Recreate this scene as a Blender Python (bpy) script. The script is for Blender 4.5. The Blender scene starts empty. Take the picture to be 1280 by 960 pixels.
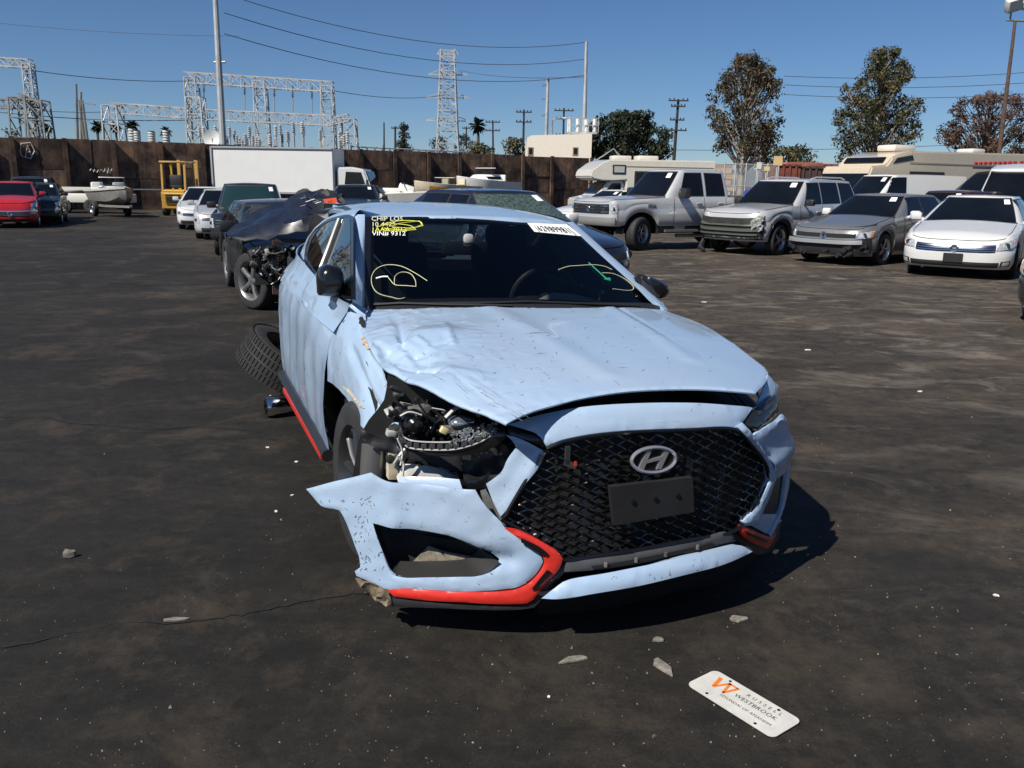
import bpy, bmesh, math, random
import numpy as np
from mathutils import Vector, Matrix, noise
from mathutils.geometry import delaunay_2d_cdt
random.seed(7)
S = bpy.context.scene
C = S.collection
PI = math.pi
# ------------------------------------------------------------------ camera
FPX, PIT, CAMH, ROLL = 1048.4, .235, 1.516, .016
cp, sp, cr, sr = math.cos(PIT), math.sin(PIT), math.cos(ROLL), math.sin(ROLL)
cam = bpy.data.cameras.new('camera'); cam_o = bpy.data.objects.new('camera', cam); C.objects.link(cam_o)
cam.sensor_fit = 'HORIZONTAL'; cam.sensor_width = 36; cam.lens = FPX / 1280 * 36; cam.clip_start = .05; cam.clip_end = 6000
r0, u0, fw = Vector((1, 0, 0)), Vector((0, sp, cp)), Vector((0, cp, -sp))
rr = r0 * cr + u0 * sr; uu = u0 * cr - r0 * sr
m = Matrix((rr, uu, -fw)).transposed().to_4x4(); m.translation = (0, 0, CAMH)
cam_o.matrix_world = m
S.camera = cam_o
# ------------------------------------------------------------------ light
SUN = Vector((-.64, -.64, 1.0)).normalized()
wd = bpy.data.worlds.new('World'); S.world = wd; wd.use_nodes = True
nt = wd.node_tree; nt.nodes.clear()
sky = nt.nodes.new('ShaderNodeTexSky'); sky.sky_type = 'NISHITA'; sky.sun_disc = False
sky.sun_elevation = math.asin(SUN.z); sky.sun_rotation = math.atan2(SUN.x, SUN.y)
sky.altitude = 30; sky.air_density = .85; sky.dust_density = .1; sky.ozone_density = 10.0
bg = nt.nodes.new('ShaderNodeBackground'); bg.inputs[1].default_value = .058
wo = nt.nodes.new('ShaderNodeOutputWorld'); nt.links.new(sky.outputs[0], bg.inputs[0]); nt.links.new(bg.outputs[0], wo.inputs[0])
sl = bpy.data.lights.new('sun', 'SUN'); sl.energy = 5.0; sl.angle = math.radians(.53); sl.color = (1, .95, .86)
so = bpy.data.objects.new('sun', sl); C.objects.link(so); so.rotation_euler = (-SUN).to_track_quat('-Z', 'Y').to_euler(); so.location = (-20, -15, 30)
S.view_settings.view_transform = 'Standard'; S.view_settings.look = 'None'; S.view_settings.exposure = 0.42; S.view_settings.gamma = 1
S.view_settings.use_curve_mapping = False
S.render.engine = 'CYCLES'; S.render.resolution_x = 1024; S.render.resolution_y = 768
S.cycles.max_bounces = 6; S.cycles.transparent_max_bounces = 12; S.cycles.caustics_reflective = False; S.cycles.caustics_refractive = False
# ------------------------------------------------------------------ pixel rays (photo pixels 1280x960) -> world
def wray(u, v):
    a, b = u - 640, v - 480
    a, b = cr * a + sr * b, -sr * a + cr * b
    x, y, z = a / FPX, 1.0, -b / FPX
    return Vector((x, y * cp + z * sp, -y * sp + z * cp))
def gnd(u, v, z=0):
    d = wray(u, v); t = (z - CAMH) / d.z; return Vector((d.x * t, d.y * t, z))
def far(u, v, D):
    d = wray(u, v); t = D / d.y; return Vector((d.x * t, D, CAMH + d.z * t))
# ------------------------------------------------------------------ materials
MAT = {}
def mat(name, col, rough=.5, metal=0., coat=0., spec=.5, var=0., vscale=6., bump=0., bscale=40., col2=None, trans=0., rvar=0.):
    if name in MAT: return MAT[name]
    mt = bpy.data.materials.new(name); mt.use_nodes = True; n = mt.node_tree; b = n.nodes['Principled BSDF']
    b.inputs['Base Color'].default_value = (*col, 1); b.inputs['Roughness'].default_value = rough; b.inputs['Metallic'].default_value = metal
    b.inputs['Coat Weight'].default_value = coat; b.inputs['Coat Roughness'].default_value = .058; b.inputs['Specular IOR Level'].default_value = spec
    b.inputs['Transmission Weight'].default_value = trans
    if var or col2 or bump or rvar:
        tc = n.nodes.new('ShaderNodeTexCoord'); nz = n.nodes.new('ShaderNodeTexNoise'); nz.inputs['Scale'].default_value = vscale; nz.inputs['Detail'].default_value = 6; nz.inputs['Roughness'].default_value = .62
        n.links.new(tc.outputs['Object'], nz.inputs['Vector'])
    if var or col2:
        rp = n.nodes.new('ShaderNodeValToRGB'); e = rp.color_ramp.elements
        c2 = col2 or tuple(min(1, k * (1 + var)) for k in col); c1 = col if col2 else tuple(k * (1 - var) for k in col)
        e[0].position = .32; e[0].color = (*c1, 1); e[1].position = .68; e[1].color = (*c2, 1)
        n.links.new(nz.outputs['Fac'], rp.inputs[0]); n.links.new(rp.outputs[0], b.inputs['Base Color'])
    if rvar:
        mr = n.nodes.new('ShaderNodeMapRange'); mr.inputs[1].default_value = .3; mr.inputs[2].default_value = .7; mr.inputs[3].default_value = max(.02, rough - rvar); mr.inputs[4].default_value = rough + rvar
        n.links.new(nz.outputs['Fac'], mr.inputs[0]); n.links.new(mr.outputs[0], b.inputs['Roughness'])
    if bump:
        n2 = n.nodes.new('ShaderNodeTexNoise'); n2.inputs['Scale'].default_value = bscale; n2.inputs['Detail'].default_value = 4; n.links.new(tc.outputs['Object'], n2.inputs['Vector'])
        bp = n.nodes.new('ShaderNodeBump'); bp.inputs['Strength'].default_value = bump; bp.inputs['Distance'].default_value = .01
        n.links.new(n2.outputs['Fac'], bp.inputs['Height']); n.links.new(bp.outputs[0], b.inputs['Normal'])
    MAT[name] = mt; return mt
def glass_mat(name, tint, refl=1.0, rough=.02):
    if name in MAT: return MAT[name]
    mt = bpy.data.materials.new(name); mt.use_nodes = True; n = mt.node_tree; n.nodes.clear()
    o = n.nodes.new('ShaderNodeOutputMaterial'); mx = n.nodes.new('ShaderNodeMixShader'); t = n.nodes.new('ShaderNodeBsdfTransparent'); g = n.nodes.new('ShaderNodeBsdfGlossy')
    f = n.nodes.new('ShaderNodeFresnel'); f.inputs[0].default_value = 1.5; g.inputs['Roughness'].default_value = rough; t.inputs[0].default_value = (*tint, 1)
    ml = n.nodes.new('ShaderNodeMath'); ml.operation = 'MULTIPLY'; ml.inputs[1].default_value = refl
    n.links.new(f.outputs[0], ml.inputs[0]); n.links.new(ml.outputs[0], mx.inputs[0]); n.links.new(t.outputs[0], mx.inputs[1]); n.links.new(g.outputs[0], mx.inputs[2]); n.links.new(mx.outputs[0], o.inputs[0])
    MAT[name] = mt; return mt
def paint(name, col, metal=0., rough=.35, dirt=.12):
    return mat(name, tuple(k * .96 for k in col), rough * .8, metal, 1.0, .5, col2=tuple(min(1, k * (1 - dirt) + .10 * dirt) for k in col), vscale=3.5, rvar=.06)
BLACKP = mat('black_plastic', (.018, .018, .02), .42, var=.2)
TRIM = mat('matte_trim', (.012, .012, .013), .6)
RUBBER = mat('tyre_rubber', (.02, .02, .021), .75, var=.35, vscale=12)
CHROME = mat('chrome', (.72, .72, .74), .12, 1)
ALU = mat('alloy_rim', (.5, .51, .53), .3, 1)
DGLASS = mat('dark_window_glass', (.003, .004, .005), .035, spec=.42, col2=(.006, .007, .010), vscale=1.2)
LENS = mat('headlamp_lens', (.5, .52, .54), .08, .35, 1.0, var=.5, vscale=25)
REDL = mat('red_lens', (.35, .012, .01), .12, coat=1)
AMBER = mat('amber_lens', (.6, .17, .03), .15, coat=1)
WHITE = mat('white_paper', (.8, .8, .78), .6)
GAP = mat('dark_gap', (.004, .004, .004), .9)
# ------------------------------------------------------------------ mesh builder
class MB:
    def __init__(s): s.v = []; s.f = []
    def add(s, vs, fs):
        o = len(s.v); s.v += [tuple(p) for p in vs]; s.f += [tuple(i + o for i in f) for f in fs]; return s
    def box(s, c, d, R=None, bev=0.):
        hx, hy, hz = d[0] / 2, d[1] / 2, d[2] / 2; c = Vector(c)
        vs = [Vector((x, y, z)) for z in (-hz, hz) for y in (-hy, hy) for x in (-hx, hx)]
        if bev:
            bm = bmesh.new(); bmesh.ops.create_cube(bm, size=1); bmesh.ops.scale(bm, vec=d, verts=bm.verts)
            bmesh.ops.bevel(bm, geom=list(bm.edges), offset=bev, segments=2, affect='EDGES', profile=.5)
            bm.verts.index_update(); vs = [v.co.copy() for v in bm.verts]; fs = [tuple(v.index for v in f.verts) for f in bm.faces]; bm.free()
        else: fs = [(0, 2, 3, 1), (4, 5, 7, 6), (0, 1, 5, 4), (2, 6, 7, 3), (0, 4, 6, 2), (1, 3, 7, 5)]
        if R is not None: vs = [R @ v for v in vs]
        return s.add([v + c for v in vs], fs)
    def bar(s, a, b, w, h=None, up=(0, 0, 1)):
        a, b = Vector(a), Vector(b); d = b - a; L = d.length; d.normalize(); u = Vector(up)
        if abs(d.dot(u)) > .97: u = Vector((1, 0, 0))
        x = d.cross(u).normalized(); z = x.cross(d); h = h or w
        vs = [p + x * i * w / 2 + z * j * h / 2 for p in (a, b) for i, j in ((-1, -1), (1, -1), (1, 1), (-1, 1))]
        return s.add(vs, [(3, 2, 1, 0), (4, 5, 6, 7), (0, 1, 5, 4), (1, 2, 6, 5), (2, 3, 7, 6), (3, 0, 4, 7)])
    def tube(s, pts, r, n=6, cap=True):
        pts = [Vector(p) for p in pts]; k = len(pts); rs = r if isinstance(r, (list, tuple)) else [r] * k
        prev = None; vs = []
        for i, p in enumerate(pts):
            d = (pts[min(i + 1, k - 1)] - pts[max(i - 1, 0)]).normalized()
            if prev is None: u = Vector((0, 0, 1)) if abs(d.z) < .9 else Vector((1, 0, 0)); x = d.cross(u).normalized()
            else: x = (prev - d * prev.dot(d)).normalized()
            prev = x; y = d.cross(x)
            vs += [p + (x * math.cos(2 * PI * j / n) + y * math.sin(2 * PI * j / n)) * rs[i] for j in range(n)]
        fs = [(i * n + j, i * n + (j + 1) % n, (i + 1) * n + (j + 1) % n, (i + 1) * n + j) for i in range(k - 1) for j in range(n)]
        if cap: fs += [tuple(range(n - 1, -1, -1)), tuple((k - 1) * n + j for j in range(n))]
        return s.add(vs, fs)
    def lathe(s, prof, n=24, axis='x', c=(0, 0, 0)):   # prof: (radius, along)
        vs = []; c = Vector(c)
        for r, a in prof:
            for j in range(n):
                t = 2 * PI * j / n; q = (a, r * math.cos(t), r * math.sin(t))
                if axis == 'z': q = (q[1], q[2], a)
                if axis == 'y': q = (q[1], a, q[2])
                vs.append(Vector(q) + c)
        return s.add(vs, [(i * n + j, i * n + (j + 1) % n, (i + 1) * n + (j + 1) % n, (i + 1) * n + j) for i in range(len(prof) - 1) for j in range(n)])
    def grid(s, P, close=False):
        h, w = len(P), len(P[0])
        return s.add([p for r in P for p in r], [(i * w + j, i * w + (j + 1) % w, (i + 1) * w + (j + 1) % w, (i + 1) * w + j) for i in range(h - 1) for j in range(w if close else w - 1)])
    def prism(s, poly, off):      # polygon (3d points) extruded by a vector
        n = len(poly); o = Vector(off); a = [Vector(p) for p in poly]
        return s.add(a + [p + o for p in a], [tuple(range(n - 1, -1, -1)), tuple(range(n, 2 * n))] + [(i, (i + 1) % n, n + (i + 1) % n, n + i) for i in range(n)])
    def mesh(s, name, sharp=35, weld=0.):
        me = bpy.data.meshes.new(name); me.from_pydata(s.v, [], s.f); 
        bm = bmesh.new(); bm.from_mesh(me)
        if weld: bmesh.ops.remove_doubles(bm, verts=bm.verts, dist=weld)
        bmesh.ops.recalc_face_normals(bm, faces=bm.faces); bm.to_mesh(me); bm.free()
        if sharp is not None:
            me.polygons.foreach_set('use_smooth', [True] * len(me.polygons)); me.set_sharp_from_angle(angle=math.radians(sharp))
        return me
    def build(s, name, m, parent=None, sharp=35, weld=0., label=None, cat=None, group=None, kind=None):
        return link(name, s.mesh(name, sharp, weld), m, parent, label, cat, group, kind)
def tag(o, label=None, cat=None, group=None, kind=None):
    for k, v in (('label', label), ('category', cat), ('group', group), ('kind', kind)):
        if v: o[k] = v
    return o
def link(name, me, m, parent=None, label=None, cat=None, group=None, kind=None):
    if m and not me.materials: me.materials.append(m)
    o = bpy.data.objects.new(name, me); C.objects.link(o)
    if parent: o.parent = parent
    return tag(o, label, cat, group, kind)
def thing(name, label, cat, loc=(0, 0, 0), rz=0, group=None, s=1.):
    o = bpy.data.objects.new(name, None); C.objects.link(o); o.location = loc; o.rotation_euler = (0, 0, rz); o.scale = (s, s, s); o.empty_display_size = .2
    return tag(o, label, cat, group)
def lerp(a, b, t): return a + (b - a) * t
def interp(x, pts):
    if x <= pts[0][0]: return pts[0][1]
    for (a, b), (c, d) in zip(pts, pts[1:]):
        if x <= c: return lerp(b, d, (x - a) / (c - a))
    return pts[-1][1]
def text_mesh(txt, size, depth=.0, sx=1., spacing=1., align='CENTER'):
    cu = bpy.data.curves.new('text', 'FONT'); cu.body = txt; cu.size = size; cu.extrude = depth; cu.align_x = align; cu.align_y = 'CENTER'; cu.space_character = spacing; cu.resolution_u = 2
    o = bpy.data.objects.new('text', cu); C.objects.link(o); dg = bpy.context.evaluated_depsgraph_get(); me = bpy.data.meshes.new_from_object(o.evaluated_get(dg))
    bpy.data.objects.remove(o); bpy.data.curves.remove(cu)
    if sx != 1: me.transform(Matrix.Diagonal((sx, 1, 1, 1)))
    return me
# ================================================================== SETTING
def node_mat(name):
    mt = bpy.data.materials.new(name); mt.use_nodes = True; n = mt.node_tree; MAT[name] = mt
    return mt, n, n.nodes['Principled BSDF']
def nd(n, t, **k):
    x = n.nodes.new('ShaderNode' + t)
    for a, b in k.items():
        if a.startswith('i_'): x.inputs[a[2:].replace('_', ' ')].default_value = b
        else: setattr(x, a, b)
    return x
def asphalt():
    mt, n, b = node_mat('worn_asphalt'); L = n.links.new
    tc = nd(n, 'TexCoord'); vec = tc.outputs['Object']
    def noise_(scale, detail=5, rough=.6, sc=(1, 1, 1), dist=0.):
        mp = nd(n, 'Mapping'); mp.inputs['Scale'].default_value = sc; L(vec, mp.inputs[0])
        x = nd(n, 'TexNoise'); x.inputs['Scale'].default_value = scale; x.inputs['Detail'].default_value = detail; x.inputs['Roughness'].default_value = rough; x.inputs['Distortion'].default_value = dist; L(mp.outputs[0], x.inputs[0]); return x.outputs['Fac']
    def ramp(src, a, b_, ca, cb):
        r = nd(n, 'ValToRGB'); e = r.color_ramp.elements; e[0].position = a; e[1].position = b_; e[0].color = (*ca, 1); e[1].color = (*cb, 1); L(src, r.inputs[0]); return r.outputs[0]
    def mix(f, a, c, t='MIX'):
        x = nd(n, 'MixRGB', blend_type=t)
        if isinstance(f, float): x.inputs[0].default_value = f
        else: L(f, x.inputs[0])
        for i, q in ((1, a), (2, c)):
            if isinstance(q, tuple): x.inputs[i].default_value = (*q, 1)
            else: L(q, x.inputs[i])
        return x.outputs[0]
    B0, B1 = (0, 0, 0), (1, 1, 1)
    dark = ramp(noise_(.45, 6, .62, (1, 1.5, 1)), .34, .68, (.0088, .0081, .0069), (.0215, .0185, .0155))
    dusty = ramp(noise_(.6, 6, .65, (.8, 1.5, 1), .3), .34, .68, (.037, .031, .0255), (.092, .075, .060))
    # dusty traffic lane to the right and back, dark sealed asphalt to the left and front
    sep = nd(n, 'SeparateXYZ'); L(vec, sep.inputs[0])
    m1 = nd(n, 'Math', operation='MULTIPLY_ADD'); L(sep.outputs[0], m1.inputs[0]); m1.inputs[1].default_value = .085; m1.inputs[2].default_value = -.05
    m2 = nd(n, 'Math', operation='MULTIPLY_ADD'); L(sep.outputs[1], m2.inputs[0]); m2.inputs[1].default_value = .045; L(m1.outputs[0], m2.inputs[2])
    m3 = nd(n, 'Math', operation='MULTIPLY_ADD'); L(noise_(.33, 5, .6), m3.inputs[0]); m3.inputs[1].default_value = 1.3; 
    sb = nd(n, 'Math', operation='SUBTRACT'); L(m2.outputs[0], sb.inputs[0]); sb.inputs[1].default_value = .62; cl = nd(n, 'Clamp'); L(sb.outputs[0], cl.inputs[0]); cl.inputs[1].default_value = -.6; cl.inputs[2].default_value = .25; L(cl.outputs[0], m3.inputs[2])
    zone = ramp(m3.outputs[0], .12, .72, B0, B1)
    base = mix(zone, dark, dusty)
    fine = noise_(90, 7, .85)
    base = mix(.75, base, ramp(fine, .36, .66, (.30, .30, .30), (1.5, 1.48, 1.42)), 'MULTIPLY')
    mot = ramp(noise_(4.5, 7, .72, (.8, 1.3, 1), .4), .38, .64, (.55, .55, .55), (1.35, 1.30, 1.22))
    base = mix(.85, base, mot, 'MULTIPLY')
    mot2 = ramp(noise_(16, 5, .75), .38, .64, (.68, .68, .68), (1.3, 1.3, 1.28))
    base = mix(.8, base, mot2, 'MULTIPLY')
    st = ramp(noise_(1.5, 8, .74, (.75, 1.25, 1), .7), .51, .66, B0, B1)
    base = mix(mix(1.0, mix(1.0, st, zone, 'MULTIPLY'), (.75, .75, .75), 'MULTIPLY'), base, (.19, .162, .135))
    br = ramp(noise_(1.3, 8, .75, (1.1, 1, 1), .25), .52, .69, B0, (.6, .6, .6))
    base = mix(br, base, (.066, .048, .033))
    oil = ramp(noise_(.8, 5, .6, (1, 1.3, 1), .6), .57, .70, B0, (.7, .7, .7))
    base = mix(oil, base, (.011, .0105, .010))
    # pale grit specks
    vo = nd(n, 'TexVoronoi'); vo.inputs['Scale'].default_value = 30; L(vec, vo.inputs[0])
    spk = ramp(vo.outputs['Distance'], .06, .10, B1, B0)
    sepx = nd(n, 'SeparateColor'); L(vo.outputs['Color'], sepx.inputs[0])
    sel = ramp(sepx.outputs[0], .95, .97, B0, (.6, .6, .6))
    base = mix(mix(1.0, spk, sel, 'MULTIPLY'), base, (.22, .2, .17))
    # cracks
    dn = nd(n, 'TexNoise'); dn.inputs['Scale'].default_value = 1.3; dn.inputs['Detail'].default_value = 5; L(vec, dn.inputs[0])
    ad = nd(n, 'VectorMath', operation='MULTIPLY_ADD'); L(dn.outputs['Color'], ad.inputs[0]); ad.inputs[1].default_value = (1.0, 1.0, 0); L(vec, ad.inputs[2])
    cv = nd(n, 'TexVoronoi', feature='DISTANCE_TO_EDGE'); cv.inputs['Scale'].default_value = .21; L(ad.outputs[0], cv.inputs[0])
    ck = ramp(cv.outputs['Distance'], .0006, .0030, (.6, .6, .6), B0)
    ckm = mix(1.0, ck, ramp(noise_(.9, 5, .7), .50, .60, B0, B1), 'MULTIPLY')
    base = mix(ckm, base, (.006, .006, .006))
    L(base, b.inputs['Base Color'])
    rg = nd(n, 'MapRange'); L(noise_(2.2, 4), rg.inputs[0]); rg.inputs[3].default_value = .62; rg.inputs[4].default_value = .95; L(rg.outputs[0], b.inputs['Roughness'])
    b.inputs['Specular IOR Level'].default_value = .3
    hs = nd(n, 'MixRGB', blend_type='SUBTRACT'); hs.inputs[0].default_value = .8; L(fine, hs.inputs[1]); L(ckm, hs.inputs[2])
    bp = nd(n, 'Bump'); bp.inputs['Strength'].default_value = .55; bp.inputs['Distance'].default_value = .008; L(hs.outputs[0], bp.inputs['Height'])
    b2 = nd(n, 'Bump'); b2.inputs['Strength'].default_value = .5; b2.inputs['Distance'].default_value = .05; L(noise_(1.4, 4), b2.inputs['Height']); L(bp.outputs[0], b2.inputs['Normal'])
    L(b2.outputs[0], b.inputs['Normal'])
    return mt
g = MB(); g.grid([[(-2500 + 1000 * i, -60 + (40 if j == 1 else 0) + max(0, j - 1) * 800, 0) for i in range(6)] for j in range(6)])
g.build('ground', asphalt(), kind='structure', sharp=None)
# distant hills
hm = mat('hazy_hill', (.10, .12, .15), .9, var=.2, vscale=.01)
hl = MB()
P = []
for j in range(2):
    P.append([])
for i in range(60):
    x = -2600 + i * 90
    h = 55 + 45 * noise.noise((i * .17, 3.1, 0)) + 18 * noise.noise((i * .7, 1.1, 0)) + (70 if i < 22 else 0) * max(0, 1 - abs(i - 8) / 14)
    P[0].append((x, 2900, -2)); P[1].append((x, 3100 + 200 * noise.noise((i * .3, 0, 5)), h))
P.append([(p[0], p[1] + 600, -2) for p in P[1]])
hl.grid(P); hl.build('hills', hm, kind='structure', sharp=None)

# ------------------------------------------------------------------ rusty steel wall
def rust_mat(name, seed, dark=1.0):
    mt, n, b = node_mat(name); L = n.links.new
    tc = nd(n, 'TexCoord'); mp = nd(n, 'Mapping'); mp.inputs['Location'].default_value = (seed * 7.3, seed * 3.1, seed); L(tc.outputs['Object'], mp.inputs[0])
    a = nd(n, 'TexNoise'); a.inputs['Scale'].default_value = 1.1; a.inputs['Detail'].default_value = 7; a.inputs['Roughness'].default_value = .68; L(mp.outputs[0], a.inputs[0])
    r = nd(n, 'ValToRGB'); e = r.color_ramp.elements; e[0].position = .36; e[0].color = (.022 * dark, .015 * dark, .012 * dark, 1); e[1].position = .66; e[1].color = (.26 * dark, .125 * dark, .06 * dark, 1)
    k = e.new(.45); k.color = (.075 * dark, .042 * dark, .028 * dark, 1); k = e.new(.56); k.color = (.15 * dark, .095 * dark, .065 * dark, 1); L(a.outputs['Fac'], r.inputs[0])
    m2 = nd(n, 'Mapping'); m2.inputs['Scale'].default_value = (5, 5, .35); L(mp.outputs[0], m2.inputs[0])
    s = nd(n, 'TexNoise'); s.inputs['Scale'].default_value = 1.0; s.inputs['Detail'].default_value = 5; L(m2.outputs[0], s.inputs[0])
    r2 = nd(n, 'ValToRGB'); r2.color_ramp.elements[0].position = .35; r2.color_ramp.elements[0].color = (.6, .58, .56, 1); r2.color_ramp.elements[1].position = .62; r2.color_ramp.elements[1].color = (1, 1, 1, 1); L(s.outputs['Fac'], r2.inputs[0])
    x = nd(n, 'MixRGB', blend_type='MULTIPLY'); x.inputs[0].default_value = 1; L(r.outputs[0], x.inputs[1]); L(r2.outputs[0], x.inputs[2])
    L(x.outputs[0], b.inputs['Base Color']); b.inputs['Roughness'].default_value = .85
    bp = nd(n, 'Bump'); bp.inputs['Strength'].default_value = .5; bp.inputs['Distance'].default_value = .05; L(a.outputs['Fac'], bp.inputs['Height']); L(bp.outputs[0], b.inputs['Normal'])
    return mt
A0 = Vector((-21.35, 39.4, 0)); B0 = Vector((4.9, 55.9, 0)); wdir = (B0 - A0).normalized(); wang = math.atan2(wdir.y, wdir.x)
def wall_s(u):      # photo column -> distance along the wall
    d = wray(u, 225); t = Matrix(((d.x, -wdir.x), (d.y, -wdir.y))).inverted() @ Vector((A0.x, A0.y)); return t[1]
WH = 3.18
wall = thing('rusty_steel_wall', 'long wall of rusty brown steel plates between upright beams, closing off the yard', 'wall', A0, wang)
cols = [-60, -20, 20, 85, 145, 203, 255, 300, 345, 390, 420, 451, 493, 535, 573, 614, 652, 688, 737]
RM = [rust_mat('rusted_plate_%s' % k, i + 1, d) for i, (k, d) in enumerate((('brown', 1.0), ('dark', .75), ('ochre', 1.25), ('umber', .9)))]
PM = rust_mat('rusted_beam', 9, .7)
ss = [wall_s(c) for c in cols]
wr = random.Random(4)
for i, (a, b) in enumerate(zip(ss, ss[1:])):
    # plates: each bay is two or three welded sheets with offset joints
    z0 = 0.0; cuts = [0, wr.uniform(.9, 1.5), WH + wr.uniform(-.04, .03)] if wr.random() < .6 else [0, wr.uniform(.6, 1.0), wr.uniform(1.7, 2.2), WH + wr.uniform(-.04, .03)]
    for zl, zh in zip(cuts, cuts[1:]):
        xs = [a + .06, b - .06] if wr.random() < .5 else [a + .06, lerp(a, b, wr.uniform(.35, .65)), b - .06]
        for xl, xh in zip(xs, xs[1:]):
            p = MB(); p.box(((xl + xh) / 2, .06 + wr.uniform(-.035, .035), (zl + zh) / 2), (xh - xl - .025, .05, zh - zl - .025)); p.build('steel_plate', RM[wr.randrange(4)], wall, sharp=None)
p = MB(); p.box(((ss[0] + ss[-1]) / 2, .16, WH / 2 - .02), (ss[-1] - ss[0], .05, WH - .04)); p.build('backing_sheet', PM, wall, sharp=None)  # sheet added so no light shows through the plate gaps
for i, a in enumerate(ss):
    p = MB(); p.box((a, -.08, WH / 2), (.07, .20, WH + .02)); p.box((a, -.19, WH / 2 + .001), (.20, .04, WH + .03)); p.build('wall_beam', PM, wall, sharp=None)
p = MB()
for z in (.95,): p.bar((ss[0], -.42, z), (ss[11], -.42, z), .06)
p.build('rail_pipe', mat('grey_pipe', (.32, .31, .3), .6, .3), wall)
# graffiti marks on the wall plates
gm = mat('faded_white_spray', (.5, .48, .44), .8)
gsx = wall_s(38); p = MB()
for pts in ([(-.28, .1), (-.2, .45), (.18, .5), (.3, .15), (.1, -.2), (-.22, -.1), (-.28, .1)], [(-.1, -.15), (.05, .4), (.16, -.15)], [(-.05, .08), (.14, .1)]):
    p.tube([(gsx + x, -.02, 2.45 + z) for x, z in pts], .022, 4)
p.build('spray_mark', gm, wall)
gsx = wall_s(128); p = MB()
for k in range(7):
    x = gsx - .5 + k * .15; p.tube([(x, -.02, 1.72 + wr.uniform(-.1, .1)), (x + .06, -.0, 1.85 + wr.uniform(-.08, .08)), (x + .12, -.0, 1.7 + wr.uniform(-.06, .1))], .02, 4)
p.build('spray_mark', gm, wall)

# ------------------------------------------------------------------ lattice and poles
GALV = mat('galvanised_steel', (.42, .43, .43), .55, .4, var=.25, vscale=1.0)
GALVD = mat('weathered_steel', (.22, .22, .21), .6, .3, var=.3, vscale=1.0)
WOOD = mat('creosote_wood', (.03, .024, .02), .85, var=.3)
INSUL = mat('insulator_porcelain', (.28, .29, .30), .4)
def lattice(mb, a, b, wa, wb, t, n, up=(0, 1, 0), da=None, db=None):
    """square lattice member from a to b (widths wa, wb; depths da, db) with n braced bays"""
    a, b = Vector(a), Vector(b); d = (b - a).normalized(); u = Vector(up); x = d.cross(u).normalized(); y = x.cross(d)
    da = da or wa; db = db or wb
    def cn(f): c = a.lerp(b, f); w = lerp(wa, wb, f) / 2; h = lerp(da, db, f) / 2; return [c + x * w + y * h, c - x * w + y * h, c - x * w - y * h, c + x * w - y * h]
    c0, c1 = cn(0), cn(1)
    for k in range(4): mb.bar(c0[k], c1[k], t)
    for i in range(n):
        p, q = cn(i / n), cn((i + 1) / n)
        for k in range(4):
            k2 = (k + 1) % 4
            if i % 2 == 0: mb.bar(p[k], q[k2], t * .6)
            else: mb.bar(p[k2], q[k], t * .6)
            mb.bar(q[k], q[k2], t * .6)
def gpt(u, D): p = far(u, 225, D); return Vector((p.x, p.y, 0))
def hz(u, v, D): return far(u, v, D)
# gantry with the tall portal (three columns, one long top beam)
D1 = 75
def gantry(name, label, D, cols, beam, wcol, t, mtl, hang=(), slopeD=0.):
    g0 = gpt(cols[0][0], D); root = thing(name, label, 'gantry', g0)
    def L(u, v, k=0.): return far(u, v, D + slopeD * (u - cols[0][0])) - g0
    for (u, v) in cols:
        q = L(u, v); c = MB(); lattice(c, (q.x, q.y, 0), q, wcol * 1.35, wcol, t, max(5, int(q.z / wcol / 1.1))); c.build('lattice_column', mtl, root, sharp=None)
    for (u1, v1, u2, v2, h) in beam:
        a, b = L(u1, v1), L(u2, v2); c = MB(); lattice(c, a, b, h, h, t, max(4, int((b - a).length / h / 1.15)), up=(0, 0, 1)); c.build('lattice_beam', mtl, root, sharp=None)
    for (u, v1, v2) in hang:
        c = MB(); a, b = L(u, v1), L(u, v2); c.tube([a, b], .05, 5)
        for k in range(7): e = a.lerp(b, .08 + .05 * k); c.lathe([(.02, -.04), (.14, 0), (.02, .04)], 8, 'z', e)
        c.build('insulator_string', INSUL, root)
    return root
gantry('substation_gantry', 'tall pale lattice portal with three columns and one high beam behind the wall', 82, [(239, 97), (325, 102), (409, 108)], [(232, 97, 416, 109, .9)], 1.0, .10, GALV, [(255, 100, 138), (306, 103, 140), (343, 106, 142), (366, 107, 143), (390, 108, 144)])
gantry('substation_gantry', 'long lower lattice beam on three columns crossing left of centre behind the wall', 70, [(140, 132), (244, 122), (435, 149)], [(140, 135, 238, 142, .75), (246, 143, 415, 151, .75), (415, 152, 436, 147, .5)], 1.15, .10, GALV)
gantry('substation_gantry', 'high lattice mast with crossbeam leaving the left edge of the picture', 68, [(35, 80)], [(-60, 74, 38, 80, .6)], .62, .09, GALV)
gantry('substation_gantry', 'squat spread lattice frame below the tall mast at far left', 64, [(26, 122), (46, 126)], [(-60, 129, 26, 130, .6), (24, 122, 54, 134, .5)], 1.2, .10, GALVD)
# A-frame dead-end
q0 = gpt(104, 78); af = thing('line_a_frame', 'leaning dark twin pole A frame standing behind the wall near the left gantries', 'pole', q0)
for (u1, v1, u2) in ((95, 105, 93), (101, 115, 97), (99, 125, 109), (103, 126, 112)):
    a = far(u1, v1, 78) - q0; b = far(u2, 185, 78) - q0; b.z = 0; c = MB(); c.tube([b, a], [.16, .10], 6); c.build('pole', GALVD, af)
for u1, v1, u2, v2 in ((96, 128, 119, 131), (94, 150, 112, 151)): c = MB(); c.bar(far(u1, v1, 78) - q0, far(u2, v2, 78) - q0, .1); c.build('cross_arm', GALVD, af)
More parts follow.
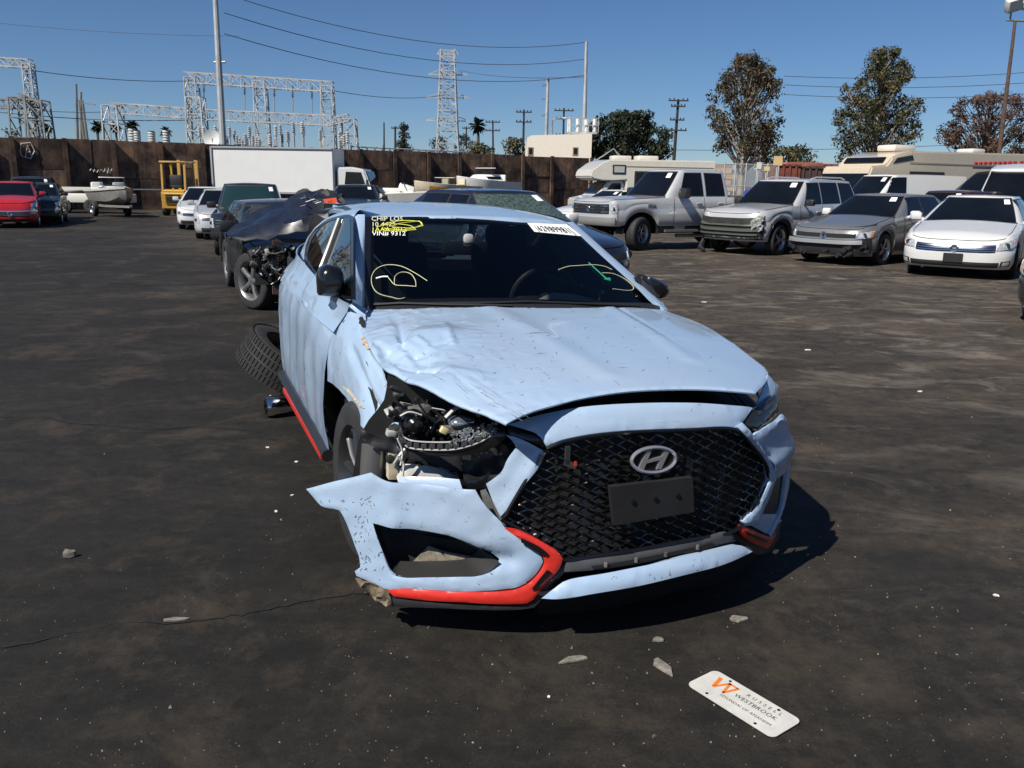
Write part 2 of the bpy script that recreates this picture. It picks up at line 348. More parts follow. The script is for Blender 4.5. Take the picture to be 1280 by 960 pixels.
# transmission tower
def tower(u, vtop, D, wb, wt, label):
    g0 = gpt(u, D); h = far(u, vtop, D).z; root = thing('transmission_tower', label, 'tower', g0)
    c = MB(); lattice(c, (0, 0, 0), (0, 0, h * .45), wb, wt * 1.5, .16, 5); lattice(c, (0, 0, h * .45), (0, 0, h), wt * 1.5, wt, .15, 12); c.build('lattice_mast', GALV, root, sharp=None)
    for k, (f, w) in enumerate(((.98, .8), (.84, 1.5), (.68, 1.7), (.52, 1.7))):
        c = MB(); c.bar((-w * wt, 0, h * f), (w * wt, 0, h * f), .14); c.bar((-w * wt, 0, h * f), (-wt * .5, 0, h * f + .7), .09); c.bar((w * wt, 0, h * f), (wt * .5, 0, h * f + .7), .09); c.build('cross_arm', GALV, root, sharp=None)
    return root
tower(560, 64, 118, 3.6, 1.75, 'tall grey lattice transmission tower rising behind the middle of the wall')
# poles
def pole(name, u1, v1, u2, D, r, mtl, label, arms=(), lum=None, group=None, cat='pole'):
    a = far(u1, v1, D); b = gpt(u2, D); root = thing(name, label, cat, b, group=group)
    h = a - b; c = MB(); c.tube([(0, 0, -.1), h * .5, h], [r, r * .85, r * .6], 10); c.build('shaft', mtl, root)
    for (f, w) in arms:
        e = h * f; c = MB(); c.bar((e.x - w, e.y - r, e.z), (e.x + w, e.y - r, e.z), .12)
        for k in (-.9, -.45, .45, .9): c.tube([(e.x + k * w, e.y - r, e.z), (e.x + k * w, e.y - r, e.z + .22)], .06, 5)
        c.build('cross_arm', mtl, root)
    if lum: lum(root, h)
    return root
pole('power_pole', 655, 137, 653, 95, .17, WOOD, 'dark wooden power pole with two cross arms left of the cream building', ((.97, .85), (.86, .85)))
pole('power_pole', 705, 135, 703, 100, .17, WOOD, 'dark wooden power pole rising behind the cream building roof', ((.97, 1.1), (.88, .9), (.7, .9)))
pole('power_pole', 616, 150, 617, 110, .16, WOOD, 'thin wooden power pole beside the small palm behind the wall', ((.97, .9), (.86, .9)))
pole('power_pole', 848, 124, 840, 85, .19, WOOD, 'leaning dark wooden power pole with stacked cross arms between the two trees', ((.985, .95), (.93, .7), (.80, .7), (.70, 1.0)))
pole('power_pole', 583, 158, 583, 130, .16, WOOD, 'short wooden pole just right of the transmission tower', ((.97, .6),))
pole('power_pole', 480, 153, 480, 120, .15, WOOD, 'slim bare dark pole right of the lattice portal', ())
pole('power_pole', 494, 158, 494, 120, .2, WOOD, 'short thick dark pole beside the cypress', ((.97, .5),))
pole('power_pole', 129, 145, 131, 90, .13, WOOD, 'thin dark pole left of the long lower beam', ((.9, .5),))
pole('steel_pole', 685, 97, 681, 80, .22, GALV, 'tall pale steel pole with three stubby arms in front of the cream building', ((.97, .0),))
for k, o in enumerate([x for x in bpy.data.objects if x.get('label', '').startswith('tall pale steel pole with three')]):
    h = far(685, 97, 80) - o.location
    for f in (.94, .83, .70):
        e = h * f; c = MB(); c.bar((e.x - .5, e.y, e.z - .05), (e.x, e.y, e.z + .05), .14); c.build('side_arm', GALVD, o)
pole('steel_pole', 733, 52, 729, 70, .20, GALV, 'tallest slim grey steel pole beside the roof tanks of the cream building', ())
def lum1(root, h):
    c = MB(); c.tube([h - Vector((0, 0, .15)), h + Vector((.25, 0, .1)), h + Vector((.9, 0, .18))], .05, 6); c.build('lamp_arm', GALVD, root)
    c = MB(); c.box(h + Vector((1.2, 0, .16)), (.7, .28, .14), bev=.04); c.build('lamp_head', GALV, root)
pole('street_lamp', 690, 150, 690, 70, .12, GALVD, 'grey street lamp with a short curved arm in front of the cream building', (), lum1, cat='lamp')
def lum2(root, h):
    c = MB(); c.tube([h * .62 + Vector((-.25, 0, 0)), h * .62 + Vector((.35, 0, .02))], .06, 6); c.build('bracket', GALV, root)
pole('light_pole', 267, -40, 281, 47, .20, GALV, 'tall pale grey light pole standing above the white box truck', (), lum2, cat='lamp')
def lum3(root, h):
    c = MB(); c.tube([h + Vector((-.5, 0, .02)), h + Vector((.9, 0, -.02))], .05, 6); c.build('cross_arm', GALVD, root)
    for dx, tx in ((-.28, -.3), (.55, .35)):
        c = MB(); R = Matrix.Rotation(tx, 3, 'Y') @ Matrix.Rotation(.5, 3, 'X'); c.box(h + Vector((dx, -.15, .75)), (.78, .42, .62), R, .05); q = c.build('floodlight', mat('pale_housing', (.5, .5, .47), .5), root)
        c = MB(); c.box(h + Vector((dx, -.38, .70)), (.66, .03, .5), R); c.build('lamp_glass', mat('lamp_glass', (.5, .52, .52), .1), q)
        c = MB(); c.tube([h + Vector((dx, 0, 0)), h + Vector((dx, 0, .5))], .045, 6); c.build('yoke', GALVD, root)
pole('light_pole', 1269, 26, 1246, 48, .13, mat('rusty_pole', (.085, .05, .035), .8, var=.4), 'leaning rusty light pole with pale floodlights at the right edge', (), lum3, cat='lamp')
# wires
WIRE = mat('power_line', (.06, .065, .07), .6)
def wire(pts, D1, D2, label, r=.02, sag=.0):
    a, b = far(*pts[0], D1), far(*pts[-1], D2); n = 14; P = []
    for i in range(n + 1):
        t = i / n; p = a.lerp(b, t); p.z -= sag * 4 * t * (1 - t); P.append(p)
    c = MB(); o = P[0].copy(); c.tube([p - o for p in P], r, 4); q = c.build('power_line', WIRE, None, label=label, cat='cable', group='overhead power lines'); q.location = o
wire([(280, -8), (731, 53)], 50, 70, 'uppermost power line running to the tallest steel pole', .022, 1.3)
wire([(280, 16), (731, 74)], 50, 70, 'second power line running to the tallest steel pole', .022, 1.3)
wire([(280, 42), (731, 94)], 50, 70, 'third power line running to the tallest steel pole', .022, 1.3)
wire([(40, 88), (240, 101)], 68, 82, 'power line from the left mast to the tall portal', .03, .3)
wire([(-10, 28), (300, 45)], 90, 90, 'faint power line high at the left', .02, .3)
wire([(980, 95), (1290, 90)], 95, 95, 'upper power line between the right trees', .03, .4)
wire([(980, 106), (1290, 103)], 95, 95, 'middle power line between the right trees', .03, .4)
wire([(980, 118), (1290, 117)], 95, 95, 'lower power line between the right trees', .03, .4)
wire([(760, 186), (1290, 176)], 100, 100, 'low power line passing behind the right trees', .03, .5)
wire([(410, 112), (560, 118)], 82, 118, 'power line from portal to transmission tower', .03, .6)
wire([(240, 150), (-20, 138)], 70, 70, 'low power line at the left gantries', .03, .3)
wire([(130, 140), (-20, 131)], 72, 72, 'short power line by the A frame', .03, .2)
wire([(575, 88), (731, 96)], 118, 70, 'line from the transmission tower to the tallest steel pole', .025, .4)
# substation equipment: bushings, bus posts
EQ = mat('equipment_grey', (.36, .37, .36), .6, var=.2); 
er = random.Random(12)
for (u, v, w, D) in ((170, 160, 1.0, 60), (176, 163, .8, 60), (194, 164, 1.1, 60), (212, 162, 1.1, 60)):
    b = gpt(u, D); h = far(u, v, D).z; root = thing('bushing_column', 'grey ribbed bushing column showing above the wall %s' % ({170: 'leftmost of four', 176: 'second of four from the left', 194: 'third of four from the left', 212: 'just left of the big lattice column'}[u]), 'insulator', b, group='bushings')
    c = MB(); c.lathe([(.0, 0), (.5, 0), (.5, 2.9), (.3, 3.0)] + [(r, 3.0 + (h - 3) * k / 10) for k in range(11) for r in (.2, .27)] + [(.0, h)], 10, 'z'); c.build('porcelain', EQ, root)
for k in range(46):
    u = er.uniform(252, 436); v = er.uniform(150, 176); D = er.uniform(58, 72); b = gpt(u, D); h = far(u, v, D).z
    root = thing('bus_post', 'slim grey bus post in the switchyard between the lattice columns', 'post', b, group='switchyard bus posts')
    c = MB(); c.tube([(0, 0, 0), (0, 0, h - .8)], .07, 5); c.build('stand', GALV, root)
    c = MB(); c.lathe([(.05, h - .8)] + [(r, h - .75 + .7 * j / 6) for j in range(6) for r in (.07, .15)] + [(.0, h)], 8, 'z'); c.build('insulator', INSUL if k % 3 else EQ, root)
def eqbox(u1, v1, u2, D, dep, mtl, label, cat='building', name='low_building'):
    a, b = gpt(u1, D), gpt(u2, D); h = far(u1, v1, D).z; c = MB(); c.box(((a.x + b.x) / 2 - a.x, dep / 2, h / 2), (b.x - a.x, dep, h)); root = thing(name, label, cat, a)
    c.build('wall', mtl, root, sharp=None); d = MB(); d.box(((b.x - a.x) / 2, dep / 2, h + .09), (b.x - a.x + .3, dep + .3, .18)); d.build('roof', mat('flat_roof', (.42, .41, .39), .8), root, sharp=None)
    return root
eqbox(70, 179, 172, 88, 8, mat('cream_block', (.5, .45, .38), .85, var=.1), 'long low pale building just above the wall top at the left')
# dish
b = gpt(269, 57); root = thing('round_dish', 'round pale dish on a post above the wall near the light pole', 'dish', b); h = far(269, 173, 57).z
c = MB(); c.tube([(0, 0, 0), (0, 0, h)], .08, 6); c.build('post', GALV, root); c = MB(); c.lathe([(.0, .10), (.3, .06), (.55, -.05), (.56, -.07), (.3, .03), (.0, .07)], 20, 'y', (0, -.1, h)); c.build('bowl', mat('dish_white', (.7, .7, .68), .5), root)
# railing of the raised yard (right of the portal)
a, b_ = gpt(440, 85), gpt(583, 95); root = thing('yard_railing', 'pale pipe railing running behind the wall below the transmission tower', 'railing', a)
zt = far(440, 183, 85).z
n = 16
for i in range(n + 1):
    e = (b_ - a) * (i / n); c = MB(); c.tube([(e.x, e.y, 0), (e.x, e.y, zt + .3 * (i % 4 == 0))], .08, 5); c.build('post', GALV, root)
for f in (.995, .86, .74):
    c = MB(); c.tube([(0, 0, zt * f), ((b_ - a).x, (b_ - a).y, zt * f)], .07, 5); c.build('rail', GALV, root)
# cream building with roof gear
D = 66; a, b = gpt(657, D), gpt(738, D); h0 = far(657, 171, D).z; h1 = far(728, 167, D).z
root = thing('cream_building', 'plain cream flat roofed building with two small windows behind the wall', 'building', a)
CREAM = mat('cream_stucco', (.72, .65, .55), .85, var=.06, bump=.2)
c = MB(); w = b.x - a.x; c.prism([(0, 0, 0), (w, .0, 0), (w, 0, h1), (w * .08, 0, h0 + .12), (0, 0, h0 - .1)], (0, 7, 0)); c.build('wall', CREAM, root, sharp=None)
for u in (663, 719):
    x = far(u, 190, D).x - a.x; z = far(u, 189, D).z; c = MB(); c.box((x, -.0, z), (.42, .08, .62)); q = c.build('window', mat('window_frame_tan', (.35, .28, .2), .7), root, sharp=None); c = MB(); c.box((x + .02, -.045, z), (.28, .03, .46)); c.build('pane', DGLASS, q, sharp=None)
root = thing('roof_tank', 'pale railed tank platform on the right end of the cream building', 'tank', gpt(724, D + 2) + Vector((0, 0, h1)))
c = MB(); c.box((.1, 0, .12), (2.2, 1.4, .14)); c.build('platform', GALV, root)
for k in range(4): c = MB(); c.tube([(-.9 + k * .65, -.2, .2), (-.9 + k * .65, -.2, 1.15 + .1 * (k % 2))], .17, 8); c.build('tank_pipe', mat('tank_white', (.66, .65, .62), .5), root)
c = MB(); c.bar((-1.0, -.7, 1.2), (1.3, -.7, 1.2), .06); c.bar((-1.0, -.7, .7), (1.3, -.7, .7), .05)
for k in range(4): c.bar((-1.0 + k * .76, -.7, .15), (-1.0 + k * .76, -.7, 1.2), .05)
c.build('railing', GALV, root, sharp=None)
# tan block wall and red brown sheds at right
D = 62; a, b = gpt(733, D), gpt(915, D); h = far(740, 201, D).z; tw_ = thing('tan_block_wall', 'low tan block wall behind the small motorhome', 'wall', a); w = b.x - a.x
TB = [mat('tan_block_%s' % k, c_, .9, var=.15, bump=.3) for k, c_ in (('a', (.42, .33, .25)), ('b', (.37, .29, .22)), ('c', (.46, .37, .28)))]
c = MB(); c.box((w / 2, .13, h / 2 - .04), (w, .16, h - .08)); c.build('mortar_core', mat('mortar', (.30, .25, .2), .95), tw_, sharp=None)
bl = MB(); bl.box((0, 0, 0), (.78, .06, .36)); blm = [bl.mesh('block', None) for _ in TB]; rb_ = random.Random(2)
for r in range(int(h / .4)):
    x = .4 + (.4 if r % 2 else 0)
    while x < w: k = rb_.randrange(3); o = link('block', blm[k], TB[k], tw_); o.location = (x, .03 + rb_.uniform(-.008, .008), .2 + r * .4); x += .8
D = 58
for (u1, u2, v, colr, lab) in ((968, 1000, 205, (.16, .045, .03), 'brick red container left of the trees at the right'), (1001, 1026, 208, (.06, .035, .03), 'dark brown container between the two brick red ones'), (1027, 1050, 205, (.2, .07, .045), 'brick red container beside the big beige motorhome')):
    a, b = gpt(u1, D), gpt(u2, D); h = far(u1, v, D).z; root = thing('container', lab, 'container', a); w = b.x - a.x
    mt = mat('container_%d' % u1, colr, .75, var=.3, vscale=2); c = MB(); c.box((w / 2, 1.5, h / 2), (w - .04, 3, h)); c.build('body', mt, root, sharp=None)
    k = 0; x = .12
    while x < w - .1: c = MB(); c.box((x, -.04, h / 2), (.12, .1, h - .12)); c.build('rib', mt, root, sharp=None); x += .42
    c = MB(); c.box((w / 2, -.02, h - .05), (w, .14, .14)); c.build('top_rail', mt, root, sharp=None)
root = thing('shed', 'red tiled low shed roof behind the fence right of the bare tree', 'building', gpt(972, 70)); c = MB(); c.box((1.8, 1, 1.35), (3.6, 3, 2.7)); c.build('wall', mat('shed_wall', (.3, .2, .14), .8), root, sharp=None)
c = MB(); c.prism([(-.3, -.8, 2.7), (4.0, -.8, 2.7), (3.2, -.8, 3.5), (.5, -.8, 3.5)], (0, 3.6, 0)); c.build('roof', mat('red_tile', (.3, .1, .06), .8, var=.3, vscale=8), root, sharp=None)
# chain fence posts and signs
D = 55; a, b = gpt(905, D), gpt(972, D); root = thing('chain_fence', 'grey chain link fence with thin posts behind the silver pickup bed', 'fence', a); h = far(905, 205, D).z; w = b.x - a.x
for k in range(6): c = MB(); c.tube([(w * k / 5, 0, 0), (w * k / 5, 0, h + .1)], .045, 6); c.build('post', GALV, root)
c = MB()
for k in range(3): c.tube([(0, 0, .2 + (h - .2) * k / 2), (w, 0, .2 + (h - .2) * k / 2)], .03, 5)
c.build('rail', GALV, root)
c = MB(); nn = 34
for k in range(-12, nn):
    for sg in (0, 1):
        p0 = Vector((w * k / nn, 0, .1)); p1 = p0 + Vector((h - .1, 0, h - .1))
        if sg: p0, p1 = Vector((p1.x, 0, .1)), Vector((p0.x, 0, h))
        lo, hi = (0, w)
        def clip(p, q):
            d = q - p; t0, t1 = 0, 1
            if abs(d.x) < 1e-6: return None
            ta, tb = sorted(((0 - p.x) / d.x, (w - p.x) / d.x)); t0, t1 = max(0, ta), min(1, tb)
            return (p + d * t0, p + d * t1) if t1 > t0 + .02 else None
        s_ = clip(p0, p1)
        if s_: c.bar(s_[0], s_[1], .012)
c.build('wire_mesh', GALV, root, sharp=None)
for (u, v, w_, h_, colr, lab) in ((970, 201, .55, .55, (.6, .42, .2), 'small orange sign on a post by the chain fence'), (957, 211, .35, .25, (.6, .5, .2), 'small yellow sign low on the chain fence'), (947, 207, .3, .4, (.6, .58, .5), 'small pale lamp head sign on a thin post behind the pickup bed')):
    b = gpt(u, 54); h = far(u, v, 54).z; root = thing('post_sign', lab, 'sign', b); c = MB(); c.tube([(0, 0, 0), (0, 0, h + .2)], .05, 6); c.build('post', GALV, root); c = MB(); c.box((0, -.07, h), (w_, .04, h_)); c.build('board', mat('sign_%d' % u, colr, .6), root, sharp=None)
# ------------------------------------------------------------------ trees
def leaf_mat(name, a, b, c_):
    mt, n, bs = node_mat(name); L = n.links.new; ge = nd(n, 'Attribute', attribute_name='tint', attribute_type='GEOMETRY'); r = nd(n, 'ValToRGB'); e = r.color_ramp.elements
    e[0].color = (*a, 1); e[1].color = (*c_, 1); k = e.new(.5); k.color = (*b, 1); L(ge.outputs['Fac'], r.inputs[0]); L(r.outputs[0], bs.inputs['Base Color']); bs.inputs['Roughness'].default_value = .6
    tr = nd(n, 'BsdfTranslucent'); L(r.outputs[0], tr.inputs[0]); mx = nd(n, 'MixShader'); mx.inputs[0].default_value = .25; L(bs.outputs[0], mx.inputs[1]); L(tr.outputs[0], mx.inputs[2]); L(mx.outputs[0], n.nodes['Material Output'].inputs[0]); return mt
BARKP = mat('pale_bark', (.30, .27, .23), .9, var=.3, vscale=3); BARKD = mat('dark_bark', (.09, .07, .055), .9, var=.3)
def crown_mesh(name, cl, nleaf, size, rnd, m, flat=.5):
    vs, fs, tint = [], [], []
    for (c, r) in cl:
        k = int(nleaf * r ** 2)
        base = rnd.uniform(.2, .8)
        for _ in range(k):
            d = Vector((rnd.gauss(0, 1), rnd.gauss(0, 1), rnd.gauss(0, .8))); d = d.normalized() * r * rnd.random() ** .45
            p = c + d; n = (d.normalized() + Vector((rnd.gauss(0, .6), rnd.gauss(0, .6), rnd.gauss(.2, .6)))).normalized(); t = n.orthogonal().normalized(); t.rotate(Matrix.Rotation(rnd.uniform(0, 6.3), 3, n)); bq = n.cross(t); s = size * rnd.uniform(.6, 1.3)
            o = len(vs); vs += [p + t * s, p + bq * s * .55 + n * s * .1, p - t * s, p - bq * s * .55 + n * s * .1]; fs.append((o, o + 1, o + 2, o + 3)); tint.append(max(0, min(1, base + rnd.gauss(0, .22))))
    me = bpy.data.meshes.new(name); me.from_pydata([tuple(v) for v in vs], [], fs); at = me.attributes.new('tint', 'FLOAT', 'FACE'); at.data.foreach_set('value', tint); me.materials.append(m); return me
def tree(label, u, vtop, vbot, hw, D, m, bark, seed, nleaf=70, size=.16, shape='oval', sparse=0., trunk=.28, cat='tree', name='tree', ncl=60, cr_=1.0):
    rnd = random.Random(seed); b = gpt(u, D); zt = far(u, vtop, D).z; zb = max(.0, far(u, vbot, D).z); W = hw / FPX * D; H = zt - zb
    root = thing(name, label, cat, b); limbs = MB(); cl = []
    limbs.tube([(0, 0, 0), (.1, 0, zb + H * .2), (-.05, .05, zb + H * .55), (0, 0, zb + H * .85)], [trunk, trunk * .8, trunk * .45, trunk * .12], 8)
    for i in range(ncl):
        f = rnd.random() ** .85
        if shape == 'oval': rw = W * (math.sin(PI * min(1, .10 + .86 * f)) ** .6) * (1 - .35 * f)
        elif shape == 'round': rw = W * math.sqrt(max(.02, 1 - (2 * f - 1) ** 2)) if f > .5 else W * (.9 + .2 * f)
        elif shape == 'cone': rw = W * (1 - f * .85)
        else: rw = W
        a = rnd.uniform(0, 2 * PI); rad = rw * rnd.random() ** .4
        c = Vector((math.cos(a) * rad, math.sin(a) * rad, zb + f * H)); r = cr_ * rnd.uniform(.45, .95) * (1 - .3 * f)
        c.z = min(c.z, zt - r * .7); cl.append((c, r))
        s0 = max(zb * .6, c.z - rad * 1.1 - .6); s = Vector((0, 0, s0)); mid = s.lerp(c, .5) + Vector((rnd.uniform(-.3, .3), rnd.uniform(-.3, .3), -.15)); limbs.tube([s, mid, c], [trunk * .28, trunk * .18, .02], 5)
    limbs.build('trunk', bark, root); link('crown', crown_mesh('crown', cl, nleaf, size, rnd, m), None, root)
    return root
LM1 = leaf_mat('autumn_leaf', (.026, .024, .012), (.065, .052, .022), (.15, .085, .036)); LM2 = leaf_mat('olive_leaf', (.026, .033, .012), (.06, .063, .024), (.14, .10, .04)); LM3 = leaf_mat('dark_leaf', (.008, .014, .006), (.018, .028, .010), (.035, .045, .016)); LM4 = leaf_mat('mauve_leaf', (.05, .03, .022), (.09, .05, .035), (.14, .08, .055))
tree('tall airy autumn tree with pale branches behind the silver pickup', 926, 67, 196, 54, 74, LM1, BARKP, 3, 190, .13, 'oval', ncl=150)
tree('tall olive brown tree rising above the big beige motorhome', 1088, 60, 205, 58, 74, LM2, BARKP, 5, 220, .13, 'oval', ncl=170)
tree('reddish brown thinner tree behind the right end of the motorhome', 1225, 116, 200, 52, 80, LM4, BARKD, 8, 200, .13, 'round', ncl=110)
tree('broad dense dark green tree behind the small motorhome', 782, 140, 205, 50, 72, LM3, BARKD, 11, 260, .14, 'round', ncl=130, cr_=1.0)
tree('narrow dark cypress beyond the wall right of the lattice portal', 506, 154, 192, 8, 105, LM3, BARKD, 13, 160, .14, 'cone', ncl=26, cr_=.9, trunk=.15)
for k, (u, v, w, D, lab) in enumerate(((600, 180, 16, 62, 'untidy green bush hanging over the wall left of the cream building'), (642, 172, 17, 80, 'rounded olive bush left of the cream building'), (580, 168, 12, 125, 'dark shrub at the foot of the transmission tower'), (548, 170, 10, 125, 'dark shrub left of the transmission tower foot'), (990, 183, 28, 82, 'low dull green shrub behind the red shed'), (18, 160, 22, 95, 'dark green bush beyond the wall at far left'), (955, 176, 16, 86, 'olive shrub at the right foot of the bare tree'))):
    tree(lab, u, v, 205, w, D, LM2 if k in (1, 4, 6, 0) else LM3, BARKD, 20 + k, 90, .15, 'round', cat='bush', name='bush', ncl=26, trunk=.12, cr_=1.0)
def palm(u, v, D, label, seed, s=1.):
    rnd = random.Random(seed); b = gpt(u, D); h = far(u, v, D).z; root = thing('palm_tree', label, 'palm', b, group='distant palms'); c = MB(); c.tube([(0, 0, 0), (.1, 0, h * .6), (0, 0, h)], [.28 * s, .2 * s, .17 * s], 7); c.build('trunk', BARKD, root)
    vs, fs = [], []
    for k in range(46):
        a = rnd.uniform(0, 6.3); el = rnd.uniform(-1.0, 1.2); L_ = rnd.uniform(.9, 1.5) * s; d = Vector((math.cos(a) * math.cos(el), math.sin(a) * math.cos(el), math.sin(el))); side = Vector((-math.sin(a), math.cos(a), 0)) * .28 * s; p = Vector((0, 0, h)); q = p + d * L_; o = len(vs); vs += [p, p + d * L_ * .6 + side, q + Vector((0, 0, -.25)), p + d * L_ * .6 - side]; fs.append((o, o + 1, o + 2, o + 3))
    m_ = MB(); m_.add(vs, fs); m_.build('crown', LM3, root, sharp=None)
palm(597, 156, 112, 'small round headed palm right of the transmission tower', 2)
palm(171, 157, 110, 'short shaggy palm behind the four bushings', 3, .8); palm(212, 164, 112, 'small palm left of the big lattice column', 4, .7); palm(127, 158, 112, 'dark palm behind the A frame', 5, .8); palm(150, 158, 115, 'thin palm beside the long lower beam', 6, .7)
palm(66, 160, 118, 'tiny palm behind the left gantries', 7, .7); palm(988, 190, 90, 'low bushy palm behind the red shed', 8, 1.0)
# ================================================================== VEHICLES
class Hull:
    def __init__(s, yf, yr, w, Lf, Lr, zlo, zhi, af=.55, bf=.8, ar=None, br=None, inset=None, fo=None, ro=None, crown=.04):
        s.yf, s.yr, s.w, s.Lf, s.Lr, s.zlo, s.zhi, s.af, s.bf, s.ar, s.br, s.crown = yf, yr, w, Lf, Lr, zlo, zhi, af, bf, ar or af, br or bf, crown
        s.inset = inset or (lambda t: 0.); s.fo = fo or (lambda t: 0.); s.ro = ro or (lambda t: 0.)
    def _z(s, x, y, t): return Vector((x, y, lerp(s.zlo(y), s.zhi(y), t)))
    def F(s, q, t):
        th = abs(q) * PI / 2; x = (s.w - s.inset(t)) * math.sin(th) ** s.af * (1 if q >= 0 else -1); k = max(0., math.cos(th)) ** s.bf
        return s._z(x, s.yf + s.fo(t) + s.Lf * (1 - k), t)
    def R(s, q, t):
        th = abs(q) * PI / 2; x = (s.w - s.inset(t)) * math.sin(th) ** s.ar * (1 if q >= 0 else -1); k = max(0., math.cos(th)) ** s.br
        return s._z(x, s.yr - s.ro(t) - s.Lr * (1 - k), t)
    def S(s, y, t, sg=1):
        a, b = s.yf + s.fo(t) + s.Lf, s.yr - s.ro(t) - s.Lr; w = s.w - s.inset(t)
        if y < a: k = max(0, min(1, (a - y) / s.Lf)); c = k ** (1 / s.bf); w *= max(0, 1 - c * c) ** (s.af / 2)
        elif y > b: k = max(0, min(1, (y - b) / s.Lr)); c = k ** (1 / s.br); w *= max(0, 1 - c * c) ** (s.ar / 2)
        return s._z(sg * w, y, t)
    def mesh(s, ts, nq=10, ys=None, cap=True, mb=None, capm=8):
        mb = mb or MB(); ys = ys or [i / 20 for i in range(21)]; rows = []
        def half(t):
            a, b = s.yf + s.fo(t) + s.Lf, s.yr - s.ro(t) - s.Lr
            return [s.F(i / nq, t) for i in range(nq)] + [s.S(lerp(a, b, f), t) for f in ys] + [s.R(i / nq, t) for i in range(nq - 1, -1, -1)]
        def mir(p): return Vector((-p.x, p.y, p.z))
        for t in ts:
            h = half(t); rows.append(h + [mir(p) for p in h[-2:0:-1]])
        mb.grid(rows, True)
        if cap:
            h = half(ts[-1]); W = s.w; G = []
            for p in h:
                G.append([Vector((lerp(-p.x, p.x, j / capm), p.y, p.z + s.crown * (1 - (2 * j / capm - 1) ** 2) * min(1, (p.x / W) ** 2 * 1.2))) for j in range(capm + 1)])
            mb.grid(G)
        return mb
def patch(fn, a0, a1, b0, b1, na=8, nb=5, off=.004, mb=None, thick=.012, slant=0.):
    """sheet following surface fn(a, b), lifted by off along the normal and given a rim"""
    mb = mb or MB(); P = []
    e = 1e-3
    for i in range(nb + 1):
        r = []
        for j in range(na + 1):
            b = lerp(b0, b1, i / nb); a = lerp(a0, a1, j / na) + slant * (i / nb); p = fn(a, b); da = fn(a + e, b) - fn(a - e, b); db = fn(a, b + e) - fn(a, b - e); n = da.cross(db)
            n = n.normalized() if n.length > 1e-12 else Vector((0, 0, 1))
            c = Vector((0, p.y - CEN[1], p.z - .6)) if abs(p.x) < .3 else Vector((p.x, (p.y - CEN[1]) * .25, 0))
            if n.dot(c) < 0: n = -n
            r.append((p, n))
        P.append(r)
    mb.grid([[p + n * off for p, n in r] for r in P])
    rim = P[0] + [r[-1] for r in P[1:]] + P[-1][-2::-1] + [r[0] for r in P[-2:0:-1]]
    mb.grid([[p + n * off for p, n in rim], [p + n * (off - thick) for p, n in rim]], True)
    return mb
CEN = [0, 1.4]
WC = {}
def wheel_meshes(R, tw, style, rimcol):
    key = (R, tw, style, rimcol.name)
    if key in WC: return WC[key]
    rr = R * (.68 if style != 'truck' else .56); h = tw / 2
    t = MB(); t.lathe([(rr * .96, -h * .8), (rr, -h * .95), (R * .9, -h), (R * .965, -h * .9), (R, -h * .62), (R, -h * .2), (R - .008, -h * .17), (R - .008, -h * .12), (R, -h * .1), (R, h * .1), (R - .008, h * .12), (R - .008, h * .17), (R, h * .2), (R, h * .62), (R * .965, h * .9), (R * .9, h), (rr, h * .95), (rr * .96, h * .8), (rr * .96, -h * .8)], 40)
    d = MB(); d.lathe([(0, -h * .2), (rr * .8, -h * .2), (rr * .8, -h * .05), (0, -h * .05)], 24); d.lathe([(rr * .3, 0), (rr * .3, h * .4), (0, h * .4)], 16)
    r = MB(); r.lathe([(rr * .97, -h * .85), (rr * .86, -h * .5), (rr * .84, h * .3), (rr * .93, h * .8), (rr * 1.01, h * .97), (rr * 1.01, h * .88)], 40)
    ns = {'five': 5, 'multi': 10, 'truck': 8, 'six': 6}[style]
    for k in range(ns):
        a = 2 * PI * k / ns; c_, s_ = math.cos(a), math.sin(a); wd_ = {5: .17, 10: .075, 8: .15, 6: .15}[ns] * rr
        def pt(rad, off, x): return (x, rad * c_ - off * s_, rad * s_ + off * c_)
        xo = h * .72 if style != 'truck' else h * .3
        secs = [(rr * .18, wd_ * .8, xo * .9), (rr * .55, wd_ * .62, xo), (rr * .95, wd_ * 1.0, xo * .98)]
        r.grid([[pt(q, -w, x - .03), pt(q, -w, x), pt(q, -w * .3, x + .012), pt(q, w * .3, x + .012), pt(q, w, x), pt(q, w, x - .03)] for q, w, x in secs], True)
    r.lathe([(rr * .24, h * .5), (rr * .24, h * .72), (rr * .12, h * .8), (0, h * .8)], 16)
    WC[key] = (d.mesh('wheel'), t.mesh('tyre', 50), r.mesh('rim', 40)); return WC[key]
def add_wheel(root, x, y, R, tw, style='five', rimcol=None, steer=0., z=None, lean=0.):
    rimcol = rimcol or ALU; d, t, r = wheel_meshes(R, tw, style, rimcol)
    w = link('wheel', d, TRIM, root); w.location = (x, y, z if z is not None else R); w.rotation_euler = (0, lean, (0 if x > 0 else PI) + steer)
    link('tyre', t, RUBBER, w); link('rim', r, rimcol, w); return w
def arch(yc, zc, Ra): return lambda y: zc + math.sqrt(max(0, Ra * Ra - (y - yc) ** 2)) if abs(y - yc) < Ra else -1
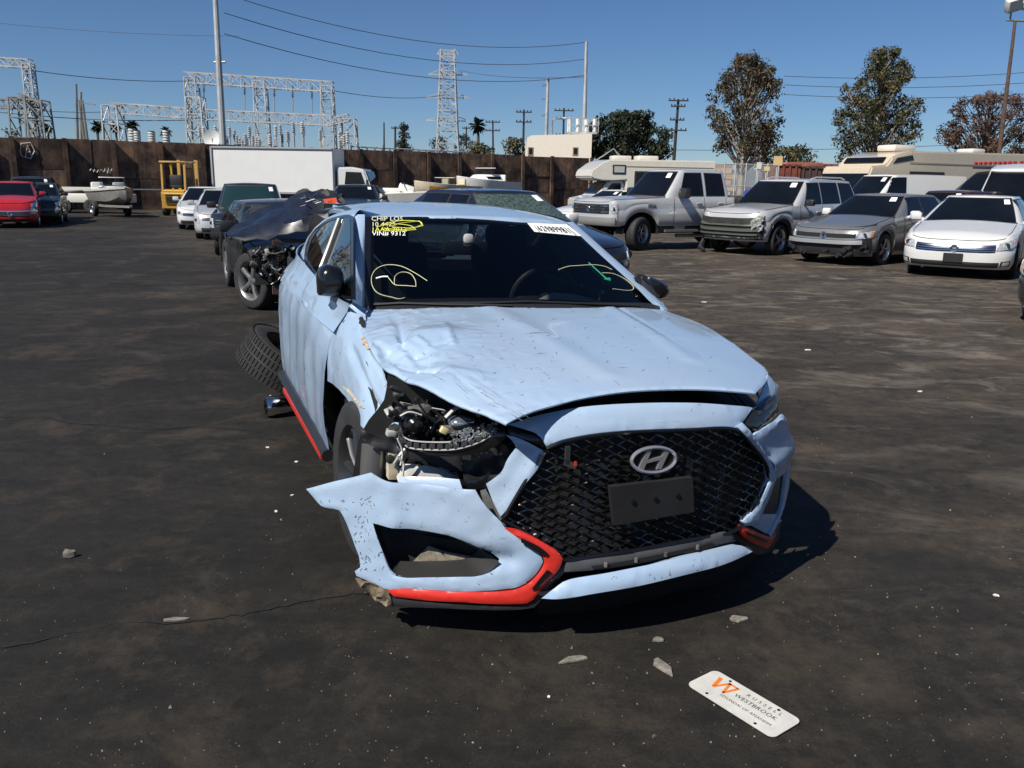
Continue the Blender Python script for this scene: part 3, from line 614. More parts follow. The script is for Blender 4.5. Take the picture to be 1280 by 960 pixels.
def make_car(name, label, loc, rz, sc, sp_, group=None, cat='car', sticker=True):
    P = dict(fo=.9, wb=2.75, ro=1.0, w=.91, R=.33, tw=.22, sill=.22, front_lo=.2, Lf=.55, Lr=.45, hood=[(-.9, .70), (-.6, .78), (.3, .94), (.6, .97), (2.6, 1.0), (3.3, 1.03), (3.8, .98)], gh=(.35, 3.5, .95, .75, 1.44), w0=.86, w1=.60,
             side=[(.98, 1.72, 1.25, 1.74), (1.79, 2.72, 1.81, 2.62)], paint=None, rim='five', rimcol=ALU, hl=(.36, .70, .60, .84), grille=(.0, .34, .60, .84), intake=(.44, .14, .40), gmat=BLACKP, chrome=True, clad=None, ghm=None, arch=1.14, tail=(.4, .72, .6, .86), hoodcrown=.05, fslope=.10, plate=False, gate=False, wind=True, mir=BLACKP, bumper=None, steer=0., nob=False, gtop=None)
    P.update(sp_); fo, wb, ro, w, R = P['fo'], P['wb'], P['ro'], P['w'], P['R']; CEN[1] = wb / 2
    root = thing(name, label, cat, loc, rz, group, sc); pm = P['paint']
    Ra = R * P['arch']; a1, a2 = arch(0, R * .98, Ra), arch(wb, R * .98, Ra)
    zlo = lambda y: max(P['sill'], a1(y), a2(y)); zhi = lambda y: interp(y, P['hood'])
    ins = lambda t: (.05 * (1 - t / .3) ** 2 if t < .3 else 0) + (.045 * ((t - .7) / .3) ** 2 if t > .7 else 0) + .012 * (abs(t - .62) < .03)
    H = Hull(-fo, wb + ro, w, P['Lf'], P['Lr'], zlo, zhi, .5, .85, inset=ins, fo=lambda t: P['fslope'] * max(0, (t - .55) / .45) ** 2 + .06 * (1 - t / .15 if t < .15 else 0), ro=lambda t: .06 * (1 - t / .2 if t < .2 else 0) + .05 * max(0, t - .6), crown=P['hoodcrown'])
    a, b = -fo + P['Lf'], wb + ro - P['Lr']; ysr = set(lerp(a, b, i / 26) for i in range(27))
    for yc in (0, wb):
        for k in range(17): ysr.add(min(b, max(a, yc - Ra * math.cos(PI * k / 16))))
    ys = [(y - a) / (b - a) for y in sorted(ysr)]
    ts = [0, .06, .14, .25, .4, .55, .6, .64, .75, .85, .93, 1.0]
    H.mesh(ts, 10, ys).build('body', pm, root, 38, 1e-4)
    # dark underbody + arch liners
    c = MB(); c.box((0, wb / 2, (P['sill'] + .62) / 2 + .02), (w * 1.45, wb + .5, .62 - P['sill'])); c.build('underbody', TRIM, root, None)
    for yc in (0, wb):
        for sg in (-1, 1):
            c = MB(); arc = [(math.cos(PI * k / 14), math.sin(PI * k / 14)) for k in range(15)]
            c.grid([[(sg * x, yc + Ra * ca * .995, R * .98 + Ra * sa * .995) for ca, sa in arc] for x in (w - .05, w * .60)]); c.add([(sg * w * .60, yc + Ra * ca * .995, R * .98 + Ra * sa * .995) for ca, sa in arc], [tuple(range(15))]); c.build('wheel_arch_liner', TRIM, root, None, 1e-4)
    # greenhouse
    yf, yr, rf, rb, rz_ = P['gh']; belt = lambda y: zhi(min(max(y, yf + .25), yr)) - .03
    gi = lambda t: (P['w0'] - P['w1']) * t ** 1.2
    roofz = (lambda y: interp(y, P['gtop'])) if P['gtop'] else (lambda y: rz_ - .05 * ((y - (yf + rf + yr - rb) / 2) / ((yr - rb - yf - rf) / 2 + .3)) ** 2 * .6)
    G = Hull(yf, yr, P['w0'], .30, .22, belt, roofz, .45, .8, inset=gi, fo=lambda t: rf * t, ro=lambda t: rb * t ** 1.1, crown=.045)
    G.mesh([0, .2, .4, .6, .8, .93, .98, 1.0], 8, None).build('cabin_shell', P['ghm'] or pm, root, 40, 1e-4)
    if P['wind']:
        patch(G.F, -.56, .56, .10, .93, 14, 8, .004).build('windshield', P.get('wsm') or DGLASS, root, 40)
        patch(G.F, -.60, .60, .06, .965, 14, 8, .0018).build('windshield_frit', TRIM, root, 40)
        patch(G.F, -.64, .64, .012, .10, 14, 2, .010).build('cowl', TRIM, root, 40)
        for q_ in (-.25, .12): w1_ = MB(); w1_.tube([G.F(q_ + .0, .06) + Vector((0, -.03, .012)), G.F(q_ - .12, .10) + Vector((0, -.03, .01)), G.F(q_ - .26, .12) + Vector((0, -.028, .01))], .008, 5); w1_.build('wiper', TRIM, root)
        patch(G.R, -.5, .5, .22, .9, 10, 6, .004).build('rear_window', DGLASS, root, 40)
    if P.get('hoodline', True):
        hq = [i / 12 * .52 for i in range(-12, 13)]
        c = MB(); c.tube([H.F(q_, .985) + Vector((0, -.002, .004)) for q_ in hq], .005, 4); c.build('hood_seam', GAP, root)
        for sg in (-1, 1):
            c = MB(); c.tube([H.F(sg * .52, .985) + Vector((0, 0, .006))] + [Vector((sg * (abs(H.S(y_, 1.0, 1).x) - .07), y_, zhi(y_) + P['hoodcrown'] * .18 + .004)) for y_ in [lerp(-fo + P['Lf'] * .8, yf - .02, k / 8) for k in range(9)]], .005, 4); c.build('hood_seam', GAP, root)
        for sg in (-1, 1): c = MB(); c.tube([H.F(sg * .985, t_) + Vector((sg * .003, -.02, 0)) for t_ in (.2, .4, .58)], .004, 4); c.build('bumper_seam', GAP, root)
    for (b0, b1, t0, t1) in P['side']:
        for sg in (-1, 1):
            fn = lambda q, t: G.S(lerp(lerp(b0, t0, (t - .12) / .76), lerp(b1, t1, (t - .12) / .76), q), t, sg)
            patch(fn, 0, 1, .12, .88, 8, 6, .004).build('side_window', DGLASS, root, 40)
            fb = lambda q, t: G.S(lerp(lerp(b0 - .03, t0 - .03, (t - .12) / .76), lerp(b1 + .03, t1 + .03, (t - .12) / .76), q), t, sg)
            patch(fb, 0, 1, .085, .915, 8, 6, .0015).build('window_trim', TRIM, root, 40)
    if P['hl']:
        q0, q1, t0, t1 = P['hl']
        for sg in (-1, 1):
            l_ = patch(H.F, sg * q0, sg * q1, t0, t1, 10, 5, .006, slant=sg * .05).build('headlight', LENS, root, 50)
            p0 = H.F(sg * lerp(q0, q1, .4), lerp(t0, t1, .5)); c = MB(); c.lathe([(.0, -.012), (.045, -.012), (.05, .0)], 12, 'y', p0); c.build('projector', BLACKP, l_)
            patch(H.F, sg * lerp(q0, q1, .86), sg * (q1 + .02), t0 + .02, t1 - .02, 4, 3, .009).build('side_marker', AMBER, l_, 50)
    if P['grille']:
        g0, g1, t0, t1 = P['grille']; gr = patch(H.F, -g1, g1, t0, t1, 14, 5, .006).build('grille', P['gmat'], root, 50)
        if P['chrome']:
            for k in (.2, .5, .8): patch(H.F, -g1 * .97, g1 * .97, lerp(t0, t1, k) - .012, lerp(t0, t1, k) + .012, 14, 1, .014).build('grille_bar', CHROME, gr, 50)
        c = MB(); p0 = H.F(0, (t0 + t1) / 2); c.lathe([(.03, 0), (.065, -.012), (.075, 0), (.065, .01)], 20, 'y', p0 + Vector((0, -.018, 0))); c.build('emblem', CHROME, gr)
    if P['intake']: g1, t0, t1 = P['intake']; patch(H.F, -g1, g1, t0, t1, 14, 4, .006).build('lower_intake', TRIM, root, 50)
    if P['bumper']: t0, t1, m_ = P['bumper']; patch(H.F, -.8, .8, t0, t1, 20, 4, .05, thick=.06).build('bumper', m_, root, 50)
    if P['tail']:
        q0, q1, t0, t1 = P['tail']
        for sg in (-1, 1): patch(H.R, sg * q0, sg * q1, t0, t1, 6, 4, .006).build('tail_light', REDL, root, 50)
    if P['plate']: c = MB(); p0 = H.F(0, .40); c.box(p0 + Vector((0, -.02, 0)), (.32, .015, .16)); c.build('license_plate', P['plate'], root)
    for sg in (-1, 1):      # door gaps, handles, mirrors
        for (b0, b1, t0, t1) in P['side'][:2]:
            if P.get('gaps', True):
                for y in (b1 + .035,): patch(lambda q, t: H.S(q, t, sg), y - .006, y + .006, .1, .99, 1, 8, .003, thick=.004).build('door_gap', GAP, root, 50)
                p0 = H.S(b1 - .16, .80, sg); c = MB(); c.box(p0 + Vector((sg * .014, 0, 0)), (.03, .17, .035), None, .01); c.build('door_handle', pm, root)
        b0 = P['side'][0][0]; y = b0 - .22
        if P.get('gaps', True): patch(lambda q, t: H.S(q, t, sg), y - .006, y + .006, .12, .99, 1, 8, .003, thick=.004).build('door_gap', GAP, root, 50)
        p0 = H.S(b0 - .05, 1.0, sg); c = MB(); ms = P.get('mirs', 1.0); c.box(p0 + Vector((sg * (.09 + .06 * ms), .02, .07 * ms)), (.2 * ms, .12 * ms, .15 * ms), None, .035 * ms); c.bar(p0 + Vector((-sg * .03, .02, 0)), p0 + Vector((sg * .1, .02, .04)), .05); c.build('mirror', P['mir'], root)
        if P['clad']: patch(lambda q, t: H.S(q, t, sg), -fo + P['Lf'], wb + ro - P['Lr'], 0, P['clad'], 60, 3, .008).build('sill_cladding', BLACKP, root, 50)
    if sticker: patch(G.F, .18 if sticker == True else sticker, (.36 if sticker == True else sticker + .18), .74, .9, 3, 2, .008, thick=.002).build('windshield_sticker', WHITE, root)
    for y in (0, wb):
        for sg in (-1, 1): add_wheel(root, sg * (w - P['tw'] / 2 - .015), y, R, P['tw'], P['rim'], P['rimcol'], P['steer'] if y == 0 else 0)
    root['_'] = 0; del root['_']
    return root, H, G
def place(u, v, rz, sc, xw, yw=0):       # ground pixel of a wheel whose local contact is (xw, yw)
    g_ = gnd(u, v); c_, s_ = math.cos(rz), math.sin(rz); return (g_.x - sc * (c_ * xw - s_ * yw), g_.y - sc * (s_ * xw + c_ * yw), 0)
SILV = paint('silver_paint', (.58, .58, .58), .3, .34); GREY = paint('grey_paint', (.20, .205, .21), .4, .38); WHT = paint('white_car_paint', (.60, .60, .59), 0, .3, .06); RED = paint('red_paint', (.42, .012, .014), 0, .3)
BLK = paint('black_car_paint', (.008, .009, .011), 0, .25, .2); NAVY = paint('navy_paint', (.006, .010, .026), .2, .28); DTEAL = paint('dark_green_paint', (.008, .014, .014), .1, .3); CREAMP = paint('cream_fibreglass', (.70, .66, .57), 0, .45, .15); BEIGE = paint('beige_fibreglass', (.55, .46, .34), 0, .45, .15); TWS = mat('tinted_windshield', (.012, .03, .034), .05, spec=.7)
# --- the row on the right
AC = dict(fo=.95, wb=2.78, ro=1.1, w=.925, R=.34, sill=.19, hood=[(-.95, .66), (-.6, .78), (.35, .96), (.6, .97), (2.6, 1.01), (3.4, 1.05), (3.9, 1.0)], gh=(.28, 3.55, 1.05, .9, 1.46), w0=.88, w1=.60, side=[(.95, 1.70, 1.32, 1.72), (1.77, 2.75, 1.79, 2.62)], paint=WHT, rim='multi', rimcol=mat('dark_alloy', (.10, .10, .105), .35, .8), hl=(.34, .88, .68, .90), grille=(0, .33, .62, .86), intake=(.42, .08, .26), gmat=mat('dark_chrome_grille', (.02, .03, .05), .2, .5), chrome=True, mir=WHT, plate=BLACKP, steer=.25)
car1, H, G = make_car('parked_sedan', 'clean white sedan parked at the right end of the near row', place(1258, 347, -.62, .97, .8), -.62, .97, AC, sticker=.3)
for sg in (-1, 1): patch(H.F, sg * .50, sg * .68, .14, .26, 6, 3, .008).build('fog_lamp', LENS, car1); patch(H.F, sg * .46, sg * .72, .11, .29, 6, 3, .005).build('fog_recess', TRIM, car1)
FU = dict(fo=.95, wb=2.73, ro=1.1, w=.92, R=.33, sill=.2, hood=[(-.95, .72), (-.6, .80), (.3, .96), (.6, .97), (2.6, 1.0), (3.4, 1.04), (3.8, 1.0)], gh=(.32, 3.6, .9, .8, 1.45), w0=.87, w1=.62, paint=GREY, rim='five', hl=(.40, .80, .66, .86), grille=(0, .36, .70, .84), intake=None, chrome=False, gmat=GAP, mir=mat('pale_mirror', (.6, .6, .6), .3), bumper=None)
car2, H, G = make_car('parked_sedan', 'grey sedan with its front bumper skin torn off, bare silver crash beam showing', place(1098, 331, -.86, .97, .8), -.86, .97, FU)
patch(H.F, -.8, .8, .10, .62, 20, 4, .012).build('bare_front_panel', TRIM, car2)
patch(H.F, -.5, .5, .46, .60, 12, 2, .09, thick=.08).build('crash_beam', mat('bare_beam', (.45, .45, .45), .4, .6), car2)
rj = random.Random(3); c = MB()
for k in range(26): c.box(H.F(rj.uniform(-.7, .7), rj.uniform(.02, .4)) + Vector((0, -.03, 0)), (rj.uniform(.04, .16), .06, rj.uniform(.03, .1)), Matrix.Rotation(rj.uniform(-1, 1), 3, 'Y'))
c.build('broken_bracket', BLACKP, car2)
patch(lambda q, t: H.F(q, t) + Vector((0, .1, .02)), .15, .82, .985, 1.03, 10, 1, .012).build('hood_gap', GAP, car2)
ES = dict(fo=.85, wb=2.62, ro=.9, w=.90, R=.35, tw=.22, sill=.32, hood=[(-.85, .92), (-.6, 1.0), (.4, 1.10), (.7, 1.11), (3.5, 1.16)], gh=(.38, 3.48, .72, .25, 1.70), w0=.86, w1=.68, side=[(.95, 1.62, 1.2, 1.62), (1.71, 2.45, 1.71, 2.42), (2.56, 3.2, 2.53, 3.05)], paint=SILV, rim='five', Lf=.45, Lr=.3, clad=.22, hl=None, grille=None, intake=None, arch=1.2, fslope=.05, steer=.1)
car3, H, G = make_car('parked_suv', 'silver compact SUV with smashed front, bare headlamp cavity and hanging bumper', place(969, 319, -.88, 1.0, .79), -.88, 1.0, ES, cat='suv')
patch(H.F, -.72, .72, .06, .84, 22, 6, .006).build('bare_front_panel', mat('dirty_black', (.015, .016, .014), .7, var=.5), car3)
for k, (t0, t1) in enumerate(((.56, .62), (.36, .46), (.22, .27))): patch(H.F, -.6, .5, t0, t1, 16, 2, .04, thick=.04).build('radiator_support', mat('olive_steel', (.10, .11, .09), .6, .4), car3)
c = MB()
for k in range(34): c.box(H.F(rj.uniform(.36, .66), rj.uniform(.42, .82)) + Vector((0, -.03, 0)), (rj.uniform(.03, .13), .05, rj.uniform(.03, .11)), Matrix.Rotation(rj.uniform(-1.2, 1.2), 3, 'Y'))
c.build('broken_headlamp', mat('broken_reflector', (.5, .5, .48), .3, .5, var=.5, vscale=14), car3)
c = MB(); c.tube([H.F(-.75, .02), H.F(-.55, .0) + Vector((-.02, -.12, -.22)), H.F(-.3, .0) + Vector((0, -.1, -.27))], [.05, .07, .03], 6); c.build('hanging_trim', BLACKP, car3)
for sg in (-1, 1): c = MB(); c.tube([(sg * .60, 1.5, 1.72), (sg * .62, 1.7, 1.765), (sg * .62, 2.8, 1.765), (sg * .6, 3.0, 1.72)], .02, 6); c.build('roof_rail', SILV, car3)
TR = dict(fo=1.0, wb=3.7, ro=1.25, w=1.0, R=.43, tw=.29, sill=.62, hood=[(-1.0, 1.22), (-.8, 1.27), (.6, 1.33), (.9, 1.34), (2.95, 1.36), (2.96, 1.36), (4.95, 1.36)], gh=(.62, 3.02, .62, .12, 2.06), w0=.95, w1=.74, side=[(1.22, 1.98, 1.46, 1.98), (2.12, 2.72, 2.12, 2.68)], paint=SILV, rim='truck', Lf=.25, Lr=.12, hl=(.56, .93, .50, .88), grille=(0, .50, .5, .9), intake=(.5, .05, .2), gmat=BLACKP, chrome=True, arch=1.3, fslope=.0, bumper=(.06, .36, mat('grey_bumper', (.33, .34, .33), .4, .4)), mirs=1.7, hoodcrown=.06, steer=.35, rimcol=mat('steel_rim', (.4, .4, .41), .35, .9))
car4, H, G = make_car('pickup_truck', 'lifted silver extended cab pickup standing in the row beside the small motorhome', place(797, 313, -1.08, .92, .85), -1.08, .92, TR, cat='pickup')
c = MB(); c.box((0, 4.02, 1.34), (1.74, 1.72, .10)); c.build('bed_floor', TRIM, car4)
c = MB(); c.bar((.72, .6, .52), (.72, 3.2, .52), .12); c.bar((-.72, .6, .52), (-.72, 3.2, .52), .12); c.bar((.97, .75, .50), (.97, 3.0, .50), .06); c.bar((-.97, .75, .5), (-.97, 3.0, .5), .06); c.bar((.0, .2, .45), (0, 3.6, .45), .14); c.build('chassis_rail', mat('dusty_chassis', (.16, .155, .15), .6, .4), car4)
c = MB(); c.tube([(.75, 1.3, .36), (.75, 3.3, .33)], .05, 8); c.build('exhaust_pipe', mat('exhaust_steel', (.4, .4, .39), .35, .8), car4)
c = MB(); c.box((.78, 1.35, .55), (.12, .32, .16)); c.build('white_box', WHITE, car4)
c = MB(); me = text_mesh('F250', .13, .006); me.transform(Matrix.Translation((1.004, .28, 1.12)) @ Matrix.Rotation(PI / 2, 4, 'Z') @ Matrix.Rotation(PI / 2, 4, 'X')); link('model_badge', me, TRIM, car4)
DK = dict(AC); DK.update(paint=DTEAL, mir=BLACKP, plate=False, rimcol=ALU)
car5, H, G = make_car('parked_car', 'dark car of which only a front corner shows at the right edge', place(1290, 395, -.7, 1.0, -.8), -.7, 1.0, DK)
# --- left side
SPK = dict(fo=.72, wb=2.37, ro=.55, w=.80, R=.29, tw=.18, sill=.2, Lf=.45, Lr=.3, hood=[(-.72, .78), (-.5, .88), (.15, 1.02), (.4, 1.04), (2.9, 1.10)], gh=(.05, 2.85, .85, .3, 1.50), w0=.77, w1=.58, side=[(.72, 1.35, 1.0, 1.36), (1.42, 2.05, 1.42, 1.95)], paint=RED, hl=(.42, .92, .52, .92), grille=(0, .36, .34, .56), intake=(.4, .06, .16), chrome=True, mir=RED)
car6, H, G = make_car('red_hatchback', 'bright red small hatchback at the far left edge', place(46, 284, .42, .88, .68), .42, .88, SPK, sticker=False)
patch(H.F, -.4, .4, .58, .64, 12, 1, .012).build('badge_bar', CHROME, car6)
SU = dict(ES); SU.update(paint=DTEAL, hl=(.4, .8, .6, .82), grille=(0, .36, .55, .8), intake=(.4, .1, .3))
make_car('parked_suv', 'black SUV behind the red hatchback at the far left', place(68, 276, .42, .86, .79), .42, .86, SU, cat='suv', sticker=.3)
make_car('parked_car', 'dark small car just right of the red hatchback', place(75, 280, .40, .85, .68), .40, .85, dict(SPK, paint=DTEAL, mir=BLACKP, chrome=False), sticker=.25)
make_car('white_coupe', 'white car beside the yellow forklift, left of the grey car', place(230, 286, .30, .85, -.75), .30, .85, dict(AC, mir=WHT, hl=(.40, .75, .66, .84), grille=(0, .38, .62, .8), intake=(.5, .1, .3), steer=0), sticker=False)
make_car('parked_car', 'pale grey car between the white car and the black pickup', place(252, 298, .32, .85, -.75), .32, .85, dict(FU, paint=SILV, mir=SILV, hl=(.45, .85, .5, .85), intake=(.4, .1, .3), gmat=BLACKP), sticker=False)
PK = dict(TR, paint=BLK, w=.93, sill=.45, R=.38, hood=[(-1.0, 1.05), (-.8, 1.1), (.6, 1.18), (.9, 1.2), (4.95, 1.22)], gh=(.62, 2.7, .62, .12, 1.86), w0=.88, w1=.70, side=[(1.22, 1.98, 1.46, 1.98), (2.05, 2.45, 2.05, 2.42)], wsm=TWS, mirs=1.2, steer=0, bumper=(.06, .3, BLACKP))
make_car('pickup_truck', 'black pickup with a teal tinted windshield behind the wrecked black SUV', place(352, 318, .25, .76, .8), .25, .76, PK, cat='pickup', sticker=.3)
make_car('parked_car', 'dark car whose roof shows just behind the blue hatchback and left of the boats', (-5.2, 27.5, 0), .1, .95, dict(FU, paint=DTEAL, mir=BLACKP, hl=(.40, .80, .66, .86)), sticker=.25)
NV = dict(FU, paint=NAVY, mir=mat('pale_mirror', (.6, .6, .6), .3), hl=(.40, .80, .66, .86), wsm=mat('crazed_glass', (.008, .014, .014), .12, spec=.5, col2=(.10, .14, .125), vscale=26))
car7, H, G = make_car('navy_sedan', 'dark blue sedan with a shattered greenish windshield right behind the blue hatchback', (.50, 11.6, 0), .55, .97, NV, sticker=.2)
# --- back row on the right
VAN = dict(fo=.75, wb=3.5, ro=1.2, w=1.0, R=.36, tw=.23, sill=.3, Lf=.4, Lr=.12, hood=[(-.75, 1.02), (-.4, 1.12), (.35, 1.24), (.5, 1.26), (4.7, 1.28)], gh=(.3, 4.68, .75, .08, 2.1), w0=.99, w1=.88, side=[(.78, 1.65, 1.08, 1.65)], paint=WHT, hl=(.45, .8, .5, .74), grille=(0, .42, .5, .76), intake=(.4, .08, .2), chrome=False, gaps=False)
make_car('white_van', 'long white panel van in front of the big beige motorhome', place(1078, 291, -1.28, .96, .9), -1.28, .96, VAN, cat='van')
HV = dict(VAN, gh=(.15, 4.68, .9, .08, 2.65), gtop=[(.2, 2.3), (1.1, 2.5), (1.9, 2.68), (4.7, 2.66)], hood=[(-.75, 1.05), (-.4, 1.16), (.2, 1.3), (4.7, 1.32)])
make_car('white_van', 'tall high roofed white van cut by the right edge', place(1283, 311, -.80, .84, .9), -.80, .84, HV, cat='van')
make_car('parked_suv', 'dark maroon SUV low behind the grey sedan, roof rails showing', place(1178, 312, -1.0, .88, .79), -1.0, .88, dict(ES, paint=paint('maroon_paint', (.05, .01, .012), .1, .3), hl=(.4, .8, .6, .82), grille=(0, .36, .55, .8)), cat='suv')
make_car('parked_pickup', 'white pickup far behind, between the silver pickup and the silver SUV', place(962, 287, -.9, .92, .85), -.9, .92, dict(TR, paint=WHT, sill=.45, R=.38, hood=[(-1.0, 1.05), (-.8, 1.1), (.6, 1.18), (.9, 1.2), (4.95, 1.22)], gh=(.62, 3.0, .62, .12, 1.86), steer=0), cat='pickup')
make_car('parked_car', 'white sedan parked in front of the small motorhome', place(792, 288, -.95, .92, .75), -.95, .92, dict(AC, steer=0, plate=False))
make_car('parked_car', 'pale sedan roof behind the navy sedan, left of the small motorhome', place(745, 290, -.95, .92, .75), -.95, .92, dict(AC, steer=0, plate=False, paint=WHT))
c_, H, G = make_car('parked_suv', 'black truck with a rack of red lights on its roof before the motorhome', place(1225, 296, -1.2, 1.28, .79), -1.2, 1.28, dict(ES, paint=DTEAL, hl=(.4, .8, .6, .82), grille=(0, .36, .55, .8)), cat='truck')
c = MB(); c.box((0, 2.0, 1.80), (1.3, 1.9, .05)); c.build('roof_rack', BLACKP, c_)
for k in range(9): c = MB(); c.lathe([(0, -.05), (.045, -.03), (.045, .03), (0, .04)], 10, 'y', (-.6 + .15 * k, 1.1, 1.92)); c.build('rack_light', REDL, c_)
for k in range(7): c = MB(); c.lathe([(0, -.05), (.045, -.03), (.045, .03), (0, .04)], 10, 'x', (.68, 1.25 + .25 * k, 1.92)); c.build('rack_light', REDL, c_)
# --- extruded bodies
def profile_body(poly, w, bev=.04, taper=None):
    bm = bmesh.new(); vs = [bm.verts.new((-w, y, z)) for y, z in poly]; f = bm.faces.new(vs); r = bmesh.ops.extrude_face_region(bm, geom=[f]); 
    bmesh.ops.translate(bm, vec=(2 * w, 0, 0), verts=[e for e in r['geom'] if isinstance(e, bmesh.types.BMVert)])
    bmesh.ops.recalc_face_normals(bm, faces=bm.faces); bmesh.ops.bevel(bm, geom=list(bm.edges), offset=bev, segments=2, affect='EDGES', clamp_overlap=True)
    mb = MB(); bm.verts.index_update(); mb.add([v.co.copy() for v in bm.verts], [tuple(v.index for v in f.verts) for f in bm.faces]); bm.free(); return mb
# white box truck: cab points right
bt = thing('box_truck', 'white box truck standing in front of the rusty wall, cab to the right', 'truck', gpt(277, 37.5), PI / 2 - .02)
# local: front -y -> after rotation +x ; the truck runs along +x in the picture
LB = 5.15
profile_body([(-LB, .95), (-LB, 2.82), (-.05, 2.82), (-.0, 2.75), (0, .95)], 1.1, .03).build('cargo_box', mat('box_white', (.66, .66, .65), .45, var=.03, vscale=2), bt)
p = MB(); p.bar((-1.12, -LB + .02, .97), (-1.12, -.02, .97), .08); p.bar((-1.12, -LB + .03, 2.80), (-1.12, -.03, 2.80), .07); p.bar((-1.12, -.03, .95), (-1.12, -.03, 2.82), .07); p.build('box_edge', mat('edge_alu', (.5, .5, .5), .4, .6), bt)
cabp = [(-LB - 1.55, .55), (-LB - 1.55, 1.25), (-LB - 1.28, 1.98), (-LB - .75, 2.08), (-LB - .12, 2.05), (-LB - .12, .55)]
profile_body(cabp, .95, .06).build('cab', WHT, bt)
p = MB(); p.prism([(-.956, -LB - 1.32, 1.32), (-.956, -LB - 1.14, 1.86), (-.956, -LB - .5, 1.88), (-.956, -LB - .42, 1.28), (-.956, -LB - .95, 1.18)], (-.012, 0, 0)); p.build('side_window', DGLASS, bt, None)
p = MB(); p.box((0, -LB - 1.44, 1.62), (1.7, .03, .62), Matrix.Rotation(-.35, 3, 'X')); p.build('windshield', DGLASS, bt, None)
p = MB(); p.bar((-.95, -LB - 1.35, 1.5), (-1.12, -LB - 1.42, 1.45), .03); p.box((-1.14, -LB - 1.43, 1.4), (.06, .1, .34), None, .02); p.build('mirror', BLACKP, bt)
p = MB(); p.bar((-.4, -LB - 1.4, .62), (-.4, -.1, .62), .16); p.bar((.4, -LB - 1.4, .62), (.4, -.1, .62), .16); p.build('chassis_rail', TRIM, bt)
for y in (-LB - .8, -1.1):
    for sg in (-1, 1): add_wheel(bt, sg * .82, y, .38, .26, 'truck', MAT['steel_rim'])
# small motorhome (class C): front left
mh = thing('small_motorhome', 'cream motorhome with an overhanging cab berth behind the silver pickup', 'motorhome', far(714, 225, 34.5) * 1, -1.32); mh.location.z = 0; mh.scale = (.84, .84, .84)
prof = [(.75, 2.05), (.55, 2.15), (.62, 2.45), (1.15, 2.82), (1.5, 2.95), (6.9, 3.0), (6.95, 2.9), (6.95, .75), (2.35, .75), (2.35, 2.02), (1.8, 1.98), (1.2, 1.98)]
profile_body(prof, 1.12, .05).build('coach_body', CREAMP, mh)
cab = [(.15, .6), (.15, 1.15), (.95, 1.32), (1.55, 1.98), (2.33, 1.98), (2.33, .6)]
profile_body(cab, .95, .06).build('cab', WHT, mh)
p = MB(); p.box((0, 1.22, 1.66), (1.6, .03, .72), Matrix.Rotation(-.74, 3, 'X')); p.build('windshield', DGLASS, mh, None)
for sg in (-1, 1):
    p = MB(); p.prism([(sg * .951, 1.25, 1.36), (sg * .951, 1.72, 1.88), (sg * .951, 2.15, 1.88), (sg * .951, 2.15, 1.34)], (sg * .012, 0, 0)); p.build('side_window', DGLASS, mh, None)
    for (y0, y1, z0, z1) in ((1.65, 2.3, 2.30, 2.72), (2.75, 4.2, 1.75, 2.45), (6.15, 6.65, 1.75, 2.4)):
        p = MB(); p.box((sg * 1.13, (y0 + y1) / 2, (z0 + z1) / 2), (.04, y1 - y0, z1 - z0), None, .015); q = p.build('window', TRIM, mh); p = MB(); p.box((sg * 1.148, (y0 + y1) / 2, (z0 + z1) / 2), (.02, y1 - y0 - .14, z1 - z0 - .14)); p.build('pane', DGLASS if y0 > 2.5 and y0 < 3 else mat('curtained_pane', (.42, .42, .4), .2), q, None)
    p = MB(); p.box((sg * 1.127, 4.2, 2.66), (.02, 5.2, .035)); p.build('body_stripe', mat('tan_stripe', (.35, .27, .18), .6), mh, None)
p = MB(); p.box((0, .83, 2.48), (1.3, .03, .34), Matrix.Rotation(-.95, 3, 'X')); p.build('berth_window', DGLASS, mh, None)
p = MB(); p.box((.1, 2.4, 3.06), (.7, .9, .2), None, .06); p.build('roof_unit', CREAMP, mh); p = MB(); p.box((-.1, 3.8, 3.08), (.8, 1.0, .22), None, .06); p.build('roof_unit', CREAMP, mh)
p = MB(); p.bar((-.5, 1.4, 2.95), (-.3, 2.2, 3.5), .04); p.bar((-.3, 2.2, 3.5), (-.3, 2.6, 2.98), .04); p.bar((-.3, 2.2, 3.5), (-.6, 2.9, 2.98), .03); p.build('roof_aerial', GALV, mh)
for y in (.95, 5.3):
    for sg in (-1, 1): add_wheel(mh, sg * .85, y, .37, .24, 'truck', MAT['steel_rim'])
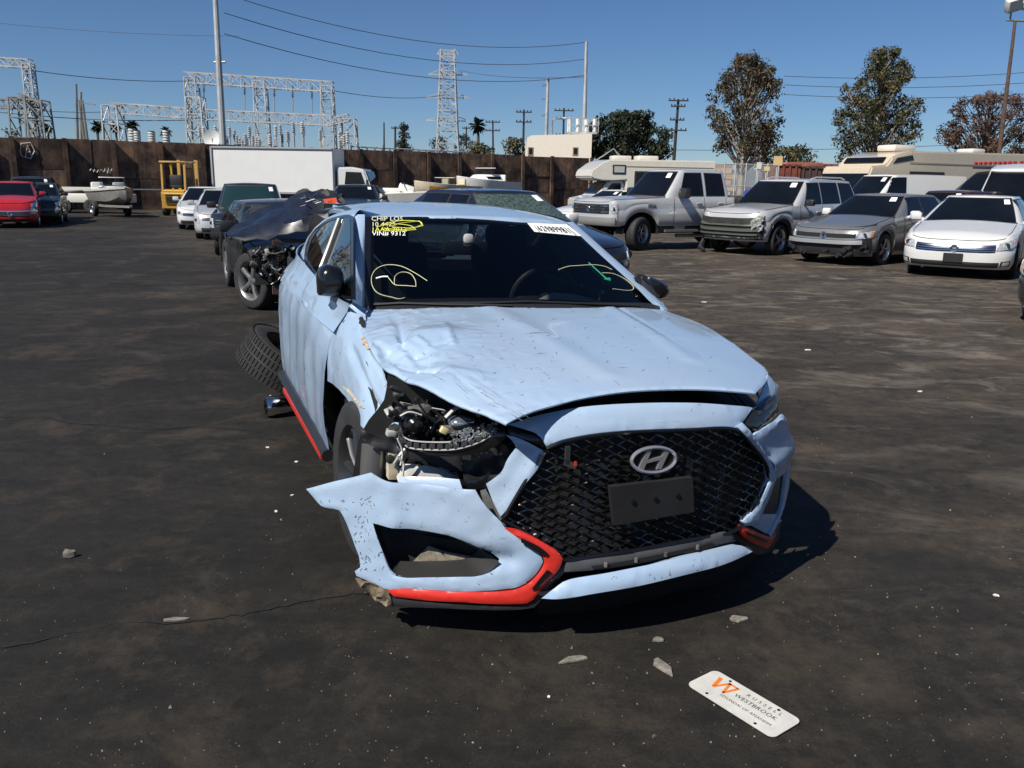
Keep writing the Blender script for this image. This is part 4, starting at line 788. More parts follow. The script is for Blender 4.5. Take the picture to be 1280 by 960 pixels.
# big motorhome (class A)
bm_ = thing('big_motorhome', 'large beige motorhome with stepped roof cap standing at the back right', 'motorhome', far(1052, 225, 33.5) * 1, -1.12); bm_.location.z = 0
prof = [(.05, .5), (0.0, 1.2), (.10, 2.0), (.22, 2.35), (1.0, 2.42), (1.25, 2.72), (2.2, 2.95), (9.9, 3.05), (9.95, .5)]
profile_body(prof, 1.2, .06).build('coach_body', BEIGE, bm_)
p = MB(); p.box((0, .10, 1.78), (2.25, .06, .6), Matrix.Rotation(-.12, 3, 'X')); p.build('windshield', DGLASS, bm_, None)
p = MB(); p.box((.0, 1.10, 2.60), (1.9, .04, .26), Matrix.Rotation(-.7, 3, 'X')); p.build('cap_window', DGLASS, bm_, None)
for sg in (-1, 1):
    for (y0, y1, z0, z1, d_) in ((.2, .85, 1.5, 2.05, 1), (1.15, 1.8, 1.55, 1.98, 0), (2.25, 4.2, 1.3, 2.2, 1), (4.5, 5.6, 1.4, 2.0, 1), (6.0, 7.6, 1.4, 2.0, 1)):
        p = MB(); p.box((sg * 1.21, (y0 + y1) / 2, (z0 + z1) / 2), (.04, y1 - y0, z1 - z0), None, .015); q = p.build('window', TRIM, bm_); p = MB(); p.box((sg * 1.228, (y0 + y1) / 2, (z0 + z1) / 2), (.02, y1 - y0 - .1, z1 - z0 - .1)); p.build('pane', DGLASS, q, None)
    p = MB(); p.prism([(sg * 1.201, 1.3, 2.46), (sg * 1.201, 1.5, 2.68), (sg * 1.201, 2.3, 2.8), (sg * 1.201, 2.4, 2.62)], (sg * .012, 0, 0)); p.build('cap_side_window', DGLASS, bm_, None)
    p = MB(); p.box((sg * 1.206, 6.0, 2.52), (.02, 7.6, .05)); p.box((sg * 1.206, 5.6, 1.15), (.02, 8.4, .12)); p.build('body_stripe', MAT['tan_stripe'], bm_, None)
p = MB(); p.box((-.1, 2.9, 3.1), (.9, 1.2, .26), None, .08); p.build('roof_unit', CREAMP, bm_); p = MB(); p.box((.0, 7.2, 3.12), (.8, .8, .2), None, .08); p.build('roof_unit', WHT, bm_)
for y in (1.9, 7.2):
    for sg in (-1, 1): add_wheel(bm_, sg * .95, y, .42, .26, 'truck', MAT['steel_rim'])
# forklift
fk = thing('yellow_forklift', 'yellow forklift parked by the rusty wall, seen from behind', 'forklift', gpt(221, 35.3)); YEL = paint('forklift_yellow', (.55, .30, .03), 0, .45, .3)
profile_body([(-.5, .25), (-.55, .95), (-.4, 1.05), (.5, 1.02), (1.1, .8), (1.1, .25)], .5, .06).build('counterweight', YEL, fk)
for x in (-.46, .46):
    p = MB(); p.bar((x, -.35, 1.0), (x, -.3, 2.1), .07); p.build('cage_post', YEL, fk); p = MB(); p.bar((x, .75, .8), (x, .65, 2.1), .07); p.build('cage_post', YEL, fk)
p = MB(); p.box((0, .18, 2.14), (1.06, 1.15, .07), None, .02); p.build('overhead_guard', YEL, fk)
for x in (-.36, .36): p = MB(); p.bar((x, 1.25, .1), (x, 1.25, 2.25), .12); p.build('mast_rail', YEL, fk)
p = MB(); p.box((0, .1, 1.18), (.5, .5, .14), None, .04); p.box((0, -.1, 1.42), (.5, .12, .42), None, .04); p.build('seat', TRIM, fk)
for k in range(5): p = MB(); p.box((0, -.555, .5 + .085 * k), (.62, .02, .035)); p.build('grille_slot', TRIM, fk)
p = MB(); p.tube([(0, .55, 1.0), (0, .4, 1.35)], .03, 6); p.lathe([(.15, -.015), (.17, 0), (.15, .015), (.13, 0), (.15, -.015)], 16, 'y', (0, .38, 1.38)); p.build('steering_wheel', TRIM, fk)
for y, R_ in ((-.2, .25), (.95, .32)):
    for sg in (-1, 1): add_wheel(fk, sg * .44, y, R_, .2, 'truck', YEL)
# boats
def boat(label, loc, rz, L_, W_, H_, hullm, deckm, z0, cabin=0., stripe=None, trailer=True):
    root = thing('boat', label, 'boat', loc, rz); n = 14; rows = []
    for i in range(n + 1):
        t = i / n; y = -L_ / 2 + L_ * t; w = W_ / 2 * min(1, (1 - (1 - min(1, t / .62)) ** 2.2)) ** .8 if t > 0 else .001; sheer = H_ * (1 + .22 * (1 - t) ** 2); keel = H_ * .55 * (1 - min(1, t / .35)) ** 2; ch = keel + H_ * .3
        rows.append([(-w, y, z0 + sheer), (-w * .98, y, z0 + sheer - .12), (-w * .82, y, z0 + ch), (0, y, z0 + keel), (w * .82, y, z0 + ch), (w * .98, y, z0 + sheer - .12), (w, y, z0 + sheer)])
    c = MB(); c.grid(rows); c.add(rows[-1], [tuple(range(7))]); c.build('hull', hullm, root, 30)
    c = MB(); c.grid([[(lerp(r[0][0], r[6][0], j / 6), r[0][1], r[0][2] + .05 * (1 - (j / 3 - 1) ** 2) + .002) for j in range(7)] for r in rows[:9]]); c.build('deck', deckm, root, 40)
    c = MB(); c.grid([[(sg * (abs(r[0][0]) + o), r[0][1], r[0][2] + z) for r in rows] for sg in (-1, 1) for o, z in ((-.06, .03), (.03, .04), (.04, -.05))][:3]); c.grid([[(-(abs(r[0][0]) + o), r[0][1], r[0][2] + z) for r in rows] for o, z in ((-.06, .03), (.03, .04), (.04, -.05))]); c.build('gunwale', deckm, root, 40)
    if stripe:
        c = MB()
        for sg in (0, 6): c.grid([[Vector(r[sg]).lerp(Vector(r[2 if sg == 0 else 4]), f) + Vector(((-.012 if sg == 0 else .012), 0, 0)) for r in rows[2:]] for f in (.25, .8)])
        c.build('hull_stripe', stripe, root, 40)
    zs = z0 + H_ * 1.05
    if cabin:
        Hh = Hull(-L_ * .22, L_ * .22, W_ * .40, L_ * .14, .2, lambda y: zs - .05, lambda y: zs + cabin, .6, .9, inset=lambda t: .12 * t, fo=lambda t: .5 * t, ro=lambda t: .1 * t); Hh.mesh([0, .5, .9, 1.0], 8, None).build('cabin', deckm, root, 40, 1e-4)
        CEN[1] = 0; patch(lambda q, t: Hh.S(q, t, 1), -.35, .5, .35, .75, 8, 3, .004).build('cabin_window', DGLASS, root); patch(lambda q, t: Hh.S(q, t, -1), -.35, .5, .35, .75, 8, 3, .004).build('cabin_window', DGLASS, root)
        zs += cabin
    c = MB(); c.grid([[(W_ * .36 * math.sin(a), L_ * .02 - L_ * .07 * math.cos(a) + .12 * k, zs + .32 * k) for a in [(-1.4 + 2.8 * j / 10) for j in range(11)]] for k in (0, 1)]); c.build('windscreen', glass_mat('boat_glass', (.5, .55, .55)), root, 60)
    c = MB(); c.tube([(W_ * .36 * math.sin(a), L_ * .02 - L_ * .07 * math.cos(a) + .12, zs + .32) for a in [(-1.4 + 2.8 * j / 10) for j in range(11)]], .018, 5); c.build('windscreen_frame', deckm, root)
    for x in (-.3, .3): c = MB(); c.box((x * W_, L_ * .14, z0 + H_ * .95), (.45, .5, .25), None, .06); c.box((x * W_, L_ * .14 + .25, z0 + H_ * 1.1), (.45, .14, .5), None, .05); c.build('seat', deckm, root)
    if trailer:
        c = MB()
        for sg in (-1, 1): c.bar((sg * W_ * .36, L_ * .45, .42), (sg * W_ * .36, -L_ * .15, .42), .08); c.bar((sg * W_ * .36, -L_ * .15, .42), (0, -L_ * .62, .42), .08); c.bar((sg * W_ * .3, L_ * .1, .42), (sg * W_ * .3, L_ * .1, z0 + H_ * .3), .08)
        c.bar((-W_ * .48, L_ * .2, .34), (W_ * .48, L_ * .2, .34), .08); c.build('trailer_frame', GALVD, root)
        for sg in (-1, 1): add_wheel(root, sg * W_ * .46, L_ * .2, .3, .18, 'truck', ALU)
    return root
BW = mat('boat_white', (.72, .71, .67), .35, coat=.5, var=.06); BGR = mat('boat_grey', (.20, .19, .18), .4, coat=.4, var=.2); BTAN = mat('boat_cream', (.58, .50, .36), .4, coat=.4, var=.1); BOR = mat('boat_orange', (.5, .19, .02), .4, var=.15)
boat('grey hulled speedboat with white deck on a trailer before the rusty wall', gpt(141, 33.5), .75, 2.7, 1.35, .58, BGR, BW, .42, .14)
boat('cream speedboat with an orange side stripe beyond the blue hatchback roof', gpt(553, 40), -.75, 3.4, 1.9, .8, BTAN, BTAN, .55, 0, BOR)
boat('white cabin cruiser with low windscreen, rightmost of the boats', gpt(604, 43), -.75, 3.6, 2.0, .95, BW, BW, .62, .28)
# jet ski
js = thing('jet_ski', 'small white watercraft left of the cream speedboat', 'watercraft', gpt(501, 38), PI / 2)
c = MB(); rows = []
for i in range(11): t = i / 10; w = .55 * math.sin(PI * min(1, .05 + .75 * t)) ** .6; rows.append([(-w, -1.3 + 2.6 * t, .95 + .12 * (1 - t)), (-w * .7, -1.3 + 2.6 * t, .55), (0, -1.3 + 2.6 * t, .45 + .2 * (1 - t) ** 3), (w * .7, -1.3 + 2.6 * t, .55), (w, -1.3 + 2.6 * t, .95 + .12 * (1 - t)), (0, -1.3 + 2.6 * t, 1.02 + .1 * (1 - t))])
c.grid(rows, True); c.build('hull', BW, js); c = MB(); c.box((0, -.25, 1.2), (.34, .7, .36), Matrix.Rotation(.3, 3, 'X'), .08); c.build('console', BW, js); c = MB(); c.box((0, .55, 1.12), (.34, 1.1, .22), None, .07); c.build('seat', BW, js); c = MB(); c.tube([(-.36, -.1, 1.42), (0, -.18, 1.46), (.36, -.1, 1.42)], .03, 6); c.build('handlebar', TRIM, js)
c = MB(); c.bar((-.3, -1.2, .4), (-.3, 1.3, .4), .06); c.bar((.3, -1.2, .4), (.3, 1.3, .4), .06); c.bar((-.5, .3, .3), (.5, .3, .3), .06); c.build('trailer_frame', GALVD, js)
for sg in (-1, 1): add_wheel(js, sg * .5, .3, .25, .14, 'truck', ALU)
# blue tarp bundle behind the pickup bed
bl = thing('blue_machine', 'bright blue machine part standing behind the pickup bed', 'machine', gpt(938, 31)); BLU = mat('bright_blue', (.02, .04, .28), .5)
c = MB(); c.box((0, 0, .95), (.42, .5, .9), Matrix.Rotation(.15, 3, 'Y'), .08); c.build('body', BLU, bl); c = MB(); c.tube([(.1, 0, 1.2), (.45, 0, 1.05), (.6, 0, .5), (.6, 0, 0)], .1, 8); c.build('arm', BLU, bl); c = MB(); c.box((0, 0, .25), (.7, .7, .5), None, .05); c.build('base', TRIM, bl)
# low white trailer beam at the left, behind the cars
lt = thing('flat_trailer', 'low pale flat trailer between the red hatchback and the speedboat', 'trailer', gpt(96, 36)); c = MB(); c.box((0, 0, 1.0), (3.9, .14, .16)); c.build('rail', mat('trailer_white', (.6, .58, .52), .5), lt); c = MB(); c.box((0, .6, .62), (3.8, 1.3, .36), None, .03); c.build('deck_side', MAT['trailer_white'], lt); c = MB(); c.bar((-1.6, -.05, .8), (.2, -.05, .95), .05); c.bar((.2, -.05, .95), (1.7, -.05, .7), .05); c.build('brace', GALVD, lt)
for x in (-.6, .5): add_wheel(lt, x, .0, .3, .18, 'truck', ALU).rotation_euler = (0, 0, PI / 2 + PI)
# ================================================================== THE WRECKED BLUE HATCHBACK
CARLOC = Vector((.177, 3.477, 0)); CARROT = Matrix.Rotation(.354, 3, 'Z') @ Matrix.Rotation(.032, 3, 'Y') @ Matrix.Rotation(.008, 3, 'X'); CINV = CARROT.transposed()
hero = thing('wrecked_hatchback', 'light blue hatchback with torn front bumper and crumpled hood in the middle of the yard', 'car', CARLOC); hero.rotation_euler = CARROT.to_euler()
CO = CINV @ (Vector((0, 0, CAMH)) - CARLOC)
def hray(u, v): return CINV @ wray(u, v)
def lat(u, v, ax, val):
    d = hray(u, v); i = 'xyz'.index(ax); return CO + d * ((val - CO[i]) / d[i])
def on(u, v, kind, fn):
    d = hray(u, v); i = 'xyz'.index(kind)
    def h(t):
        p = CO + d * t; o = [p[j] for j in range(3) if j != i]; return p[i] - fn(*o)
    t0 = 2.0; h0 = h(t0); t = t0; bt_, bh = t0, abs(h0)
    while t < 7:
        t += .03; h1 = h(t)
        if abs(h1) < bh: bt_, bh = t, abs(h1)
        if (h0 < 0) != (h1 < 0):
            a, b = t - .03, t
            for _ in range(30):
                m_ = (a + b) / 2
                if (h(m_) < 0) == (h0 < 0): a = m_
                else: b = m_
            return CO + d * a
        h0 = h1
    return CO + d * bt_
def crom(pts, sp, closed=True, corner=42):
    n = len(pts); out = []; P = [Vector(p) for p in pts]
    def iscorner(i):
        a, b, c = P[i - 1], P[i], P[(i + 1) % n]; d1, d2 = b - a, c - b
        if d1.length < 1e-9 or d2.length < 1e-9: return True
        return d1.angle(d2) > math.radians(corner)
    cor = [iscorner(i) for i in range(n)]
    for i in range(n if closed else n - 1):
        p1, p2 = P[i], P[(i + 1) % n]; p0 = P[i - 1] if not cor[i] else p1 * 2 - p2; p3 = P[(i + 2) % n] if not cor[(i + 1) % n] else p2 * 2 - p1
        k = max(1, int(math.ceil((p2 - p1).length / sp)))
        for j in range(k):
            t = j / k; out.append(.5 * ((2 * p1) + (p2 - p0) * t + (2 * p0 - 5 * p1 + 4 * p2 - p3) * t * t + (3 * p1 - p0 - 3 * p2 + p3) * t ** 3))
    return out
def inside(pt, poly):
    x, y = pt; r = False; j = len(poly) - 1
    for i in range(len(poly)):
        xi, yi = poly[i]; xj, yj = poly[j]
        if (yi > y) != (yj > y) and x < (xj - xi) * (y - yi) / (yj - yi) + xi: r = not r
        j = i
    return r
def pdist(Q, poly):
    Q = np.array(Q); A = np.array([tuple(p) for p in poly]); B = np.roll(A, -1, 0); best = np.full(len(Q), 9.)
    for a, b in zip(A, B):
        d = b - a; L = d @ d
        t = np.clip(((Q - a) @ d) / (L + 1e-12), 0, 1); best = np.minimum(best, np.linalg.norm(Q - a - t[:, None] * d, axis=1))
    return best
def panel(name, outline, kind, fn, m, parent, sp=.025, th=.004, holes=(), er=.008, disp=None, px=True, off=0., label=None, sharp=40):
    i = 'xyz'.index(kind); oth = [j for j in range(3) if j != i]
    def par(o):
        if not px: return [Vector(p) for p in o]
        r = []
        for q in o: p = on(q[0], q[1], kind, fn); r.append(Vector((p[oth[0]], p[oth[1]])))
        return r
    ol = crom(par(outline), sp); hs = [crom(par(h), sp) for h in holes]
    V = list(ol); E_ = [(k, (k + 1) % len(ol)) for k in range(len(ol))]
    for h in hs: o = len(V); V += h; E_ += [(o + k, o + (k + 1) % len(h)) for k in range(len(h))]
    nb = len(V); xs = [p[0] for p in ol]; ys = [p[1] for p in ol]; rnd = random.Random(len(ol)); cand = []
    x = min(xs); r_ = 0
    yy = min(ys); 
    while yy < max(ys):
        x = min(xs) + (sp / 2 if r_ % 2 else 0)
        while x < max(xs):
            q = (x + rnd.uniform(-.12, .12) * sp, yy + rnd.uniform(-.12, .12) * sp)
            if inside(q, ol) and not any(inside(q, h) for h in hs): cand.append(q)
            x += sp
        yy += sp * .87; r_ += 1
    if cand:
        d = pdist(cand, ol)
        for h in hs: d = np.minimum(d, pdist(cand, h))
        V += [Vector(q) for q, k in zip(cand, d) if k > sp * .45]
    vo, eo, fo_, *_ = delaunay_2d_cdt(V, E_, [], 0, 1e-7)
    F_ = []
    for f in fo_:
        c = sum((vo[k] for k in f), Vector((0, 0))) / len(f)
        if inside(c, ol) and not any(inside(c, h) for h in hs): F_.append(tuple(f))
    d = pdist([tuple(v) for v in vo], ol)
    for h in hs: d = np.minimum(d, pdist([tuple(v) for v in vo], h))
    P3, N3 = [], []; e = .004
    for v, k in zip(vo, d):
        a, b = v; c = fn(a, b); ga = (fn(a + e, b) - fn(a - e, b)) / (2 * e); gb = (fn(a, b + e) - fn(a, b - e)) / (2 * e); s_ = 1 if kind == 'z' else -1
        p = [0, 0, 0]; p[i] = c; p[oth[0]] = a; p[oth[1]] = b; nn = [0, 0, 0]; nn[i] = s_; nn[oth[0]] = -s_ * ga; nn[oth[1]] = -s_ * gb
        p, nn = Vector(p), Vector(nn).normalized(); p += nn * off
        if er and k < er: p -= nn * er * .8 * (1 - k / er) ** 2
        if disp: p += disp(p, nn, k, Vector((a, b)))
        P3.append(p); N3.append(nn)
    mb = MB(); n = len(P3); used = {}
    cnt = {}
    for f in F_:
        for a, b in zip(f, f[1:] + f[:1]): cnt[(min(a, b), max(a, b))] = cnt.get((min(a, b), max(a, b)), 0) + 1
    fs = list(F_)
    if th:
        fs += [tuple(n + k for k in reversed(f)) for f in F_] + [(a, b, n + b, n + a) for (a, b), c in cnt.items() if c == 1]
        P3 = P3 + [p - q * th for p, q in zip(P3, N3)]
    mb.add(P3, fs)
    return mb.build(name, m, parent, sharp, label=label)
def nz(p, s, k=0.): return noise.noise(Vector(p) * s + Vector((k, k * 1.7, -k)))
# ---- paint
def hero_paint():
    mt, n, b = node_mat('scuffed_light_blue_paint'); L = n.links.new; tc = nd(n, 'TexCoord'); O = tc.outputs['Object']
    base = (.315, .425, .575, 1); b.inputs['Coat Weight'].default_value = .85; b.inputs['Coat Roughness'].default_value = .06
    def ns(s, d=5, r=.6, sc=(1, 1, 1), dist=0.):
        mp = nd(n, 'Mapping'); mp.inputs['Scale'].default_value = sc; L(O, mp.inputs[0]); x = nd(n, 'TexNoise'); x.inputs['Scale'].default_value = s; x.inputs['Detail'].default_value = d; x.inputs['Roughness'].default_value = r; x.inputs['Distortion'].default_value = dist; L(mp.outputs[0], x.inputs[0]); return x.outputs['Fac']
    def rp(s, a, c, lo, hi):
        r = nd(n, 'MapRange'); r.inputs[1].default_value = a; r.inputs[2].default_value = c; r.inputs[3].default_value = lo; r.inputs[4].default_value = hi; L(s, r.inputs[0]); return r.outputs[0]
    def mul(a, c):
        m_ = nd(n, 'Math', operation='MULTIPLY'); L(a, m_.inputs[0]); L(c, m_.inputs[1]); return m_.outputs[0]
    dust = nd(n, 'MixRGB'); dust.inputs[1].default_value = base; dust.inputs[2].default_value = (.355, .43, .525, 1); L(rp(ns(2.2), .4, .7, 0, .55), dust.inputs[0])
    spk = mul(rp(ns(48, 3, .6, (1, .35, 1), .5), .655, .69, 0, .8), rp(ns(3.4), .48, .60, 0, 1))
    scr = mul(rp(ns(26, 4, .7, (.12, 2.2, 1.4), 1.2), .635, .67, 0, 1), rp(ns(2.4), .48, .58, 0, .7))
    mx = nd(n, 'Math', operation='MAXIMUM'); L(spk, mx.inputs[0]); L(scr, mx.inputs[1])
    c2 = nd(n, 'MixRGB'); L(mx.outputs[0], c2.inputs[0]); L(dust.outputs[0], c2.inputs[1]); c2.inputs[2].default_value = (.05, .055, .06, 1); L(c2.outputs[0], b.inputs['Base Color'])
    L(rp(ns(5), .3, .7, .3, .46), b.inputs['Roughness'])
    bp = nd(n, 'Bump'); bp.inputs['Strength'].default_value = .12; bp.inputs['Distance'].default_value = .004; L(ns(160, 2), bp.inputs['Height']); L(bp.outputs[0], b.inputs['Normal'])
    return mt
HP = hero_paint()
GLOSSB = mat('gloss_black', (.006, .006, .007), .22, coat=.35, var=.2); DARK = mat('engine_bay_black', (.006, .006, .006), .7, var=.4, vscale=20); REDT = mat('red_trim', (.55, .028, .018), .35, coat=.3, var=.1); DGREY = mat('dark_grey_plastic', (.035, .035, .037), .4, var=.2)
INT = mat('interior_black', (.016, .016, .017), .6); GLASS = glass_mat('windshield_glass', (.50, .56, .56), 1.0); SGL = glass_mat('side_glass', (.30, .36, .36), 1.6); METAL = mat('grimy_metal', (.34, .34, .33), .4, .7, var=.4, vscale=18); PLW = mat('white_plastic', (.55, .53, .47), .5, var=.15, vscale=9)
# ---- surfaces
def Ff(x, z): return -.87 + .30 * (abs(x) / .8) ** 2.4 + max(0, z - .70) * .55 - .05 * max(0, .4 - z)
def Gh(x, y):
    s = max(0, (y + .80) / 1.2); return .845 + .12 * s ** .75 - .045 * (abs(x) / .76) ** 3 - .05 * max(0, -y - .15) * (x / .6) ** 2
def Yw(x, z): return .38 + (z - .945) * 1.79 + .16 * (x / .7) ** 2
def Xg(y, z): return -(.845 - .47 * (z - .96) - .02 * (y - 1)**2 * .5)
def Rz_(x, y): return 1.378 - .055 * ((y - 1.85) / .85) ** 2 - .05 * (abs(x) / .62) ** 2.6
# ---- hood with crumple
def hpx(u, v): p = on(u, v, 'z', Gh); return Vector((p.x, p.y))
DENTS = [(hpx(*c_), r_, a_) for c_, r_, a_ in (((545, 417), .10, .020), ((500, 446), .07, -.028), ((524, 452), .06, -.022), ((482, 440), .06, -.030), ((488, 411), .06, .010), ((566, 474), .14, .012), ((508, 470), .06, -.012), ((538, 446), .03, .008))]
CREAS = [(hpx(*a_), hpx(*b_), am_, w_) for a_, b_, am_, w_ in [((503, 427), q_, -.0055, .008) for q_ in ((489, 394), (494, 392), (499, 396), (507, 397), (514, 399), (521, 409), (490, 412))] + [((470, 428), (486, 438), -.010, .012), ((478, 437), (503, 430), -.010, .012), ((503, 430), (520, 441), -.013, .011), ((518, 441), (531, 443), -.014, .008), ((531, 438), (537, 446), -.010, .006), ((537, 446), (533, 454), -.010, .006), ((494, 450), (522, 461), -.012, .010), ((522, 461), (543, 466), -.016, .009), ((543, 466), (557, 461), -.010, .009), ((540, 432), (565, 428), -.007, .010), ((566, 430), (556, 404), .008, .013), ((505, 441), (522, 455), .012, .012), ((556, 462), (600, 470), .004, .02), ((570, 476), (625, 514), -.003, .009), ((590, 474), (636, 500), -.0025, .008), ((486, 448), (497, 462), .014, .012), ((520, 424), (545, 438), .007, .010)]]
def segd(p, a, b):
    a, b = Vector(a), Vector(b); d = b - a; t = max(0, min(1, (p - a).dot(d) / d.dot(d))); return (p - a - d * t).length, t
def hood_disp(p, n, k, q):
    o = 0
    for c, r, a in DENTS: o += a * math.exp(-((q - Vector(c)).length / r) ** 2)
    for a, b, am, w in CREAS:
        dd, t = segd(q, a, b); o += am * 1.2 * max(0, 1 - dd / (w * 1.8)) * (1 - .6 * t) if dd < w * 1.8 else 0
    f = max(0, min(1, (-.18 - q.x) / .35)); o += f * (.0030 * nz((q.x, q.y, 0), 8) + .0028 * abs(nz((q.x, q.y, 2), 18)))
    # crisp character lines
    for (a, b, am, w) in (((-.20, .40), (-.10, -.62), .006, .06), ((.42, .40), (.34, -.45), .005, .05)):
        dd, t = segd(q, a, b); o += am * math.exp(-(dd / w) ** 2)
    dd, t = segd(q, (.46, .40), (.385, -.4)); o -= .006 * math.exp(-(dd / .016) ** 2) * (1 - t)
    return n * o
HOOD = [(459, 387), (520, 385), (640, 384), (740, 384), (832, 388), (880, 406), (915, 427), (943, 448), (957, 459), (961, 466), (957, 477), (945, 490), (925, 488), (880, 485), (830, 485), (780, 488), (725, 497), (680, 508), (650, 519), (632, 528), (612, 520), (585, 510), (560, 500), (538, 489), (515, 477), (497, 467), (482, 460), (474, 447), (464, 436), (456, 421), (449, 408), (452, 396)]
hood = panel('hood', HOOD, 'z', Gh, HP, hero, .0105, .005, er=.007, disp=hood_disp)
panel('hood_liner', [(x * .93, y * .9 + .0) for x, y in [(-.62, .35), (.7, .35), (.72, -.3), (.5, -.66), (0, -.76), (-.4, -.7), (-.6, -.3)]], 'z', lambda x, y: Gh(x, y) - .05, DARK, hood, .08, .004, er=0, px=False)
rs = random.Random(17); c = MB()
for k in range(34):
    t = rs.random(); u = lerp(560, 640, t) + rs.gauss(0, 10); v = lerp(468, 512, t) + rs.gauss(0, 7); L_ = rs.uniform(3, 18); du, dv_ = L_ * .84, L_ * .5
    if v > 470 + (u - 500) * .38 - 2: continue
    P = [on(u + du * f, v + dv_ * f + rs.uniform(-.6, .6), 'z', Gh) for f in (0, .5, 1)]; P = [p + hood_disp(p, Vector((0, 0, 1)), 1, Vector((p.x, p.y))) + Vector((0, 0, .0005)) for p in P]; c.tube(P, rs.uniform(.0004, .0010), 4)
for k in range(60):
    u, v = rs.uniform(560, 900), rs.uniform(395, 480)
    P = [on(u + f * rs.uniform(-4, 4), v + f * rs.uniform(-2, 3), 'z', Gh) for f in (0, .5, 1)]; P = [p + hood_disp(p, Vector((0, 0, 1)), 1, Vector((p.x, p.y))) + Vector((0, 0, .0004)) for p in P]; c.tube(P, rs.uniform(.0004, .0011), 4)
c.build('hood_scratches', mat('scratch_grey', (.11, .125, .14), .7), hood, None, kind='stuff')
# ---- upper fascia band
UF = [(635, 530), (679, 517), (737, 507), (806, 503), (875, 503), (930, 507), (943, 509), (931, 526), (918, 536), (861, 537), (806, 539), (772, 541), (737, 545), (703, 552), (684, 560), (680, 553), (670, 541)]
panel('bumper_upper', UF, 'y', Ff, HP, hero, .022, .004, er=.010)
panel('bumper_upper_shelf', [(635, 533), (679, 520), (737, 510), (806, 506), (875, 506), (940, 511), (944, 494), (860, 489), (800, 490), (740, 498), (690, 509)], 'z', lambda x, y: .775 - .05 * x * x, DARK, hero, .06, .004, er=0) if False else None
# ---- grille
GO = [(684, 561), (703, 553), (737, 546), (772, 542), (806, 540), (861, 538), (918, 537), (940, 556), (957, 578), (963, 600), (946, 633), (928, 656), (911, 667), (860, 676), (792, 689), (748, 695), (706, 701), (690, 690), (660, 668), (629, 651), (655, 606)]
grille = panel('grille_backing', GO, 'y', lambda x, z: Ff(x, z) + .05, DARK, hero, .05, .004, er=0)
gpoly = []
for q in GO: p = on(q[0], q[1], 'y', Ff); gpoly.append((p.x, p.z))
c0 = on(815, 600, 'y', Ff); ang = -.045
bars = MB(); ca, sa = math.cos(ang), math.sin(ang)
rowh = .0158; lam = .076
for r_ in range(-25, 27):
    run = []
    for k in range(-112, 113):
        a = k * lam / 16; ph = (0 if r_ % 2 else PI); b = r_ * rowh + .0073 * math.sin(2 * PI * a / lam + ph)
        x = c0.x + a * ca - b * sa * .3; z = c0.z + b + a * math.tan(ang)
        if inside((x, z), gpoly): run.append((x, Ff(x, z) + .012 + .006 * math.cos(2 * PI * a / lam + ph), z))
        else:
            if len(run) > 3: bars.tube(run, .0032, 4)
            run = []
    if len(run) > 3: bars.tube(run, .0032, 4)
bars.build('grille_mesh', GLOSSB, hero, 60, kind='stuff')
rim_pts = [on(q[0], q[1], 'y', Ff) for q in GO]; c = MB(); c.tube(crom([tuple(p + Vector((0, .004, 0))) for p in rim_pts + rim_pts[:1]], .03, False), .008, 6); c.build('grille_rim', GLOSSB, hero)
# emblem: oval ring and slanted H
em = thing('x', 'x', 'x'); bpy.data.objects.remove(em)
pb = on(815.5, 573.5, 'y', Ff); eb = MB(); ex, ez = .083, .044
eb.tube([(pb.x + ex * math.cos(a), pb.y - .012 + .3 * (ex * math.cos(a)) ** 2, pb.z + ez * math.sin(a) - .045 * ex * math.cos(a)) for a in [2 * PI * k / 48 for k in range(49)]], .0062, 6)
def hp(x, z): return (pb.x + x, pb.y - .012, pb.z + z - .045 * x)
eb.prism([hp(-.055, -.028), hp(-.037, -.036), hp(-.012, .034), hp(-.030, .032)], (0, .012, 0)); eb.prism([hp(.012, -.034), hp(.030, -.032), hp(.055, .028), hp(.037, .036)], (0, .012, 0)); eb.prism([hp(-.030, -.012), hp(-.026, -.001), hp(.030, .012), hp(.026, .0)], (0, .012, 0))
eb.build('emblem', mat('badge_chrome', (.60, .60, .62), .25, .75, coat=1), hero, 40)
c = MB(); c.lathe([(0, 0), (.082, 0), (.082, .004), (0, .004)], 32, 'y'); ebk = c.build('emblem_backing', GLOSSB, hero); ebk.location = (pb.x, pb.y - .006, pb.z); ebk.scale = (1, 1, .53); ebk.rotation_euler = (0, .045, 0)
# plate bracket
PL = [lat(u, v, 'y', -.895) for u, v in ((763, 609), (866, 597), (868, 640), (768, 657))]
c = MB(); c.prism(PL, (0, .022, 0)); plb = c.build('plate_bracket', BLACKP, hero, None)
pc = sum(PL, Vector()) / 4
for f in (.25, .52, .80): q = (PL[0].lerp(PL[1], f)).lerp(PL[3].lerp(PL[2], f), .45); c = MB(); c.lathe([(0, -.006), (.008, -.005), (.009, .004)], 10, 'y', q); c.build('screw', GLOSSB, plb)
# small N badge hanging in the grille
q = lat(712, 580, 'y', -.84); c = MB(); c.box(q, (.05, .01, .02), Matrix.Rotation(.4, 3, 'Y')); c.build('small_badge', CHROME, hero); c = MB(); c.box(q + Vector((.018, -.006, .002)), (.007, .006, .014)); c.build('small_badge_red', REDT, hero); c = MB(); c.box(q + Vector((-.01, .0, .03)), (.016, .01, .06)); c.build('badge_stalk', DGREY, hero)
